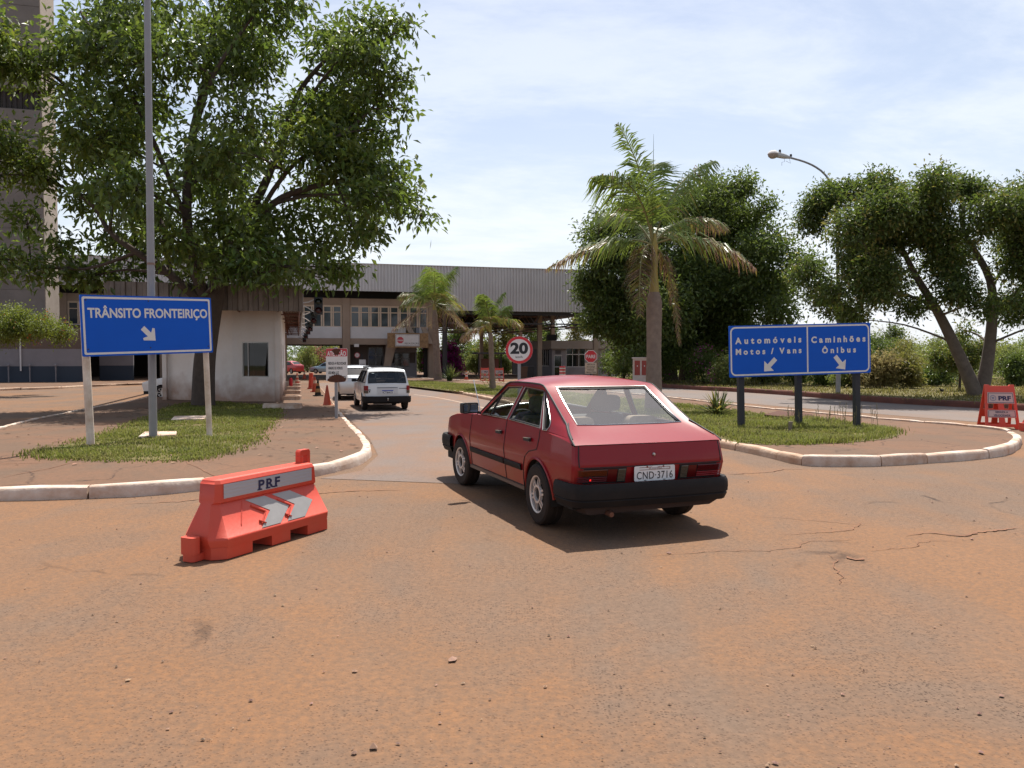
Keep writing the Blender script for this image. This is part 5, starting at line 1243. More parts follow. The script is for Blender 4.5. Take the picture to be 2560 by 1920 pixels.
# bus shelter and far items by the hut
s = G(1228, 946); sh = thing('bus_shelter', s, BA, 'small dark roofed shelter beyond the right hand lane', 'shelter')
m = MB(); m.box(-1.4, 1.5, -.6, 1.2, 2.1, 2.25); m.build('roof', M_trussd, sh, bevel=.02)
for x in (-.9, 1.1): m = MB(); m.box(x-.06, x+.06, .8, .92, 0, 2.1); m.build('post', M_trussd, sh)
m = MB(); m.box(-.7, .9, .86, .9, .5, 1.7); m.build('back_panel', mat('rust_panel', (.14, .05, .035), .8), sh)
# ------------------------------------------------------------------ signs and street furniture
M_blue = mat('sign_blue', (.002, .088, .50), .55, spec=.2, col2=(.002, .080, .46), nscale=3, namt=.2); M_film = mat('retroreflective_white', (.66, .63, .61), .5, col2=(.58, .55, .53), nscale=8, namt=.2)
M_postw = mat('whitewashed_post', (.72, .64, .56), .9, col2=(.42, .30, .22), nscale=3.5, namt=.3); M_postd = mat('dark_painted_post', (.022, .024, .030), .7)
M_back = mat('sign_back_metal', (.30, .30, .31), .5, .5)
M_galv = mat('galvanised_pole', (.27, .275, .29), .55, .35, col2=(.21, .20, .205), nscale=1.5, namt=.2)
def arrow(mb, cx, cz, L_, ang, y):
    a = R(ang); sh = [(-.62, -.16), (.08, -.16), (.08, -.50), (.62, 0), (.08, .50), (.08, .16), (-.62, .16)]
    pts = [(cx+L_*(x*math.cos(a)-z*math.sin(a)), cz+L_*(x*math.sin(a)+z*math.cos(a))) for x, z in sh]
    tri = geometry.tessellate_polygon([[Vector((*p, 0)) for p in pts]]); mb.add([(p[0], y, p[1]) for p in pts], [tuple(t) for t in tri])
def arrow2(mb, cx, cz, L_, ang, y):
    a = R(ang); sh = [(-.62, -.16), (-.02, -.16), (-.16, -.44), (-.04, -.52), (.52, 0), (-.04, .52), (-.16, .44), (-.02, .16), (-.62, .16)]
    pts = [(cx+L_*(x*math.cos(a)-z*math.sin(a)), cz+L_*(x*math.sin(a)+z*math.cos(a))) for x, z in sh]
    tri = geometry.tessellate_polygon([[Vector((*p, 0)) for p in pts]]); mb.add([(p[0], y, p[1]) for p in pts], [tuple(t) for t in tri])
def board(pl_, pr_, label, name='road_sign', hh=1.0, extra=.0, rad=.06):
    "flat sign between the bottom-left and bottom-right corner points"
    d = pr_-pl_; d.z = 0; W_ = d.length; c = (pl_+pr_)/2; e = thing(name, c, math.atan2(d.y, d.x), label, 'road sign')
    roll = math.atan2(pr_.z-pl_.z, W_); e.rotation_euler[1] = -roll
    m = MB(); m.prism(rrect(-W_/2, W_/2, 0, hh, .025), 0, .022, 'xz'); m.build('sign_panel', M_blue, e, ang=30)
    m = MB(); o_ = rrect(-W_/2+.028, W_/2-.028, .028, hh-.028, rad); i_ = rrect(-W_/2+.062, W_/2-.062, .062, hh-.062, max(.02, rad-.034)); ring_faces(m, o_, i_, -.0025)
    return e, m, W_
# left: TRÂNSITO FRONTEIRIÇO
ga_, gb_ = G(227, 1112, IH), G(524, 1091, IH); nn_ = Vector((-(gb_-ga_).y, (gb_-ga_).x, 0)).normalized(); sl_ = PH(207, 892, ga_-nn_*.11, nn_); sr_ = PH(533, 881, ga_-nn_*.11, nn_)
e, m, W_ = board(sl_, sr_, 'blue rectangular sign reading TRÂNSITO FRONTEIRIÇO on two white posts, lamp pole behind', hh=1.015, rad=.03)
put_text(m, 'TRÂNSITO FRONTEIRIÇO', .01, .725, W_*.915, .162, -.0026, offset=.028)
arrow2(m, -.03, .345, .28, -45, -.0026); m.build('sign_lettering', M_film, e, smooth=False)
bk = MB(); bk.box(-W_/2+.1, W_/2-.1, .0221, .06, .2, .26); bk.box(-W_/2+.1, W_/2-.1, .0221, .06, .74, .80); bk.build('back_rail', M_back, e)
sc_ = MB()
for x in (-.92, -.02, .92):
    for z in (.12, .93): sc_.lathe([(.001, -.008), (.010, -.006), (.013, 0)], 10, (x*W_/2, 0, z), 'y')
sc_.build('bolt', M_trussd, e)
def post_to(e, u, vb, x_top, wd, mtl, shape='round', h=IH, ztop=.9):
    g = G(u, vb, h); loc = e.matrix_world; bpy.context.view_layer.update(); inv = e.matrix_world.inverted(); b = inv @ g
    m = MB(); t = (b.x, b.y if abs(b.y) < .2 else .1, ztop)
    t = (b.x, b.y, ztop); b = b-Vector((0, 0, .04))
    if shape == 'round': m.tube([b, t], wd/2, 10)
    else: m.bar(b, t, wd, wd)
    return m.build('post', mtl, e, bevel=.004 if shape != 'round' else 0)
bpy.context.view_layer.update()
post_to(e, 227, 1112, 0, .125, M_postw); post_to(e, 524, 1091, 0, .105, M_postw)
# lamp pole behind the sign
lp = G(383, 1096, IH); po = thing('lamp_pole', lp, 0, 'tall slim grey lamp pole rising behind the left blue sign', 'lamp pole')
tilt = P(368, 0, lp.y)-lp; m = MB(); m.tube([(0, 0, 0), (tilt.x*.33, tilt.y*.33, 2.6), (tilt.x*1, tilt.y, tilt.z), (tilt.x*1.25, tilt.y, tilt.z*1.25)], [.072, .066, .055, .05], 16); m.build('pole_shaft', M_galv, po)
m = MB(); m.tube([(tilt.x*.70, tilt.y*.7, 3.15), (tilt.x*.7, tilt.y*.7, 3.19)], .0685, 14); m.build('pole_band', mat('rusty_band', (.20, .13, .10), .8), po)
top = Vector((tilt.x*1.25, tilt.y, tilt.z*1.25)); m = MB(); m.tube([top, top+Vector((-.4, -.1, .7)), top+Vector((-1.4, -.3, 1.0))], .03, 8); m.box(top.x-2.0, top.x-1.35, top.y-.45, top.y-.2, top.z+.93, top.z+1.05); m.build('lamp_arm', M_galv, po)
# white slab pieces in the left grass
for uvs, lb in (([(346, 1098), (362, 1088), (442, 1087), (440, 1094)], 'chipped white concrete slab around the foot of the lamp pole'), ([(428, 1053), (436, 1047), (516, 1046), (512, 1052)], 'flat white concrete slab in the shaded grass behind the lamp pole')):
    pp = GP(uvs, IH); c = sum(pp, Vector())/4; m = MB(); m.prism([(p.x-c.x, p.y-c.y) for p in pp], 0, .055); tag(m.build('concrete_slab', M_kerbw, None, bevel=.008, loc=(c.x, c.y, c.z+.01)), lb, 'slab')
# right: Automóveis / Caminhões
ga_, gb_ = G(1853, 1069, IH), G(2142, 1066, IH); nn_ = Vector((-(gb_-ga_).y, (gb_-ga_).x, 0)).normalized(); sl_ = PH(1824, 944, ga_-nn_*.11, nn_); sr_ = PH(2177, 932, ga_-nn_*.11, nn_)
e, m, W_ = board(sl_, sr_, 'wide blue two part sign for cars and lorries on three dark posts', hh=1.12, rad=.12)
xd = W_*.047
m.box(xd-.016, xd+.016, -.0026, 0, .062, 1.058)
def words(tx, cx, cz, wd, h): put_text(m, tx, cx, cz, wd, h, -.0027, offset=.022, space=1.0)
def spaced(tx, x0, x1, cz, h):
    "letters spread evenly between x0 and x1, each kept at its natural width"
    gl = [(ch, text2d(ch, .042)) for ch in tx if ch != ' ']; k = h/.729
    adv = []
    for ch, (vs, fs) in gl: xs = [a for a, b in vs]; adv.append((max(xs)-min(xs))*k*1.0)
    gaps = sum(2.3 if tx[i] == ' ' else 1 for i in range(1, len(tx)) if tx[i] != ' ' or True) - sum(1 for c_ in tx if c_ == ' ')*1.0
    g = (x1-x0-sum(adv))/max(1, gaps); x = x0; gi = 0
    for i, ch in enumerate(tx):
        if ch == ' ': x += g*1.3; continue
        vs, fs = gl[gi][1]; mn = min(a for a, b in vs); m.add([((a-mn)*k*1.0+x, -.0027, b*k+cz-h/2) for a, b in vs], fs); x += adv[gi]+g; gi += 1
L_ = lambda u: (u-1820)/357.0*W_-W_/2          # pixel column along the panel
spaced('Automóveis', L_(1835), L_(2000), .795, .135); spaced('Motos / Vans', L_(1836), L_(2000), .555, .125)
spaced('Caminhões', L_(2025), L_(2164), .775, .135); spaced('Ônibus', L_(2052), L_(2139), .535, .125)
arrow(m, L_(1920), .245, .31, -135, -.0027); arrow(m, L_(2098), .245, .31, -52, -.0027)
m.build('sign_lettering', M_film, e, smooth=False)
bk = MB(); bk.box(-W_/2+.1, W_/2-.1, .0221, .07, .25, .31); bk.box(-W_/2+.1, W_/2-.1, .0221, .07, .85, .91); bk.build('back_rail', M_back, e)
bpy.context.view_layer.update()
for u, v, k in ((1853, 1068, 1), (1997, 1063, 1), (2142, 1065, 1)): post_to(e, u, v, 0, .125, M_postd, 'sq', ztop=1.1)
# rusty warning sign at the kerb
ws_ = G(841, 1046, IH); e = thing('warning_sign', ws_, R(2), 'rusted white and red ATENÇÃO sign on a grey post at the left kerb', 'road sign')
k = ws_.y/2000; zc = lambda v: CAM_H+(892-v)*k-ws_.z; xc = lambda u: (u-841)*k
M_rust = mat('flaking_rust', (.060, .022, .012), .95, col2=(.10, .035, .02), nscale=14, namt=.3, bump=.5)
m = MB(); m.prism(rrect(xc(817), xc(870), zc(953), zc(871), .03), -.05, -.035, 'xz'); m.build('sign_panel', M_film, e, ang=30)
m = MB(); m.prism(rrect(xc(817)+.003, xc(870)-.003, zc(891), zc(871.5), .025), -.0535, -.0505, 'xz'); m.build('red_header', M_fadedred, e, ang=30)
m = MB(); put_text(m, 'ATENÇÃO', xc(843.5), zc(883.5), .50, .12, -.0555, offset=.03); m.build('header_lettering', M_film, e, smooth=False)
m = MB()
for tx, v, a, b_ in (('REDUZA A VELOCIDADE', 908, 823, 867), ('ABAIXE OS VIDROS', 920, 822.5, 858), ('USE MEIA LUZ', 931.5, 822.5, 849), ('APAGUE O FAROL', 943, 824, 867)): put_text(m, tx, xc((a+b_)/2), zc(v), xc(b_)-xc(a), .070, -.0525, offset=.03)
m.build('sign_lettering', M_ink, e, smooth=False)
def blob(cx, cz, rx, rz, y, seed, lobes=3):
    r_ = random.Random(seed); ph = [r_.random()*6.28 for _ in range(4)]
    pts = []
    for i in range(40):
        a = 2*math.pi*i/40; q = 1+.16*math.sin(lobes*a+ph[0])+.10*math.sin(5*a+ph[1])+.06*math.sin(9*a+ph[2])
        pts.append((cx+rx*q*math.cos(a), cz+rz*q*math.sin(a)))
    return pts
m = MB(); m.prism(blob(xc(843), zc(879), .10, .085, 0, 2), -.060, -.056, 'xz')
pts = [(xc(820), zc(951))]+[(xc(820)+.52*i/24*1.0, zc(951)+.16*math.sin(math.pi*i/24)**.7+.014*math.sin(i*2.3)) for i in range(1, 24)]+[(xc(866), zc(951)), (xc(861), zc(954.5)), (xc(843), zc(956)), (xc(826), zc(954.5))]
m.prism(pts, -.060, -.054, 'xz'); m.build('rust_patch', M_rust, e, smooth=False)
m = MB(); m.bar((0, 0, -.05), (0, 0, zc(868)), .075, .075); m.build('post', M_galv, e, bevel=.004)
# 20 km/h
q = P(1298, 875, 25.2); gz = T(25.2)+IH
e = thing('speed_sign', (q.x, q.y, gz), R(-2), 'round 20 km/h speed limit sign with red ring standing on the median', 'road sign'); z0 = q.z-gz; r = .43
m = MB(); m.lathe([(.001, -.035), (r, -.035), (r, -.02), (.001, -.02)], 48, (0, 0, z0), 'y'); m.build('sign_panel', M_film, e)
m = MB(); ring_faces(m, ngon(0, z0, r-.003, 48), ngon(0, z0, r*.80, 48), -.0375); m.build('red_ring', M_signred, e, smooth=False)
m = MB(); put_text(m, '20', .0, z0+.065, .56, .335, -.0375, offset=.045); put_text(m, 'km/h', .0, z0-.215, .22, .072, -.0375, offset=.01); m.build('sign_lettering', M_ink, e, smooth=False)
m = MB(); m.bar((0, 0, -.05), (0, 0, z0+.2), .10, .035); m.build('post', M_galv, e, bevel=.003)
# PARE
q = P(1477, 891, 48); gz = T(48)
e = thing('stop_sign', (q.x, q.y, gz), R(3), 'red octagonal PARE sign with two beige plates below it, near the hut', 'road sign'); z0 = q.z-gz; K = 48/2000
m = MB(); m.prism(ngon(0, z0, .405, 8, math.pi/8), -.03, -.01, 'xz'); m.build('sign_panel', M_film, e, ang=20)
m = MB(); octagon(m, 0, z0, .37, -.0325); m.build('red_octagon', M_signred, e, smooth=False)
m = MB(); put_text(m, 'PARE', 0, z0, .56, .21, -.0350, offset=.02); m.build('octagon_lettering', M_film, e, smooth=False)
m = MB(); m.box(-14.5*K, 14.5*K, -.03, -.01, z0-30*K+.01, z0-16*K); m.box(-14.5*K, 14.5*K, -.03, -.01, z0-43*K, z0-30*K-.01); m.build('lower_plate', mat('faded_beige_plate', (.50, .39, .29), .7), e)
m = MB()
for tx, dz, wd in (('VEÍCULOS', -20, 20), ('DE CARGA', -26, 21), ('PARADA', -33.5, 17), ('OBRIGATÓRIA', -39.5, 26)): put_text(m, tx, 0, z0+dz*K, wd*K, 3.6*K, -.0325, offset=.02)
m.build('plate_lettering', M_ink, e, smooth=False)
m = MB(); m.bar((0, 0, 0), (0, 0, z0), .07, .05); m.build('post', M_trussd, e)

# ---- plastic road barrier with chevrons
M_orange = mat('sun_faded_orange_plastic', (.56, .046, .020), .5, col2=(.50, .068, .036), nscale=3, namt=.2, bump=.08, bscale=30)
M_tape = mat('grey_reflective_tape', (.36, .35, .34), .5, col2=(.29, .28, .27), nscale=9, namt=.2)
def chevron(x, z, yb):  # polygon in the sloping face, (x, z)
    return [(x-.30, z+.135), (x-.06, z+.135), (x+.13, z), (x-.06-.10, z-.175), (x-.30-.10, z-.175), (x-.14, z)]
def barrier(loc, rz, label):
    e = thing('plastic_barrier', loc, rz, label, 'barrier', 'orange plastic road barriers')
    b = MB(); L2 = .76
    # foot block, sloping shoulders and top rail as stacked lofts (local X along the barrier, -Y is the lettered face)
    def ringz(z, hx_, hy, ch=.05): return [(-hx_+ch, -hy, z), (hx_-ch, -hy, z), (hx_, -hy+ch, z), (hx_, hy-ch, z), (hx_-ch, hy, z), (-hx_+ch, hy, z), (-hx_, hy-ch, z), (-hx_, -hy+ch, z)]
    rows = [ringz(.085, L2-.02, .235, .10), ringz(.145, L2, .24, .11), ringz(.165, L2, .238, .11), ringz(.41, .655, .104, .045), ringz(.420, .650, .122, .04), ringz(.44, .645, .122, .035), ringz(.565, .635, .117, .035), ringz(.592, .62, .100, .03), ringz(.60, .59, .080, .03)]
    b.grid(rows, closed=True); b.add(rows[-1], [tuple(range(8))]); b.add(rows[0], [tuple(range(8))])
    for xa, xb in ((-L2+.02, -.36), (-.12, .12), (.36, L2-.02)):
        ch = .09
        b.prism([(xa+(ch if xa < -.5 else 0), -.233), (xb-(ch if xb > .5 else 0), -.233), (xb, -.233+(ch if xb > .5 else 0)), (xb, .233-(ch if xb > .5 else 0)), (xb-(ch if xb > .5 else 0), .233), (xa+(ch if xa < -.5 else 0), .233), (xa, .233-(ch if xa < -.5 else 0)), (xa, -.233+(ch if xa < -.5 else 0))], 0, .09)
    # locking lugs
    b.prism(rrect(-.86, -.70, -.065, .065, .03), 0, .055); b.prism(rrect(-.87, -.775, -.075, .075, .03), .055, .185)
    b.build('barrier_shell', M_orange, e, ang=25, bevel=.008)
    lug = MB(); x0 = .50
    lug.box(x0, x0+.042, -.03, .03, .59, .665); lug.box(x0+.108, x0+.15, -.03, .03, .59, .665); lug.prism([(x0, .665), (x0+.15, .665), (x0+.15, .70), (x0+.135, .718), (x0+.015, .718), (x0, .70)], -.03, .03, 'xz')
    lug.build('lifting_lug', M_orange, e, bevel=.004)
    t = MB(); f = lambda x, z, o: (x, -(.238+(z-.165)/(.41-.165)*(.104-.238))-o, z)
    # flat reflective strip with the letters
    n = 9
    t.grid([[(x, -.1235-(.0015 if i % 2 else 0), z) for x in (-.575, .555)] for i, z in enumerate(np.linspace(.448, .560, n))])
    t.build('reflective_strip', mat('ribbed_silver_tape', (.42, .43, .46), .35, .2), e, smooth=False)
    l = MB(); put_text(l, 'PRF', -.03, .503, .275, .080, -.1275, offset=.03, space=1.25); 
    for cx in (-.135, -.03, .062): l.box(cx-.045, cx+.012, -.1272, -.1265, .457, .469)
    l.build('lettering', M_navy, e, smooth=False)
    for cx in (-.03, .30):
        c = MB(); poly = [(cx-.29, .400), (cx-.05, .400), (cx+.20, .285), (cx+.02, .172), (cx-.22, .172), (cx-.05, .285)]
        sub = MB(); tri = geometry.tessellate_polygon([[Vector((*p, 0)) for p in poly]]); c.add([f(x, z, .0035) for x, z in poly], [tuple(q) for q in tri]); c.build('chevron_tape', M_tape, e, smooth=False)
        r_ = MB()
        for a, b_ in zip([(cx-.25, .350), (cx-.11, .285), (cx-.22, .230)], [(cx-.11, .285), (cx-.20, .205), (cx-.15, .20)]): r_.bar(f(*a, .001), f(*b_, .001), .022, .010)
        r_.build('raised_rib', M_orange, e, smooth=False)
    for sx in (-1, 1):
        r_ = MB(); r_.bar(f(sx*.36-.12*0, .395, .001), f(sx*.36-.10, .23, .001), .012, .008) if sx < 0 else None
        if sx < 0: r_.build('raised_rib', M_orange, e, smooth=False)
    return e
bl_, br_ = G(551, 1410), G(839, 1321); bd_ = (br_-bl_); ba_ = math.atan2(bd_.y, bd_.x); nb = Vector((-math.sin(ba_), math.cos(ba_), 0))
cb = (bl_+br_)/2 + nb*.235
barrier((cb.x, cb.y, T(cb.y)+.013), ba_, 'orange plastic barrier with PRF strip and grey chevrons on the dusty asphalt in front').scale = ((br_-bl_).length/1.50, .92, 1.0)
q = G(2556, 1080); barrier((q.x+.88, q.y+.1, T(q.y)+.013), 0, 'orange plastic barrier cut off by the right edge beside the folding board')
# ---- folding A boards
def a_board(name, loc, rz, label, sc=1.0, words_=True):
    e = thing(name, loc, rz, label, 'folding board', 'orange PRF folding boards'); H_ = 1.04*sc; w0, w1 = .37*sc, .315*sc; sp = .27*sc
    for s, nm in ((-1, 'front_leaf'), (1, 'rear_leaf')):
        y = lambda z: s*(.03*sc+sp*(1-z/H_))
        hw = lambda z: w0+(w1-w0)*z/H_
        b = MB(); o_ = [Vector((-hw(0), 0, 0)), Vector((-hw(0)+.09*sc, 0, 0)), Vector((-hw(0)+.12*sc, .05*sc, 0)), Vector((hw(0)-.12*sc, .05*sc, 0)), Vector((hw(0)-.09*sc, 0, 0)), Vector((hw(0), 0, 0)), Vector((hw(H_), H_, 0)), Vector((hw(H_)-.09*sc, H_, 0)), Vector((hw(H_)-.11*sc, H_-.03*sc, 0)), Vector((-hw(H_)+.11*sc, H_-.03*sc, 0)), Vector((-hw(H_)+.09*sc, H_, 0)), Vector((-hw(H_), H_, 0))]
        hol = []
        for za, zb2 in ((.12*sc, .265*sc), (.455*sc, .59*sc)):
            for xa, xb in ((-1, -.06), (.06, 1)):
                hol.append([Vector((xa*(hw(za)-.065*sc) if abs(xa) == 1 else xa*sc*1.2-(.0), za, 0)), Vector((xb*(hw(za)-.065*sc) if abs(xb) == 1 else xb*sc, za, 0)), Vector((xb*(hw(zb2)-.065*sc) if abs(xb) == 1 else xb*sc, zb2, 0)), Vector((xa*(hw(zb2)-.065*sc) if abs(xa) == 1 else xa*sc, zb2, 0))])
        al = o_+[v for h in hol for v in h]; tri = geometry.tessellate_polygon([o_]+hol)
        for off in (0, .035*sc): b.add([(v.x, y(v.y)+s*off*-1, v.y) for v in al], [tuple(t) for t in tri])
        for lp_ in [o_]+hol: b.grid([[(v.x, y(v.y), v.y) for v in lp_], [(v.x, y(v.y)-s*.035*sc, v.y) for v in lp_]], closed=True)
        lo = b.build(nm, M_orange, e, smooth=False)
        if s == -1:
            for za, zb2, tx in ((.60*sc, .86*sc, 0), (.275*sc, .445*sc, 1)):
                p = MB(); wv = hw(za)-.05*sc; pts = [(-wv, za), (wv, za), (hw(zb2)-.05*sc, zb2), (-hw(zb2)+.05*sc, zb2)]
                p.add([(x, y(z)-.012*sc, z) for x, z in pts]+[(x, y(z)-.001, z) for x, z in pts], [(0, 1, 2, 3), (0, 1, 5, 4), (1, 2, 6, 5), (2, 3, 7, 6), (3, 0, 4, 7)]); p.build('sign_plate', mat('soiled_sign_plate', (.46, .37, .33), .7), lo)
                l = MB(); rot = math.atan2(-(y(zb2)-y(za)), zb2-za)
                k_ = (y(1)-y(0))
                def tilt_text(tx_, cx, cz, wd, h, off):
                    t_ = MB(); put_text(t_, tx_, cx, cz, wd, h, 0, offset=off); l.add([(v[0], y(v[2])-.0145*sc, v[2]) for v in t_.v], t_.f)
                if tx == 0:
                    tilt_text('PRF', .085*sc, .725*sc, .27*sc, .10*sc, .05)
                    r_ = MB(); ring_faces(r_, ngon(-.165*sc, .725*sc, .070*sc, 24), ngon(-.165*sc, .725*sc, .052*sc, 24), 0); em = MB(); em.add([(v[0], y(v[2])-.0145*sc, v[2]) for v in r_.v], r_.f)
                    sh_ = [(-.165*sc+.03*sc*a, .725*sc+.035*sc*b2) for a, b2 in ((-1, .8), (1, .8), (1, -.2), (0, -1), (-1, -.2))]; em.add([(x, y(z)-.0146*sc, z) for x, z in sh_], [tuple(range(5))]); em.build('emblem', mat('faded_blue_grey_print', (.20, .20, .25), .7), lo, smooth=False)
                else:
                    tilt_text('REDUZA A', 0, .398*sc, .27*sc, .042*sc, .03); tilt_text('VELOCIDADE', 0, .325*sc, .36*sc, .042*sc, .03)
                fr_ = MB(); q1 = [(-wv+.012*sc, za+.012*sc), (wv-.012*sc, za+.012*sc), (hw(zb2)-.065*sc, zb2-.012*sc), (-hw(zb2)+.065*sc, zb2-.012*sc)]; q2 = [(a*.965, (b2-(za+zb2)/2)*.90+(za+zb2)/2) for a, b2 in q1]
                ring_faces(fr_, q1, q2, 0); l.add([(v[0], y(v[2])-.0143*sc, v[2]) for v in fr_.v], fr_.f); l.build('plate_lettering', M_navy, lo, smooth=False)
    return e
q = G(2511, 1074); a_board('folding_board', (q.x, q.y+.25, T(q.y)+.012), R(-12), 'large orange folding board with PRF plate on the far road at the right edge')
for (u, v), lb in (((1212, 954), 'left of two small orange PRF folding boards on the far lane behind the slim palm'), ((1248, 955), 'right of two small orange PRF folding boards on the far lane behind the slim palm')):
    q = G(u, v); a_board('folding_board', (q.x, q.y, T(q.y)+.012), R(4), lb)
# ---- cones
M_cone = mat('orange_cone_rubber', (.48, .065, .022), .6, col2=(.40, .07, .035), nscale=4, namt=.2); M_coneband = mat('cone_pale_band', (.58, .42, .30), .6); M_coneb = mat('black_cone_rubber', (.015, .014, .013), .6); M_coney = mat('dirty_yellow_band', (.42, .23, .09), .6)
def cone(loc, label, m1, m2, bands=(), sc=1.0, base_m=None):
    e = thing('traffic_cone', loc, random.random()*3, label, 'traffic cone', 'traffic cones beside the lane'); h = .75*sc; r0, r1 = .145*sc, .028*sc
    rr = lambda t: r0+(r1-r0)*t
    ts = sorted({0.0, 1.0}|{t for b_ in bands for t in b_}); prof = [(rr(t), .04*sc+(h-.04*sc)*t) for t in ts]
    for a, b_ in zip(ts, ts[1:]):
        isb = any(abs(a-q[0]) < 1e-6 for q in bands); m = MB(); m.lathe([(rr(a), .04*sc+(h-.04*sc)*a), (rr(b_), .04*sc+(h-.04*sc)*b_)], 20)
        if b_ == 1.0: m.lathe([(r1, h), (.001, h)], 20)
        m.build('reflective_band' if isb else 'cone_body', m2 if isb else m1, e)
    m = MB(); m.prism(rrect(-.20*sc, .20*sc, -.20*sc, .20*sc, .05*sc), 0, .04*sc); m.build('cone_base', base_m or m1, e, bevel=.006)
def cg(u, v, h=IH): return G(u, v, h)+Vector((0, 0, .004))
q = cg(818, 1015, .09); cone(q, 'plain orange traffic cone nearest the camera, beside the rusted sign', M_cone, M_cone, base_m=mat('faded_cone_base', (.50, .20, .10), .7))
cone(cg(795, 990, IH), 'black traffic cone with dirty yellow bands behind the plain orange one', M_coneb, M_coney, ((.18, .40), (.58, .74)))
cone(cg(787, 980, IH), 'orange and pale traffic cone right behind the black one', M_cone, M_coneband, ((.55, .75),))
cone(cg(743, 963, IH), 'orange cone with pale bands standing by the booth wall, deep in the lane', M_cone, M_coneband, ((.28, .42), (.60, .76)))
cone(cg(761, 947, .02), 'farthest orange cone in the shade of the passage', M_cone, M_coneband, ((.5, .7),))
cone(G(1166, 949, .012), 'orange and white banded cone on the far lane left of the folding boards', M_cone, M_film, ((.30, .46), (.62, .78)))
q = cg(778, 972, IH); e = thing('lane_barrel', q, 0, 'bent bright orange plastic lane marker among the cones', 'lane marker')
m = MB(); m.lathe([(.20, 0), (.21, .05), (.15, .08), (.12, .62), (.06, .66), (.001, .66)], 16); m.build('marker_body', M_orange, e); m = MB(); m.prism(rrect(-.10, .10, .62, .86, .03), -.06, .06, 'xz'); m.build('marker_handle', M_orange, e)
q = G(1406, 951); e = thing('traffic_drum', q, 0, 'red and white banded traffic drum in front of the customs hut', 'traffic drum')
m = MB(); m.lathe([(.30, 0), (.31, .1), (.24, .12), (.235, 1.05), (.20, 1.12), (.001, 1.12)], 20); m.build('drum_body', M_signred, e)
for z in (.42, .66, .90): m = MB(); m.lathe([(.243, z), (.2425, z+.11)], 20); m.build('reflective_band', M_film, e)
# fire extinguisher against the booth
q = Vector((B3.x-math.sin(A_YAW)*14.5+.28, B3.y+math.cos(A_YAW)*14.5, 0)); q.z = T(q.y)+IH
e = thing('fire_extinguisher', q, 0, 'red fire extinguisher standing against the side wall of the white booth', 'extinguisher')
m = MB(); m.lathe([(.09, .02), (.10, .05), (.10, .45), (.075, .53), (.03, .56), (.001, .56)], 16); m.build('cylinder', M_signred, e); m = MB(); m.tube([(0, 0, .56), (0, 0, .63), (.10, 0, .65)], .02, 8); m.tube([(.02, 0, .62), (.12, .02, .5), (.13, .02, .3)], .014, 6); m.build('valve', M_rubber, e)
# meter cabinets
M_cab = mat('white_masonry_cabinet', (.62, .58, .55), .9, col2=(.52, .34, .25), nscale=1.6, namt=.3)
M_cabd = mat('rust_red_door', (.30, .045, .03), .6)
for (u, v, h, wd, hh), lb in (((1602, 961, VH, .98, 1.66), 'white masonry cabinet with two red doors beside the royal palm'), ((1158, 935, 0, .62, 1.4), 'slim white cabinet with red doors far beyond the lane')):
    q = G(u, v, h); e = thing('meter_cabinet', q, R(-8), lb, 'cabinet', 'white meter cabinets with red doors'); m = MB(); m.box(-wd/2, wd/2, 0, .55, 0, hh-.08); m.build('cabinet_body', M_cab, e, bevel=.01)
    m = MB(); m.box(-wd/2-.06, wd/2+.06, -.06, .62, hh-.08, hh); m.build('cabinet_top', M_cab, e, bevel=.008)
    for s in (-1, 1):
        m = MB(); m.box(s*wd*.22-wd*.17, s*wd*.22+wd*.17, -.012, .0, hh*.34, hh*.88); d_ = m.build('cabinet_door', M_cabd, e, bevel=.004); m = MB(); m.box(s*wd*.22-.03, s*wd*.22+.03, -.02, -.0121, hh*.66, hh*.70); m.build('door_latch', M_film, d_)
# bins by the hut
for u, v, lb, mm in ((1309, 945, 'brown litter bin against the angled wall of the customs hut', mat('brown_bin', (.13, .06, .035), .7)), (1326, 944, 'dark litter bin with pale lid edges beside the brown bin', M_trussd)):
    q = G(u, v); q.z = T(q.y); e = thing('litter_bin', q, R(10), lb, 'litter bin', 'litter bins by the customs hut'); m = MB(); m.add([(-.26, -.22, .05), (.26, -.22, .05), (.26, .22, .05), (-.26, .22, .05), (-.33, -.28, .95), (.33, -.28, .95), (.33, .28, .95), (-.33, .28, .95)], [(3, 2, 1, 0), (4, 5, 6, 7), (0, 1, 5, 4), (1, 2, 6, 5), (2, 3, 7, 6), (3, 0, 4, 7)]); m.build('bin_body', mm, e, bevel=.02)
    m = MB(); m.box(-.36, .36, -.31, .31, .95, 1.02); m.build('bin_lid', mm, e, bevel=.02)
# right hand street lamp with curved arm
q = G(2095, 983, VH); e = thing('street_lamp', q, 0, 'street lamp with long curved arm rising behind the right hand tree', 'street lamp'); D_ = q.y; lc = lambda u, v: P(u, v, D_)-q
m = MB(); m.tube([(0, 0, 0), (0, 0, 3), lc(2094, 640), lc(2092, 520)], [.11, .10, .075, .065], 12); arm = [lc(2092, 520), lc(2086, 475), lc(2064, 438), lc(2040, 418), lc(2010, 404), lc(1975, 394)]; m.build('pole_shaft', M_galv, e)
m = MB(); m.tube(smooth_line([(a.x, a.z) for a in arm], .2) and [(v.x, arm[0].y, v.y) for v in smooth_line([(a.x, a.z) for a in arm], .2)], .045, 10); m.build('lamp_arm', M_galv, e)
a0, a1 = lc(1976, 394), lc(1921, 382); m = MB(); dd = (a1-a0).normalized()
m.tube([a0, a0+dd*.3, a0+dd*.62], [.055, .12, .14], 12); hd = m.build('lamp_housing', mat('lamp_grey', (.42, .42, .42), .5), e)
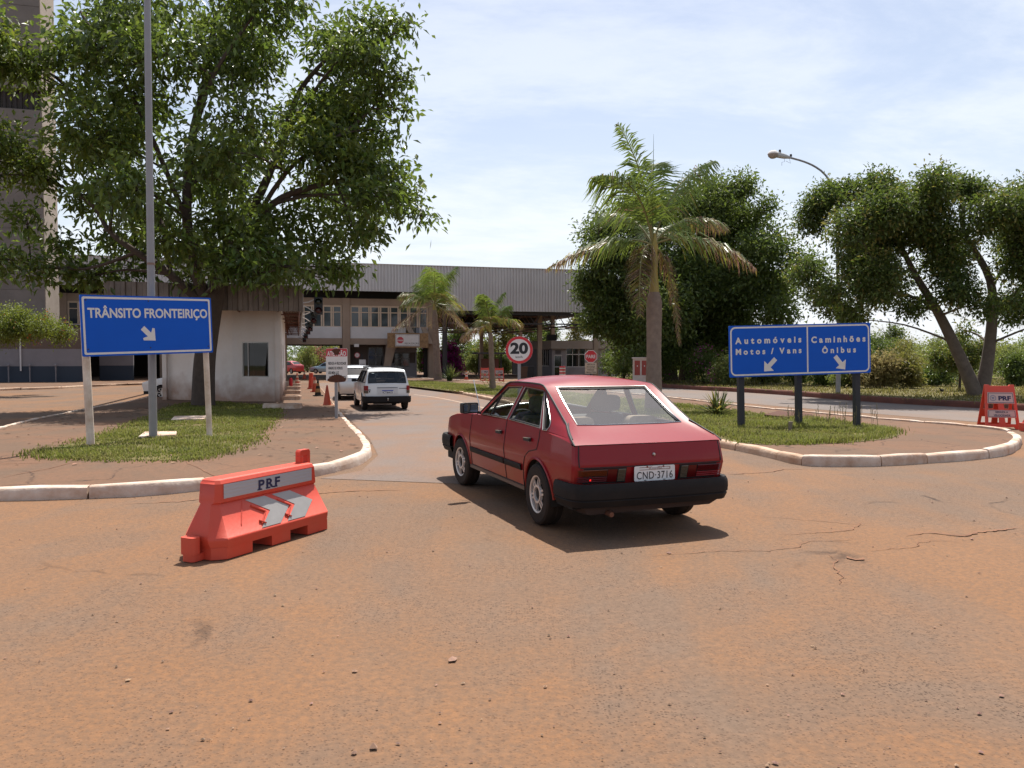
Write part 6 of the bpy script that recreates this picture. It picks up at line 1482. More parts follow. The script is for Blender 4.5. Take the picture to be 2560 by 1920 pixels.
m = MB(); cdd = a1-dd*.22; m.lathe([(.001, .16), (.12, .14), (.22, .06), (.25, .0), (.24, -.03)], 20, cdd); m.build('lamp_hood', M_plaster, e); m = MB(); m.lathe([(.235, -.03), (.21, -.12), (.12, -.20), (.001, -.23)], 20, cdd); m.build('lamp_bowl', mat('lamp_bowl_glass', (.30, .25, .22), .2), e)
m = MB(); m.lathe([(.001, .14), (.05, .13), (.06, 0)], 10, a0+dd*.5+Vector((0, 0, .12))); m.lathe([(.001, .12), (.05, .1), (.06, 0)], 10, a0+Vector((.02, 0, .05))); m.tube([a0+dd*.3, a0+dd*.32+Vector((.05, 0, -.25)), a0+dd*.4+Vector((0, 0, -.3)), a0+dd*.42+Vector((0.02, 0, -.45))], .008, 5); m.tube([a0+dd*.05, a0+dd*.1+Vector((.1, 0, -.28)), a0+dd*.2+Vector((0, 0, -.2))], .008, 5); m.build('lamp_wiring', M_trussd, e)
# rusted plate and stub in the right grass
pp = GP([(1910, 1041), (2040, 1050), (2030, 1040), (1945, 1034)], IH+.03); c = sum(pp, Vector())/4; m = MB(); m.prism([(p.x-c.x, p.y-c.y) for p in pp], 0, .05); tag(m.build('rusted_plate', M_rust, None, loc=(c.x, c.y, c.z)), 'dark rusted metal plate lying in the grass behind the lane sign posts', 'metal plate')
q = G(1974, 1078, IH); m = MB(); m.bar((0, 0, -.02), (.02, 0, .20), .075, .06); tag(m.build('wooden_stub', mat('grey_wood', (.20, .16, .12), .9, col2=(.10, .08, .06), nscale=8), None, bevel=.01, loc=q), 'short grey wooden stub standing in front of the middle sign post', 'stub')
# utility pole far off
q = G(1141, 930); m = MB(); h_ = (930-848)*q.y/2000; m.tube([(0, 0, -.2), (0, 0, h_)], [.14, .10], 8); m.bar((-.5, 0, h_-.5), (.5, 0, h_-.5), .08, .1); tag(m.build('utility_pole', M_galv, None, loc=q), 'thin pale utility pole beyond the magenta bougainvillea', 'utility pole')
q = P(2354, 990, 36); q.z = T(36)+VH; e = thing('bird', q, R(200), 'small dark bird standing on the dry grass strip under the right tree', 'bird'); 
M_bird = mat('dark_feathers', (.010, .009, .009), .8)
m = MB(); rows = []
for t, x, z, r_ in ((0, -.16, .20, .004), (1, -.10, .185, .035), (2, -.02, .17, .060), (3, .06, .19, .052), (4, .10, .24, .028), (5, .125, .28, .030), (6, .150, .285, .022), (7, .175, .275, .010), (8, .21, .265, .003)): rows.append([(x, r_*.8*math.cos(a), z+r_*math.sin(a)) for a in [2*math.pi*k/10 for k in range(10)]])
m.grid(rows, closed=True)
for s in (-1, 1): m.tube([(.02, s*.025, .13), (.0, s*.025, .06), (.015, s*.025, .0), (.05, s*.025, .003)], .006, 5)
m.build('bird_body', M_bird, e)
# ------------------------------------------------------------------ vegetation
def leafmat(name, c, tr, isl=.45, rough=.42, c2=None, ns=.5): return mat(name, c, rough, island=isl, spec=.45, trans=(*tr, .42), col2=c2, nscale=ns, namt=.25, ndetail=3)
M_leaf_big = leafmat('broad_glossy_leaf', (.062, .108, .024), (.20, .28, .035), .6, .34, (.105, .140, .028), .35)
M_leaf_yel = leafmat('yellow_green_leaf', (.12, .15, .022), (.26, .30, .03), .4, .5, (.09, .13, .02), .8)
M_leaf_ficus = leafmat('dark_ficus_leaf', (.058, .098, .024), (.16, .22, .03), .6, .42, (.092, .122, .028), .3)
M_leaf_mid = leafmat('mid_green_leaf', (.072, .118, .026), (.18, .24, .035), .5, .5, (.115, .145, .035), .5)
M_leaf_olive = leafmat('olive_leaf', (.145, .150, .036), (.27, .27, .05), .5, .55, (.185, .15, .045), .6)
M_leaf_pale = leafmat('pale_bush_leaf', (.135, .175, .045), (.27, .32, .06), .5, .55, (.165, .175, .05), .4)
M_dry = leafmat('dry_straw_leaf', (.30, .24, .10), (.36, .29, .12), .45, .8, (.19, .18, .07), 1.0)
M_mag = leafmat('magenta_bract', (.62, .05, .40), (.5, .05, .3), .35, .6); M_pink = leafmat('pink_flower', (.44, .12, .12), (.5, .15, .15), .4, .6); M_orf = leafmat('orange_red_flower', (.50, .10, .02), (.5, .1, .02), .3, .6); M_yelf = leafmat('yellow_flower', (.50, .33, .03), (.5, .35, .04), .35, .6)
M_bark = mat('grey_brown_bark', (.085, .060, .046), .95, col2=(.05, .036, .028), nscale=6, namt=.3, bump=.5, bscale=14)
M_barkl = mat('pale_grey_bark', (.16, .125, .10), .95, col2=(.09, .07, .057), nscale=4, namt=.3, bump=.4, bscale=12)
def leaf_cloud(lobes, n, size, per=9, rc=None, droop=.5, flat=1.0, shell=.55, rng=RNG, aspect=.42):
    "n leaves in clumps spread through the lobes [(x, y, z, r)]"
    lb = np.array([l[:4] for l in lobes]); rz = np.array([l[4] if len(l) > 4 else l[3] for l in lobes])
    w_ = lb[:, 3]**2*np.maximum(rz, .3*lb[:, 3])/lb[:, 3]; w_ = w_/w_.sum(); nc = max(1, n//per); k = rng.choice(len(lb), nc, p=w_)
    d = rng.normal(size=(nc, 3)); d /= np.linalg.norm(d, axis=1)[:, None]; rad = (shell+(1-shell)*rng.random(nc))*(.75+.4*rng.random(nc)); inner = rng.random(nc) < .22; rad[inner] *= rng.random(inner.sum())
    c = lb[k, :3]+d*(rad*lb[k, 3])[:, None]*np.c_[np.ones(nc), np.ones(nc), rz[k]/lb[k, 3]]
    rc = rc or size*2.2
    c = np.repeat(c, per, 0); dd = np.repeat(d, per, 0); m = len(c)
    p = c+rng.normal(size=(m, 3))*rc*.55*np.array([1, 1, flat])
    ax = rng.normal(size=(m, 3))+dd*.8; ax[:, 2] -= droop*1.6; ax /= np.linalg.norm(ax, axis=1)[:, None]
    nr = rng.normal(size=(m, 3))*.75; nr[:, 2] += .9; sd = np.cross(ax, nr); sd /= np.linalg.norm(sd, axis=1)[:, None]+1e-9
    L_ = size*(.65+.7*rng.random(m)); W_ = L_*aspect*.5; up = np.cross(sd, ax)
    a = p; b = p+ax*(L_*.5)[:, None]; t = p+ax*L_[:, None]-np.array([0, 0, 1])*(L_*.12)[:, None]
    V = np.stack([a, b+sd*W_[:, None]+up*(W_*.25)[:, None], t, b-sd*W_[:, None]+up*(W_*.25)[:, None]], 1).reshape(-1, 3)
    F = np.arange(m*4).reshape(-1, 4); return V, F
def limb(mb, pts, r0, r1, n=9, jit=.0):
    q = [Vector(p) for p in pts]
    if len(q) > 2:
        out = []
        for i in range(len(q)-1):
            p0, p1, p2, p3 = q[max(i-1, 0)], q[i], q[i+1], q[min(i+2, len(q)-1)]
            for j in range(4):
                s = j/4; out.append(.5*((2*p1)+(p2-p0)*s+(2*p0-5*p1+4*p2-p3)*s*s+(3*p1-p0-3*p2+p3)*s**3))
        q = out+[q[-1]]
    k = len(q); mb.tube(q, [r0+(r1-r0)*(i/(k-1))**.8 for i in range(k)], n)
def tree(name, base, label, d, limbs, lobes, n, size, lm, bark, cat='tree', group=None, dy=(-3, 3), droop=.5, extra=(), seed=1, twig=.03, per=9, back=0.0, rc=None, rs=1.0, dv=0, du=None, fz=1.0, flat=1.0, fill=0):
    "limbs: ([(u, v, dy)...], r0, r1); lobes: (u, v, rpx[, dy]) measured at depth d"
    rr = random.Random(seed); rng = np.random.default_rng(seed); e = thing(name, base, 0, label, cat, group); K = d/2000
    pt = lambda u, v, o=0.0: (CAMP+ray(u, v)*((d+o*0)/ray(u, v).y)+Vector((0, o, 0))-base)
    tb = MB(); nodes = []
    for pts, r0, r1 in limbs:
        q = [pt(*p) for p in pts]
        if pts[0][1] > 10000: q[0] = Vector((0, 0, 0))
        limb(tb, q, r0, r1, 12 if r0 > .15 else 7); nodes += [(a, r0+(r1-r0)*i/len(q)) for i, a in enumerate(q)][1:]
        for a, b_ in zip(q, q[1:]):
            if r0 < .4: nodes.append(((a+b_)/2, (r0+r1)/2))
    L_ = []
    for l in lobes:
        o = l[3] if len(l) > 3 else rr.uniform(*dy); c = pt(l[0]+(du(l[0]) if du else 0), l[1]+(dv(l[1]) if callable(dv) else dv), o); r = l[2]*K*rs; L_.append((c.x, c.y, c.z, r, r*fz*rr.uniform(.8, 1.2)))
        if back: L_.append((c.x*.9, -c.y*.8+back*rr.random(), c.z+.2*r, r*.9, r*.9*fz))
    if fill:
        pr = [(a, b_) for i, a in enumerate(L_) for b_ in L_[i+1:] if (Vector(a[:3])-Vector(b_[:3])).length < (a[3]+b_[3])*1.15]; rr.shuffle(pr)
        for a, b_ in pr[:fill]: L_.append(tuple((a[k]+b_[k])/2+(rr.uniform(-.25, .25) if k < 3 else 0) for k in range(3))+((a[3]+b_[3])*.42, (a[4]+b_[4])*.40))
    for (x, y, z, r, _rz) in L_:
        c = Vector((x, y, z)); nn = min(nodes, key=lambda q: (q[0]-c).length+(2 if q[0].z > c.z else 0)) if nodes else (Vector((0, 0, 0)), .05)
        a = nn[0]; mid = (a+c)/2+Vector((rr.uniform(-.2, .2), rr.uniform(-.2, .2), .06*(c-a).length)); limb(tb, [a, mid, c], min(nn[1]*.6, twig*2.2), twig*.6, 6)
        for _ in range(5):
            t = c+Vector((rr.gauss(0, 1), rr.gauss(0, 1), rr.gauss(0, .8))).normalized()*r*.85; limb(tb, [mid*.3+c*.7, (c+t)/2+Vector((0, 0, -.05*r)), t], twig*.6, twig*.2, 5)
    tb.build('trunk', bark, e, ang=60)
    V, F = leaf_cloud(L_, n, size, droop=droop, rng=rng, per=per, rc=rc, flat=flat); np_mesh('crown', V, F, lm, parent=e)
    for nm, mm, cnt, sz, sub in extra:
        V, F = leaf_cloud([L_[i] for i in sub] if sub else L_, cnt, sz, droop=droop*.6, rng=rng, shell=.95); np_mesh(nm, V, F, mm, parent=e)['kind'] = 'stuff'
    return e
# ---- the big broad-leaved tree
b0 = G(508, 1012, IH)
big_lobes = [(560, 60, 130, 1), (690, 50, 120, -2), (820, 60, 100, 2), (930, 70, 75, 0), (990, 60, 38, 0), (1025, 52, 20, 0), (900, 160, 95, -1), (800, 170, 95, 2.5), (960, 175, 40, -1), (420, 60, 120, -1.5), (300, 50, 100, 1), (215, 60, 55, 0), (235, 150, 85, -1), (340, 170, 100, -2.5),
    (20, 120, 75, -2), (70, 170, 60, -2), (130, 200, 60, -1.5), (40, 200, 60, -2), (190, 240, 60, 0), (280, 270, 95, 1.5), (390, 270, 100, -2), (500, 210, 110, -3), (620, 180, 110, -1), (720, 250, 100, 2.5), (560, 310, 100, 3), (660, 340, 95, -3), (800, 300, 80, 0),
    (880, 280, 75, 0), (960, 235, 55, -.5), (1010, 205, 40, -.5), (1000, 275, 40, 0), (900, 360, 75, 1), (960, 330, 45, 0), (820, 400, 90, -1.5), (910, 430, 80, -1), (980, 450, 65, 0), (1020, 510, 55, 0), (1060, 545, 28, 0), (950, 520, 75, -2), (900, 590, 60, -1), (860, 500, 80, 2),
    (740, 430, 95, 3.5), (640, 450, 95, -4), (540, 440, 95, 0), (440, 400, 100, 3), (350, 390, 95, -3), (260, 390, 80, 0), (170, 350, 60, 1), (70, 390, 65, -2), (20, 420, 60, -2), (130, 440, 65, -1), (60, 470, 45, -2), (190, 480, 65, 1), (110, 560, 42, -1), (150, 610, 45, 0), (60, 660, 58, -1.5), (140, 680, 60, -1), (230, 690, 55, 0), (230, 580, 55, 1), (300, 660, 60, 1),
    (300, 520, 75, 2), (390, 510, 80, -2.5), (480, 540, 80, -4.5), (560, 560, 85, 2), (640, 580, 85, -2), (720, 540, 85, 0), (790, 590, 75, 1.5), (700, 650, 75, -1), (780, 680, 60, 0), (850, 670, 48, 0), (880, 690, 25, 0), (620, 660, 70, 2), (540, 640, 60, -3.5), (420, 600, 70, 3), (350, 600, 55, 0), (470, 690, 34, 0), (690, 700, 38, -3.4), (735, 705, 30, -3.4), (745, 735, 18, -3.4), (650, 690, 38, -3.2), (600, 680, 38, -2.8), (560, 690, 30, -2.5), (790, 690, 38, -3), (700, 650, 45, -3)]
big_limbs = [([(508, 1012, 0), (512, 900, 0), (530, 780, 0), (545, 700, 0)], .42, .30), ([(530, 780, 0), (500, 690, -.3), (485, 560, -.6), (500, 380, -.8), (530, 200, -.5), (540, 30, 0)], .24, .09), ([(545, 700, 0), (575, 590, .3), (640, 470, .6), (690, 330, .8), (740, 210, .6), (820, 130, .3)], .24, .06),
    ([(545, 700, 0), (610, 620, -.5), (700, 520, -.8), (800, 480, -.9), (900, 460, -.6), (1000, 490, 0)], .20, .04), ([(610, 620, -.5), (740, 450, -1.2), (830, 380, -1.0), (900, 320, -.6), (960, 255, -.5)], .10, .035), ([(530, 780, 0), (440, 690, -.5), (375, 640, -1), (310, 590, -1), (250, 520, -.5), (170, 470, -.5)], .18, .04),
    ([(440, 690, -.5), (370, 520, .8), (250, 330, .5), (180, 230, 0)], .10, .04), ([(485, 560, -.6), (420, 330, -2), (330, 180, -1.8), (240, 60, -1)], .10, .04), ([(500, 380, -.8), (600, 250, -2.5), (680, 100, -2)], .10, .04), ([(545, 700, 0), (560, 580, 2.5), (520, 420, 3.5), (600, 250, 3)], .16, .05), ([(690, 330, .8), (850, 170, -.5), (960, 100, 0), (1030, 50, 0)], .07, .02), ([(375, 640, -1), (250, 680, -1), (120, 670, -1)], .07, .03)]
tree('broadleaf_tree', b0, 'huge broad-leaved tree filling the upper left behind the blue sign and lamp pole', 28.5, big_limbs, big_lobes, 38000, .28, M_leaf_big, M_bark, rs=.97, droop=.38, seed=3, twig=.035, per=17, rc=.62, fz=.68, flat=.5,
     extra=(('sunlit_tint_foliage', M_leaf_yel, 6000, .22, [14, 15, 16, 17, 48, 49, 50, 45, 27, 33, 34, 73, 72]), ('lighter_foliage', M_leaf_mid, 9000, .26, None),))  # lighter leaf colours paint sunlit clumps into the crown
# ---- right hand tree with forked pale trunk
b1 = G(2445, 995, VH)
tree('forked_tree', b1, 'tree with forked pale trunk and uneven dense crown at the right, behind the folding board', 35.0,
    [([(2446, 1003, 0), (2412, 920, 0), (2350, 790, 0), (2290, 690, 0), (2240, 590, 0)], .36, .08), ([(2452, 1003, .1), (2466, 920, 0), (2480, 800, 0), (2475, 700, 0), (2440, 600, .5), (2420, 560, .5)], .34, .07), ([(2475, 800, 0), (2530, 740, 0), (2600, 680, 0)], .12, .06), ([(2350, 790, 0), (2290, 750, -.3), (2200, 730, -.5)], .10, .05), ([(2290, 690, 0), (2260, 560, 1), (2250, 500, 1)], .09, .04), ([(2475, 720, 0), (2510, 640, -.5), (2520, 560, -.5)], .09, .04)],
    [(2060, 470, 48), (2095, 440, 26), (2030, 520, 42), (2050, 590, 55), (2040, 660, 48), (2080, 720, 60), (2050, 735, 30), (2110, 780, 34), (2150, 520, 65), (2160, 450, 38), (2150, 430, 20), (2215, 450, 45), (2215, 425, 18), (2260, 470, 45), (2300, 440, 34), (2310, 420, 18), (2270, 560, 70), (2170, 620, 75), (2150, 710, 70), (2230, 690, 70), (2180, 790, 38), (2260, 770, 36), (2330, 730, 52), (2330, 640, 62), (2380, 540, 55), (2375, 450, 32), (2362, 420, 18), (2420, 470, 40), (2455, 450, 26), (2480, 425, 18), (2420, 600, 60), (2480, 560, 60), (2530, 480, 55), (2580, 460, 50), (2560, 600, 70), (2500, 660, 60), (2620, 560, 70), (2600, 700, 60), (2540, 770, 45), (2460, 760, 28), (2460, 820, 18), (2390, 770, 30), (2600, 800, 50)],
    110000, .17, M_leaf_ficus, M_barkl, rs=.94, dv=lambda v: 24 if v < 560 else 2, du=lambda u: 22 if u < 2130 else 0, fz=.9, flat=.7, rc=.42, fill=26, dy=(-2.5, 2.5), droop=.2, seed=5, twig=.03, per=10, extra=(('sunlit_tint_foliage', M_leaf_olive, 9000, .19, None),))  # olive leaves added as painted sunlight on the crown
# ---- rounded dark tree behind the royal palm
b2 = G(1690, 955, VH)
tree('rounded_tree', b2, 'large rounded dark green tree behind the royal palm', 56.0,
    [([(1678, 960, 0), (1672, 880, 0), (1665, 800, 0), (1640, 720, 0)], .55, .3), ([(1725, 958, 1.5), (1735, 880, 1.5), (1750, 800, 1), (1790, 700, 1)], .6, .3), ([(1665, 800, 0), (1560, 740, 0), (1500, 700, 0)], .3, .12), ([(1750, 800, 1), (1840, 760, 1), (1900, 720, 1)], .3, .12), ([(1640, 720, 0), (1620, 600, 0), (1640, 520, 0)], .3, .1)],
    [(1490, 560, 45), (1480, 540, 22), (1510, 620, 60), (1470, 700, 45), (1460, 660, 30), (1530, 720, 75), (1500, 770, 60), (1570, 800, 60), (1620, 760, 80), (1600, 640, 85), (1570, 520, 55), (1640, 540, 80), (1720, 520, 70), (1760, 470, 50), (1830, 475, 42), (1860, 455, 22), (1800, 540, 75), (1880, 540, 55), (1900, 510, 28), (1880, 620, 75), (1930, 600, 42), (1950, 660, 42), (1980, 690, 20), (1920, 700, 60), (1900, 760, 50), (1930, 800, 26), (1850, 780, 75), (1760, 800, 80), (1690, 840, 60), (1820, 840, 50), (1760, 640, 95), (1690, 700, 95), (1560, 860, 30), (1620, 850, 40), (1860, 700, 80)],
    125000, .26, M_leaf_ficus, M_bark, rs=.90, dv=30, du=lambda u: -28 if u > 1840 else 0, fz=.9, flat=.7, dy=(-6.5, 1.5), droop=.15, seed=6, twig=.05, per=11, back=4, extra=(('sunlit_tint_foliage', M_leaf_mid, 30000, .28, None),))  # mid green leaves paint the sunlit parts of the dark crown
# ---- low yellow-green flamboyant at the left edge
b3 = G(-110, 985, .12)
tree('flamboyant_tree', b3, 'low spreading yellow-green tree with orange flowers at the left edge', 39.0, [([(-110, 985, 0), (-100, 900, 0), (-60, 850, 0)], .2, .1), ([(-60, 850, 0), (40, 830, 0), (140, 820, 0)], .09, .03), ([(-60, 850, 0), (0, 810, 0)], .07, .03)],
    [(-60, 800, 60), (60, 815, 34), (45, 832, 28), (95, 820, 30), (10, 800, 38), (30, 830, 34), (80, 810, 34), (110, 830, 30), (140, 815, 28), (165, 830, 24), (180, 840, 16), (60, 785, 20), (0, 850, 28), (150, 845, 18), (120, 800, 20)], 15000, .12, M_leaf_yel, M_bark, dy=(-1.2, 1.2), droop=.35, seed=8, twig=.02, per=12, extra=(('flowers', M_orf, 260, .09, None),))

# ---- palms
M_frond = leafmat('palm_leaflet', (.105, .160, .034), (.26, .33, .05), .4, .36); M_frondy = leafmat('yellowing_palm_leaflet', (.20, .17, .035), (.32, .26, .05), .4, .5); M_frondb = leafmat('dry_palm_leaflet', (.21, .125, .085), (.22, .13, .08), .4, .75)
M_rach = mat('palm_rachis', (.17, .15, .05), .6); M_shaft = mat('yellow_green_crownshaft', (.30, .20, .035), .45, col2=(.22, .20, .035), nscale=2.5); M_ptrunk = mat('ringed_palm_trunk', (.25, .185, .145), .95, col2=(.155, .11, .088), nscale=5, namt=.3, bump=.35, bscale=20)
def frond(parent, a, b, c, n, ll, dry, rr, droopy=.7, wd=.032):
    "pinnate frond along the quadratic curve a-b-c; dry(t) = chance of a dry leaflet"
    n = int(n*1.45); wd *= 1.6; a, b, c = Vector(a), Vector(b), Vector(c); cur = lambda t: a*(1-t)**2+b*2*t*(1-t)+c*t*t; dcur = lambda t: ((b-a)*(1-t)+(c-b)*t).normalized()
    m = MB(); m.tube([cur(i/14) for i in range(15)], [.035*(1-i/15)+.004 for i in range(15)], 6, mi=0); V = []; 
    up = Vector((0, 0, 1))
    for i in range(n):
        t = .14+.85*(i+rr.random()*.5)/n; p = cur(t); d = dcur(t); sd = d.cross(up); sd = sd.normalized() if sd.length > .15 else d.orthogonal().normalized(); nn = sd.cross(d)
        l = ll*1.5*(.45+.75*math.sin(math.pi*min(1, t*.92+.12)))*(1 if t < .9 else .7)
        for s in (1, -1):
            k = rr.random(); dr = rr.random() < dry(t); dirn = (sd*s*(.8+.3*k)+d*(.45+.3*rr.random())+nn*rr.uniform(-.25, .45)).normalized(); ln = l*(.8+.4*rr.random()); g = (1.25 if dr else droopy)*rr.uniform(.7, 1.25)
            p1 = p+dirn*ln*.45-up*ln*.10*g; p2 = p1+(dirn*(1-.45*g*.6)-up*g*.9).normalized()*ln*.55; w_ = wd*(.6 if dr else 1); wv = (d*.8+up*.35).normalized()*w_/2
            mi = (3 if dr and rr.random() < .75 else 2) if dr else (2 if rr.random() < dry(t)*.8 else 1)
            m.add([p-wv*.5, p+wv*.5, p1+wv, p1-wv, p2], [(0, 1, 2, 3), (3, 2, 4)], mi)
    return m.build('frond', [M_rach, M_frond, M_frondy, M_frondb], parent, smooth=False, fixn=False)
def palm_trunk(e, prof, lean=(0, 0), rings=22, hcs=None):
    m = MB(); H_ = prof[-1][1]; pr = []
    for i in range(rings*3+1):
        z = H_*i/(rings*3); r = lerp_tab([(b_, a_) for a_, b_ in prof], z); pr.append((r*(1.012 if i % 3 == 0 else .996), z))
    m.lathe(pr, 20); m.v = [(x+lean[0]*z/H_, y+lean[1]*z/H_, z) for x, y, z in m.v]; return m.build('trunk', M_ptrunk, e, ang=60)
d0 = 26.0; q = P(1634, 1000, d0); gz = T(d0)+IH; pb = Vector((q.x, q.y, gz)); pal = thing('royal_palm', pb, 0, 'tall royal palm with swollen grey trunk on the median behind the red car', 'palm')
pz = lambda v: CAM_H+(892-v)/2000*d0-gz
palm_trunk(pal, [(.30, 0), (.27, pz(985)), (.235, pz(880)), (.245, pz(820)), (.255, pz(780)), (.250, pz(755)), (.205, pz(740)), (.165, pz(731))])
m = MB(); m.lathe([(.165, pz(731)), (.150, pz(715)), (.11, pz(680)), (.10, pz(630)), (.12, pz(618)), (.08, pz(600)), (.03, pz(585))], 18); m.build('crownshaft', M_shaft, pal, ang=60)
pp_ = lambda u, v, o=0: P(u, v, d0)+Vector((0, o, 0))-pb
rr_ = random.Random(21); no = lambda t: .03; K0 = pp_(1632, 612)
for b_, c_, n_, l_, dr, dp in (((1620, 440, -.2), (1538, 318, -.5), 62, .62, no, .55), ((1590, 430, -.9), (1474, 468, -1.5), 62, .95, lambda t: .05, 1.3), ((1540, 560, .5), (1366, 668, .7), 64, .66, lambda t: max(0, (t-.35)*1.4), .9), ((1585, 600, -.5), (1585, 800, -1.3), 70, .50, lambda t: .82, 1.0), ((1690, 420, .4), (1800, 388, .8), 60, .85, lambda t: .05, 1.2),
        ((1720, 500, .6), (1838, 560, 1.0), 62, .62, lambda t: max(0, (t-.25)*1.5), .9), ((1750, 560, -.5), (1868, 680, -.9), 64, .64, lambda t: max(0.1, (t-.2)*1.3), .9), ((1690, 640, .3), (1702, 866, .2), 60, .36, lambda t: .97, 1.0), ((1630, 400, .8), (1660, 380, 1.6), 56, .65, no, .6), ((1580, 480, 1.2), (1530, 520, 2.6), 50, .6, no, .8), ((1680, 520, 1.6), (1700, 560, 2.8), 50, .6, lambda t: .2, .8)):
    frond(pal, K0, pp_(*b_), pp_(*c_), n_, l_, dr, rr_, dp)
m = MB(); m.tube([K0, pp_(1633, 470), pp_(1634, 335)], [.03, .018, .003], 6); m.build('spear_leaf', M_frond, pal)
def small_palm(base, hgt, rt, nf, fl, label, seed, dryp, lean=(0, 0)):
    e = thing('palm_tree', base, 0, label, 'palm', 'slim palms on the median'); r_ = random.Random(seed); palm_trunk(e, [(rt*1.35, 0), (rt*1.05, hgt*.25), (rt, hgt*.8), (rt*.8, hgt*.93), (rt*.55, hgt)], lean, 16)
    k = Vector((lean[0], lean[1], hgt)); m = MB(); m.tube([k, k+Vector((0, 0, .5))], [rt*.62, rt*.45], 10); m.build('crownshaft', M_shaft, e); k = k+Vector((0, 0, .4))
    for i in range(nf):
        a = 2*math.pi*i/nf+r_.uniform(-.25, .25); el = [80, 62, 40, 20, -15][i % 5]+r_.uniform(-10, 10); l = fl*r_.uniform(.8, 1.1); h_ = Vector((math.cos(a)*math.cos(R(el)), math.sin(a)*math.cos(R(el)), math.sin(R(el)))); b_ = k+h_*l*.62; c_ = b_+Vector((math.cos(a), math.sin(a), 0))*l*(.30 if el > 30 else .36)+Vector((0, 0, (.22 if el > 70 else .08 if el > 50 else -.16 if el > 30 else -.36)*l))
        dr = (lambda t: .02) if el > 50 else (lambda t, q=dryp, e_=el: min(.95, q*(t if e_ > 10 else 1.3)+ (.05 if e_ > 10 else .3)))
        frond(e, k, b_, c_, 40, fl*.27, dr, r_, 1.0, .030)
    return e
q = P(1095, 945, 61); small_palm(Vector((q.x, q.y, T(61)+IH)), 5.3, .24, 15, 3.4, 'slim palm with full crown in front of the border building', 31, .6, (-.25, 0))
q = P(1232, 970, 43); small_palm(Vector((q.x, q.y, T(43)+IH)), 3.05, .14, 9, 2.0, 'shortest slim palm with sparse drying fronds, left of the round 20 sign', 33, .8, (-.12, 0))
# strap leaved clumps
def clump(base, n, ln, label, seed, mats_, wd=.045, up=1.0):
    r_ = random.Random(seed); m = MB()
    for i in range(n):
        a = r_.random()*6.283; l = ln*r_.uniform(.6, 1.1); el = R(r_.uniform(35, 88)); o = Vector((r_.uniform(-.12, .12)*ln, r_.uniform(-.12, .12)*ln, 0)); h = Vector((math.cos(a), math.sin(a), 0)); s = Vector((-math.sin(a), math.cos(a), 0)); rows = []
        for k in range(6):
            t = k/5; p = o+h*(l*t*math.cos(el)*(1+.25*t))+Vector((0, 0, l*(t*math.sin(el)*up-.28*t*t*math.cos(el)*1.4))); w_ = wd*(.55+1.1*t-1.6*t**3) if t < 1 else .002; rows.append([p-s*w_/2+Vector((0, 0, w_*.3)), p, p+s*w_/2+Vector((0, 0, w_*.3))])
        m.grid(rows, mi=(1 if r_.random() < .22 else 0))
    return tag(m.build('strap_leaf_plant', mats_, None, loc=base, ang=80), label, 'plant', 'strap leaved clumps on the median')
M_strap = leafmat('strap_leaf', (.060, .085, .030), (.14, .17, .04), .45, .45)
q = G(1792, 1040, IH); clump(q, 74, .80, 'dark strap leaved clump in the grass left of the lane sign', 41, [M_strap, M_frondy], .055)
q = P(1124, 954, 58); clump(Vector((q.x, q.y, T(58)+IH)), 70, 1.35, 'strap leaved clump at the foot of the full crowned palm', 42, [M_strap, M_leaf_pale], .07)
q = P(1226, 972, 43.5); clump(Vector((q.x, q.y-.3, T(43)+IH)), 30, 1.25, 'half dry strap leaved clump at the foot of the shortest palm', 43, [M_dry, M_strap], .05)
# weeds with seed heads by the right sign
r_ = random.Random(9); m = MB()
for i in range(34):
    u = r_.choice([r_.uniform(2040, 2200), r_.uniform(1960, 2000), r_.uniform(2060, 2140)]); g = G(u, r_.uniform(1052, 1072), IH); h = r_.uniform(.25, .55); l = Vector((r_.uniform(-.05, .05), r_.uniform(-.05, .05), h)); m.tube([g, g+l*.5, g+l], [.004, .003, .002], 4)
    for k in range(7): p = g+l*(.55+.06*k); m.bar(p, p+Vector((r_.uniform(-.02, .02), r_.uniform(-.02, .02), .03)), .008, .006)
tag(m.build('weed_stalks', mat('straw_weed', (.16, .14, .06), .8, island=.3), None, smooth=False), 'thin seed stalks of weeds sticking up around the lane sign posts', 'weeds', kind='stuff')
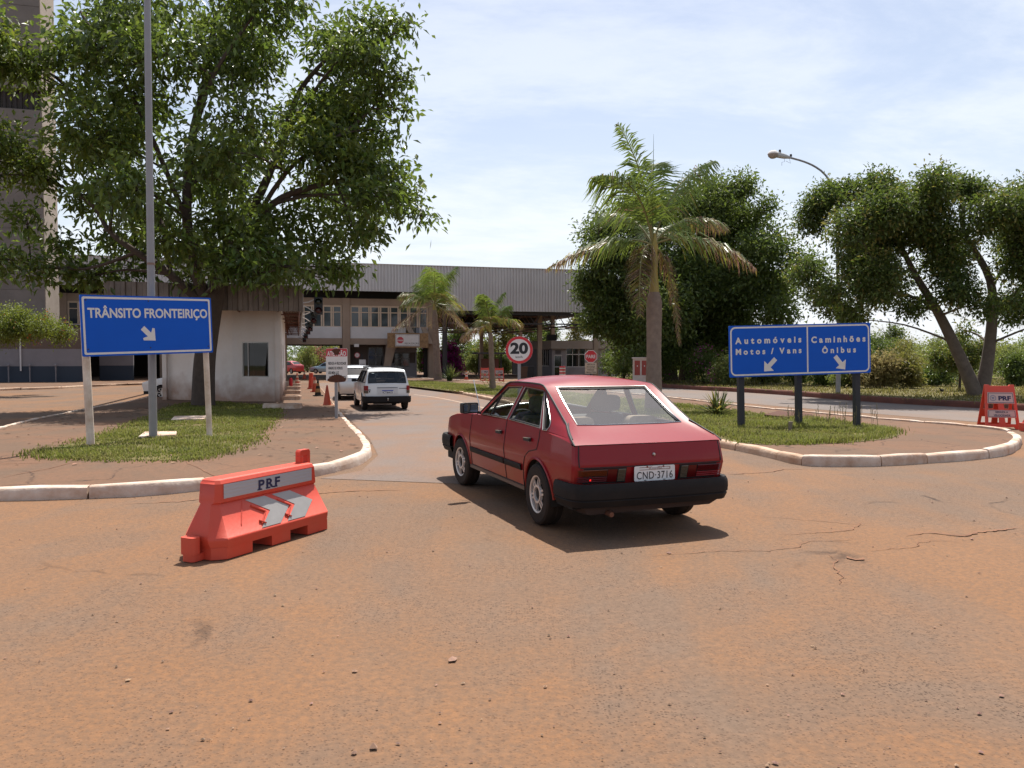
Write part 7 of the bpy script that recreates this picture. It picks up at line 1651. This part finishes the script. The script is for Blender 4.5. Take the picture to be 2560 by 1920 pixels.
# ---- shrubs behind the far verge: (u, base v, top v, half width px, depth, material, label, extra)
def shrub(name, u, vb, vt, hw, d, lm, label, seed, n, size, group=None, fl=None, stem=True, cat='shrub', shape=1.0):
    rr = random.Random(seed); rng = np.random.default_rng(seed); base = P(u, vb, d); base.z = T(min(base.y, 139))+(VH if u > 1480 else 0); K = d/2000; e = thing(name, base, 0, label, cat, group)
    H_ = ((CAM_H+(892-vt)*K)-base.z)*(1.12 if d < 95 else 1.38); W_ = hw*K; L_ = []
    for i in range(11):
        t = .22+.78*rr.random(); wv = W_*(1-.55*abs(t-.45)); L_.append((rr.uniform(-1, 1)*wv*.75, rr.uniform(-.8, .8)*wv*.7, H_*t*.86, max(.25, W_*rr.uniform(.28, .45)), max(.2, min(H_*.3, W_*.4)*rr.uniform(.7, 1.2))))
    L_.append((rr.uniform(-.2, .2)*W_, 0, H_*.88, W_*.3, H_*.14))
    V, F = leaf_cloud(L_, n, size, rng=rng, droop=.15, per=8, rc=size*2.6, shell=.35); k = V[:, 2].reshape(-1, 4).min(1) > .02; V = V.reshape(-1, 4, 3)[k].reshape(-1, 3); F = np.arange(len(V)).reshape(-1, 4); np_mesh('foliage', V, F, lm, parent=e)
    m = MB()
    for l in L_[::2]: limb(m, [(rr.uniform(-.1, .1), rr.uniform(-.1, .1), -.05), (l[0]*.4, l[1]*.4, l[2]*.5), (l[0], l[1], l[2])], .045*min(1.5, H_/2), .012, 6)
    m.build('stem', M_bark, e, ang=60)
    if fl: V, F = leaf_cloud([L_[i] for i in fl[3]] if len(fl) > 3 else L_, fl[1], fl[2], rng=rng, droop=.1, per=16, rc=fl[2]*2.4, shell=.98); np_mesh('flowers', V, F, fl[0], parent=e)['kind'] = 'stuff'
    return e
g1 = 'shrubs behind the far verge'
S_ = [(1640, 962, 880, 42, 52, M_leaf_mid, 'flowering shrub with magenta flowers right of the rounded tree trunk', (M_mag, 130, .12, [2, 5])), (1760, 965, 875, 48, 50, M_leaf_mid, 'magenta flowered shrub under the rounded tree, left of the lane sign', (M_mag, 220, .13, [1, 4, 11])), (1815, 970, 900, 40, 47, M_leaf_pale, 'pale bush with a few pink flowers just left of the lane sign', (M_mag, 120, .12, [3])), (1560, 945, 850, 55, 60, M_leaf_mid, 'green bush between the customs hut and the royal palm', None),
      (1905, 968, 900, 50, 50, M_leaf_pale, 'light green bush seen under the lane sign, between its first two posts', None), (1985, 968, 905, 40, 48, M_leaf_ficus, 'dark bush seen under the lane sign beside its middle post', None), (2060, 972, 900, 34, 46, M_leaf_mid, 'bush beside the street lamp pole under the lane sign', (M_mag, 60, .10, [2])), (2118, 975, 915, 34, 44, M_leaf_pale, 'yellowish bush right of the street lamp pole', (M_pink, 60, .09, [2])),
      (2190, 975, 905, 46, 43, M_dry, 'dry straw coloured bush just right of the lane sign', None), (2255, 975, 905, 40, 43, M_leaf_olive, 'olive bush with drying leaves beside the straw bush', None), (2275, 945, 862, 62, 50, M_leaf_olive, 'tall yellow-green bush in the scrub right of the lane sign', None), (2200, 930, 842, 60, 58, M_leaf_mid, 'bushy green thicket beyond the olive bush', None), (2130, 950, 850, 50, 54, M_leaf_ficus, 'dark thicket shrub hidden partly by the right edge of the lane sign', None), (2235, 900, 826, 30, 62, M_leaf_mid, 'small round topped sapling under the bare branches', None),
      (2345, 965, 920, 44, 46, M_leaf_ficus, 'low dark bush left of the small sapling', None), (2350, 905, 850, 55, 68, M_leaf_pale, 'pale rounded bush in the scrub behind the small sapling', None), (2520, 960, 880, 55, 50, M_leaf_pale, 'pale leafy bush right of the forked trunk', None), (2580, 950, 850, 60, 56, M_leaf_mid, 'green bush at the right edge behind the folding board', None), (2460, 930, 862, 50, 62, M_leaf_olive, 'olive bush seen between the forked trunks', None), (2545, 960, 900, 24, 46, M_leaf_ficus, 'dark narrow bush at the right edge above the folding board', None)]
for i, (u, vb, vt, hw, d, lm, lb, fl) in enumerate(S_): shrub('shrub', u, vb, vt, hw, d, lm, lb, 100+i, 5200, .16 if lm is not M_dry else .2, g1, fl)
# small sapling tree with layered dark crown, bare snag
b4 = G(2398, 985, VH)
tree('sapling_tree', b4, 'small sapling with slim trunk and flat dark layered crown left of the forked trunk', 40.0, [([(2398, 985, 0), (2400, 935, 0), (2395, 900, 0)], .07, .05), ([(2400, 935, 0), (2375, 925, 0), (2345, 905, 0)], .04, .02), ([(2400, 930, 0), (2430, 905, 0), (2445, 890, 0)], .04, .02)], [(2350, 900, 22), (2345, 885, 16), (2380, 890, 26), (2400, 870, 24), (2405, 850, 16), (2430, 885, 26), (2450, 870, 18), (2410, 905, 24), (2375, 910, 18)], 9000, .12, M_leaf_ficus, M_bark, dy=(-.5, .5), seed=12, twig=.012, droop=.1, extra=(('sunlit_tint_foliage', M_leaf_olive, 2600, .12, None),))  # olive leaves put the sunlight into the crown colour
q = P(2222, 880, 62); e = thing('bare_tree', (q.x, q.y, T(62)+VH), 0, 'leafless grey snag rising above the scrub right of the lane sign', 'tree'); m = MB(); f = lambda u, v, o=0: P(u, v, 62)+Vector((0, o, 0))-Vector((q.x, q.y, T(62)+VH))
for pts, r0, r1 in (([(2226, 950), (2226, 860), (2224, 815), (2222, 795)], .07, .02), ([(2226, 850), (2205, 828), (2188, 815)], .035, .01), ([(2225, 830), (2240, 808), (2254, 796)], .03, .008), ([(2224, 818), (2236, 812)], .018, .006), ([(2225, 806), (2217, 792)], .015, .005), ([(2213, 836), (2206, 815)], .02, .006), ([(2226, 845), (2246, 828), (2255, 829)], .025, .006)): limb(m, [f(*p) for p in pts], r0, r1, 6)
m.build('bare_branches', M_barkl, e)
# bougainvillea and plants around the canopy
shrub('bougainvillea', 1126, 946, 876, 34, 82, M_leaf_mid, 'bright magenta bougainvillea beside the dark building column', 71, 4200, .2, fl=(M_mag, 5200, .26), cat='bougainvillea')
shrub('bougainvillea', 1082, 946, 880, 16, 84, M_leaf_mid, 'smaller pinkish bougainvillea seen left of the full crowned palm trunk', 72, 1500, .2, fl=(M_mag, 1600, .26), cat='bougainvillea')
shrub('shrub', 1524, 946, 888, 22, 73, M_leaf_ficus, 'shrub with purple flowers in front of the hut stair rail', 73, 2600, .16, fl=(M_mag, 90, .14))
# mid-distance trees beyond the right canopy
mids = [(1150, 935, 846, 42, 118, M_leaf_ficus, 'dense dark tree beyond the magenta bougainvillea'), (1200, 938, 880, 40, 112, M_leaf_mid, 'low green tree left of the slim palm trunk beyond the lane'), (1238, 935, 815, 62, 104, M_leaf_olive, 'airy olive tree behind the round 20 sign'), (1310, 935, 818, 55, 106, M_leaf_mid, 'leafy tree right behind the round 20 sign'), (1370, 930, 812, 50, 118, M_leaf_ficus, 'dark tree rising behind the hut roof'), (1440, 930, 822, 50, 115, M_leaf_olive, 'yellow-green tree behind the right half of the hut roof'), (1530, 930, 838, 60, 125, M_leaf_mid, 'pale green tree right of the hut seen past the last canopy column'), (1255, 948, 905, 32, 100, M_leaf_pale, 'bright pale bush beyond the folding boards'), (1190, 948, 905, 30, 101, M_leaf_pale, 'bright bush behind the far slim cabinet'), (1062, 948, 885, 14, 96, M_leaf_pale, 'bright bush seen through the end of the building ground floor')]
for i, (u, vb, vt, hw, d, lm, lb) in enumerate(mids): shrub('tree' if 'tree' in lb else 'shrub', u, vb, vt, hw, d, lm, lb, 140+i, 5200, .34 if 'tree' in lb else .22, 'trees beyond the right canopy', cat='tree' if 'tree' in lb else 'shrub')
# planting beyond the passage
for i, (u, vb, vt, hw, d, lm, lb, fl) in enumerate(((770, 928, 880, 26, 124, M_leaf_pale, 'light green bush beyond the passage above the parked cars', None), (792, 925, 886, 26, 128, M_leaf_mid, 'pink flowering bush beyond the passage above the blue grey car', (M_pink, 2600, .26)), (830, 925, 885, 26, 130, M_leaf_mid, 'yellow flowering bush beyond the passage', (M_yelf, 500, .24, [1, 4, 7])), (870, 925, 878, 30, 132, M_leaf_pale, 'green bush beyond the passage beside the pilaster', None))):
    shrub('shrub', u, vb, vt, hw, d, lm, lb, 160+i, 2600, .28, 'planting beyond the passage', fl)
shrub('tree', 820, 925, 838, 90, 138, M_leaf_ficus, 'dark spreading tree beyond the passage', 170, 9000, .4, cat='tree')
# scrub and far tree belt
def belt(name, label, items, n, size, m, cat):
    V, F = leaf_cloud(items, n, size, droop=.1, per=8, rc=size*2.5, shell=.4); return tag(np_mesh(name, V, F, m), label, cat, kind='stuff')
rr = random.Random(77); it = []
for i in range(240):
    d = rr.uniform(170, 420); u = rr.uniform(-900, 3600); q = P(u, 880, d); h = rr.uniform(3.5, 8.0)*(1.0 if d < 300 else 1.2); it.append((q.x, q.y, -.8+h*.45, rr.uniform(5, 12), h*.55))
belt('far_tree_belt', 'far belt of trees along the horizon', it, 64000, 1.0, M_leaf_mid, 'woodland')
it = []
for i in range(130):
    u = rr.uniform(2080, 2900); d = rr.uniform(58, 150); q = P(u, 900, d); h = rr.uniform(1.2, 3.2)+d*.012; it.append((q.x, q.y, T(min(q.y, 139))+VH*(d < 138)+h*.4, rr.uniform(1.5, 4), h*.6))
for i in range(40):
    u = rr.uniform(1560, 2100); d = rr.uniform(62, 110); q = P(u, 900, d); h = rr.uniform(1.0, 2.4); it.append((q.x, q.y, T(min(q.y, 139))+VH+h*.4, rr.uniform(1.5, 3.5), h*.6))
belt('scrub', 'mixed scrub and tall grass filling the ground behind the shrubs', it, 52000, .33, M_leaf_pale, 'scrub')
# fallen leaves on the left pavement and under the trees
n = 420; x = RNG.uniform(-14, -2, n); y = RNG.uniform(10.5, 27, n); a = RNG.random(n)*6.28; s = .03+.04*RNG.random(n); keep = inside(x, y, isl); x, y, a, s = x[keep], y[keep], a[keep], s[keep]
z = Tv(y)+IH+.012; c, sn = np.cos(a), np.sin(a); V = np.stack([np.c_[x-c*s, y-sn*s, z], np.c_[x+sn*s*.45, y-c*s*.45, z+.008], np.c_[x+c*s, y+sn*s, z+.004], np.c_[x-sn*s*.45, y+c*s*.45, z+.012]], 1).reshape(-1, 3)
tag(np_mesh('fallen_leaves', V, np.arange(len(V)).reshape(-1, 4), mat('fallen_leaf', (.16, .09, .045), .8, island=.5)), 'dry fallen leaves scattered over the left pavement and lawn', 'leaves', kind='stuff')
# small white house roofs far off in the scrub
for u, v, d, wd, lb in ((2312, 886, 210, 3.2, 'tiny white roofed house far away in the scrub'), (2496, 882, 230, 4.0, 'tiny beige house far away beyond the forked trunk')):
    q = P(u, v, d); e = thing('house', (q.x, q.y, -.8), R(20), lb, 'house'); h = q.z+.8; m = MB(); m.box(-wd/2, wd/2, -2, 2, 0, h); m.build('wall', M_conc, e); m = MB(); m.prism([(-2.4, h), (2.4, h), (0, h+1.1)], -wd/2-.3, wd/2+.3, 'yz'); m.build('roof', M_plaster if wd < 4 else M_conc, e)
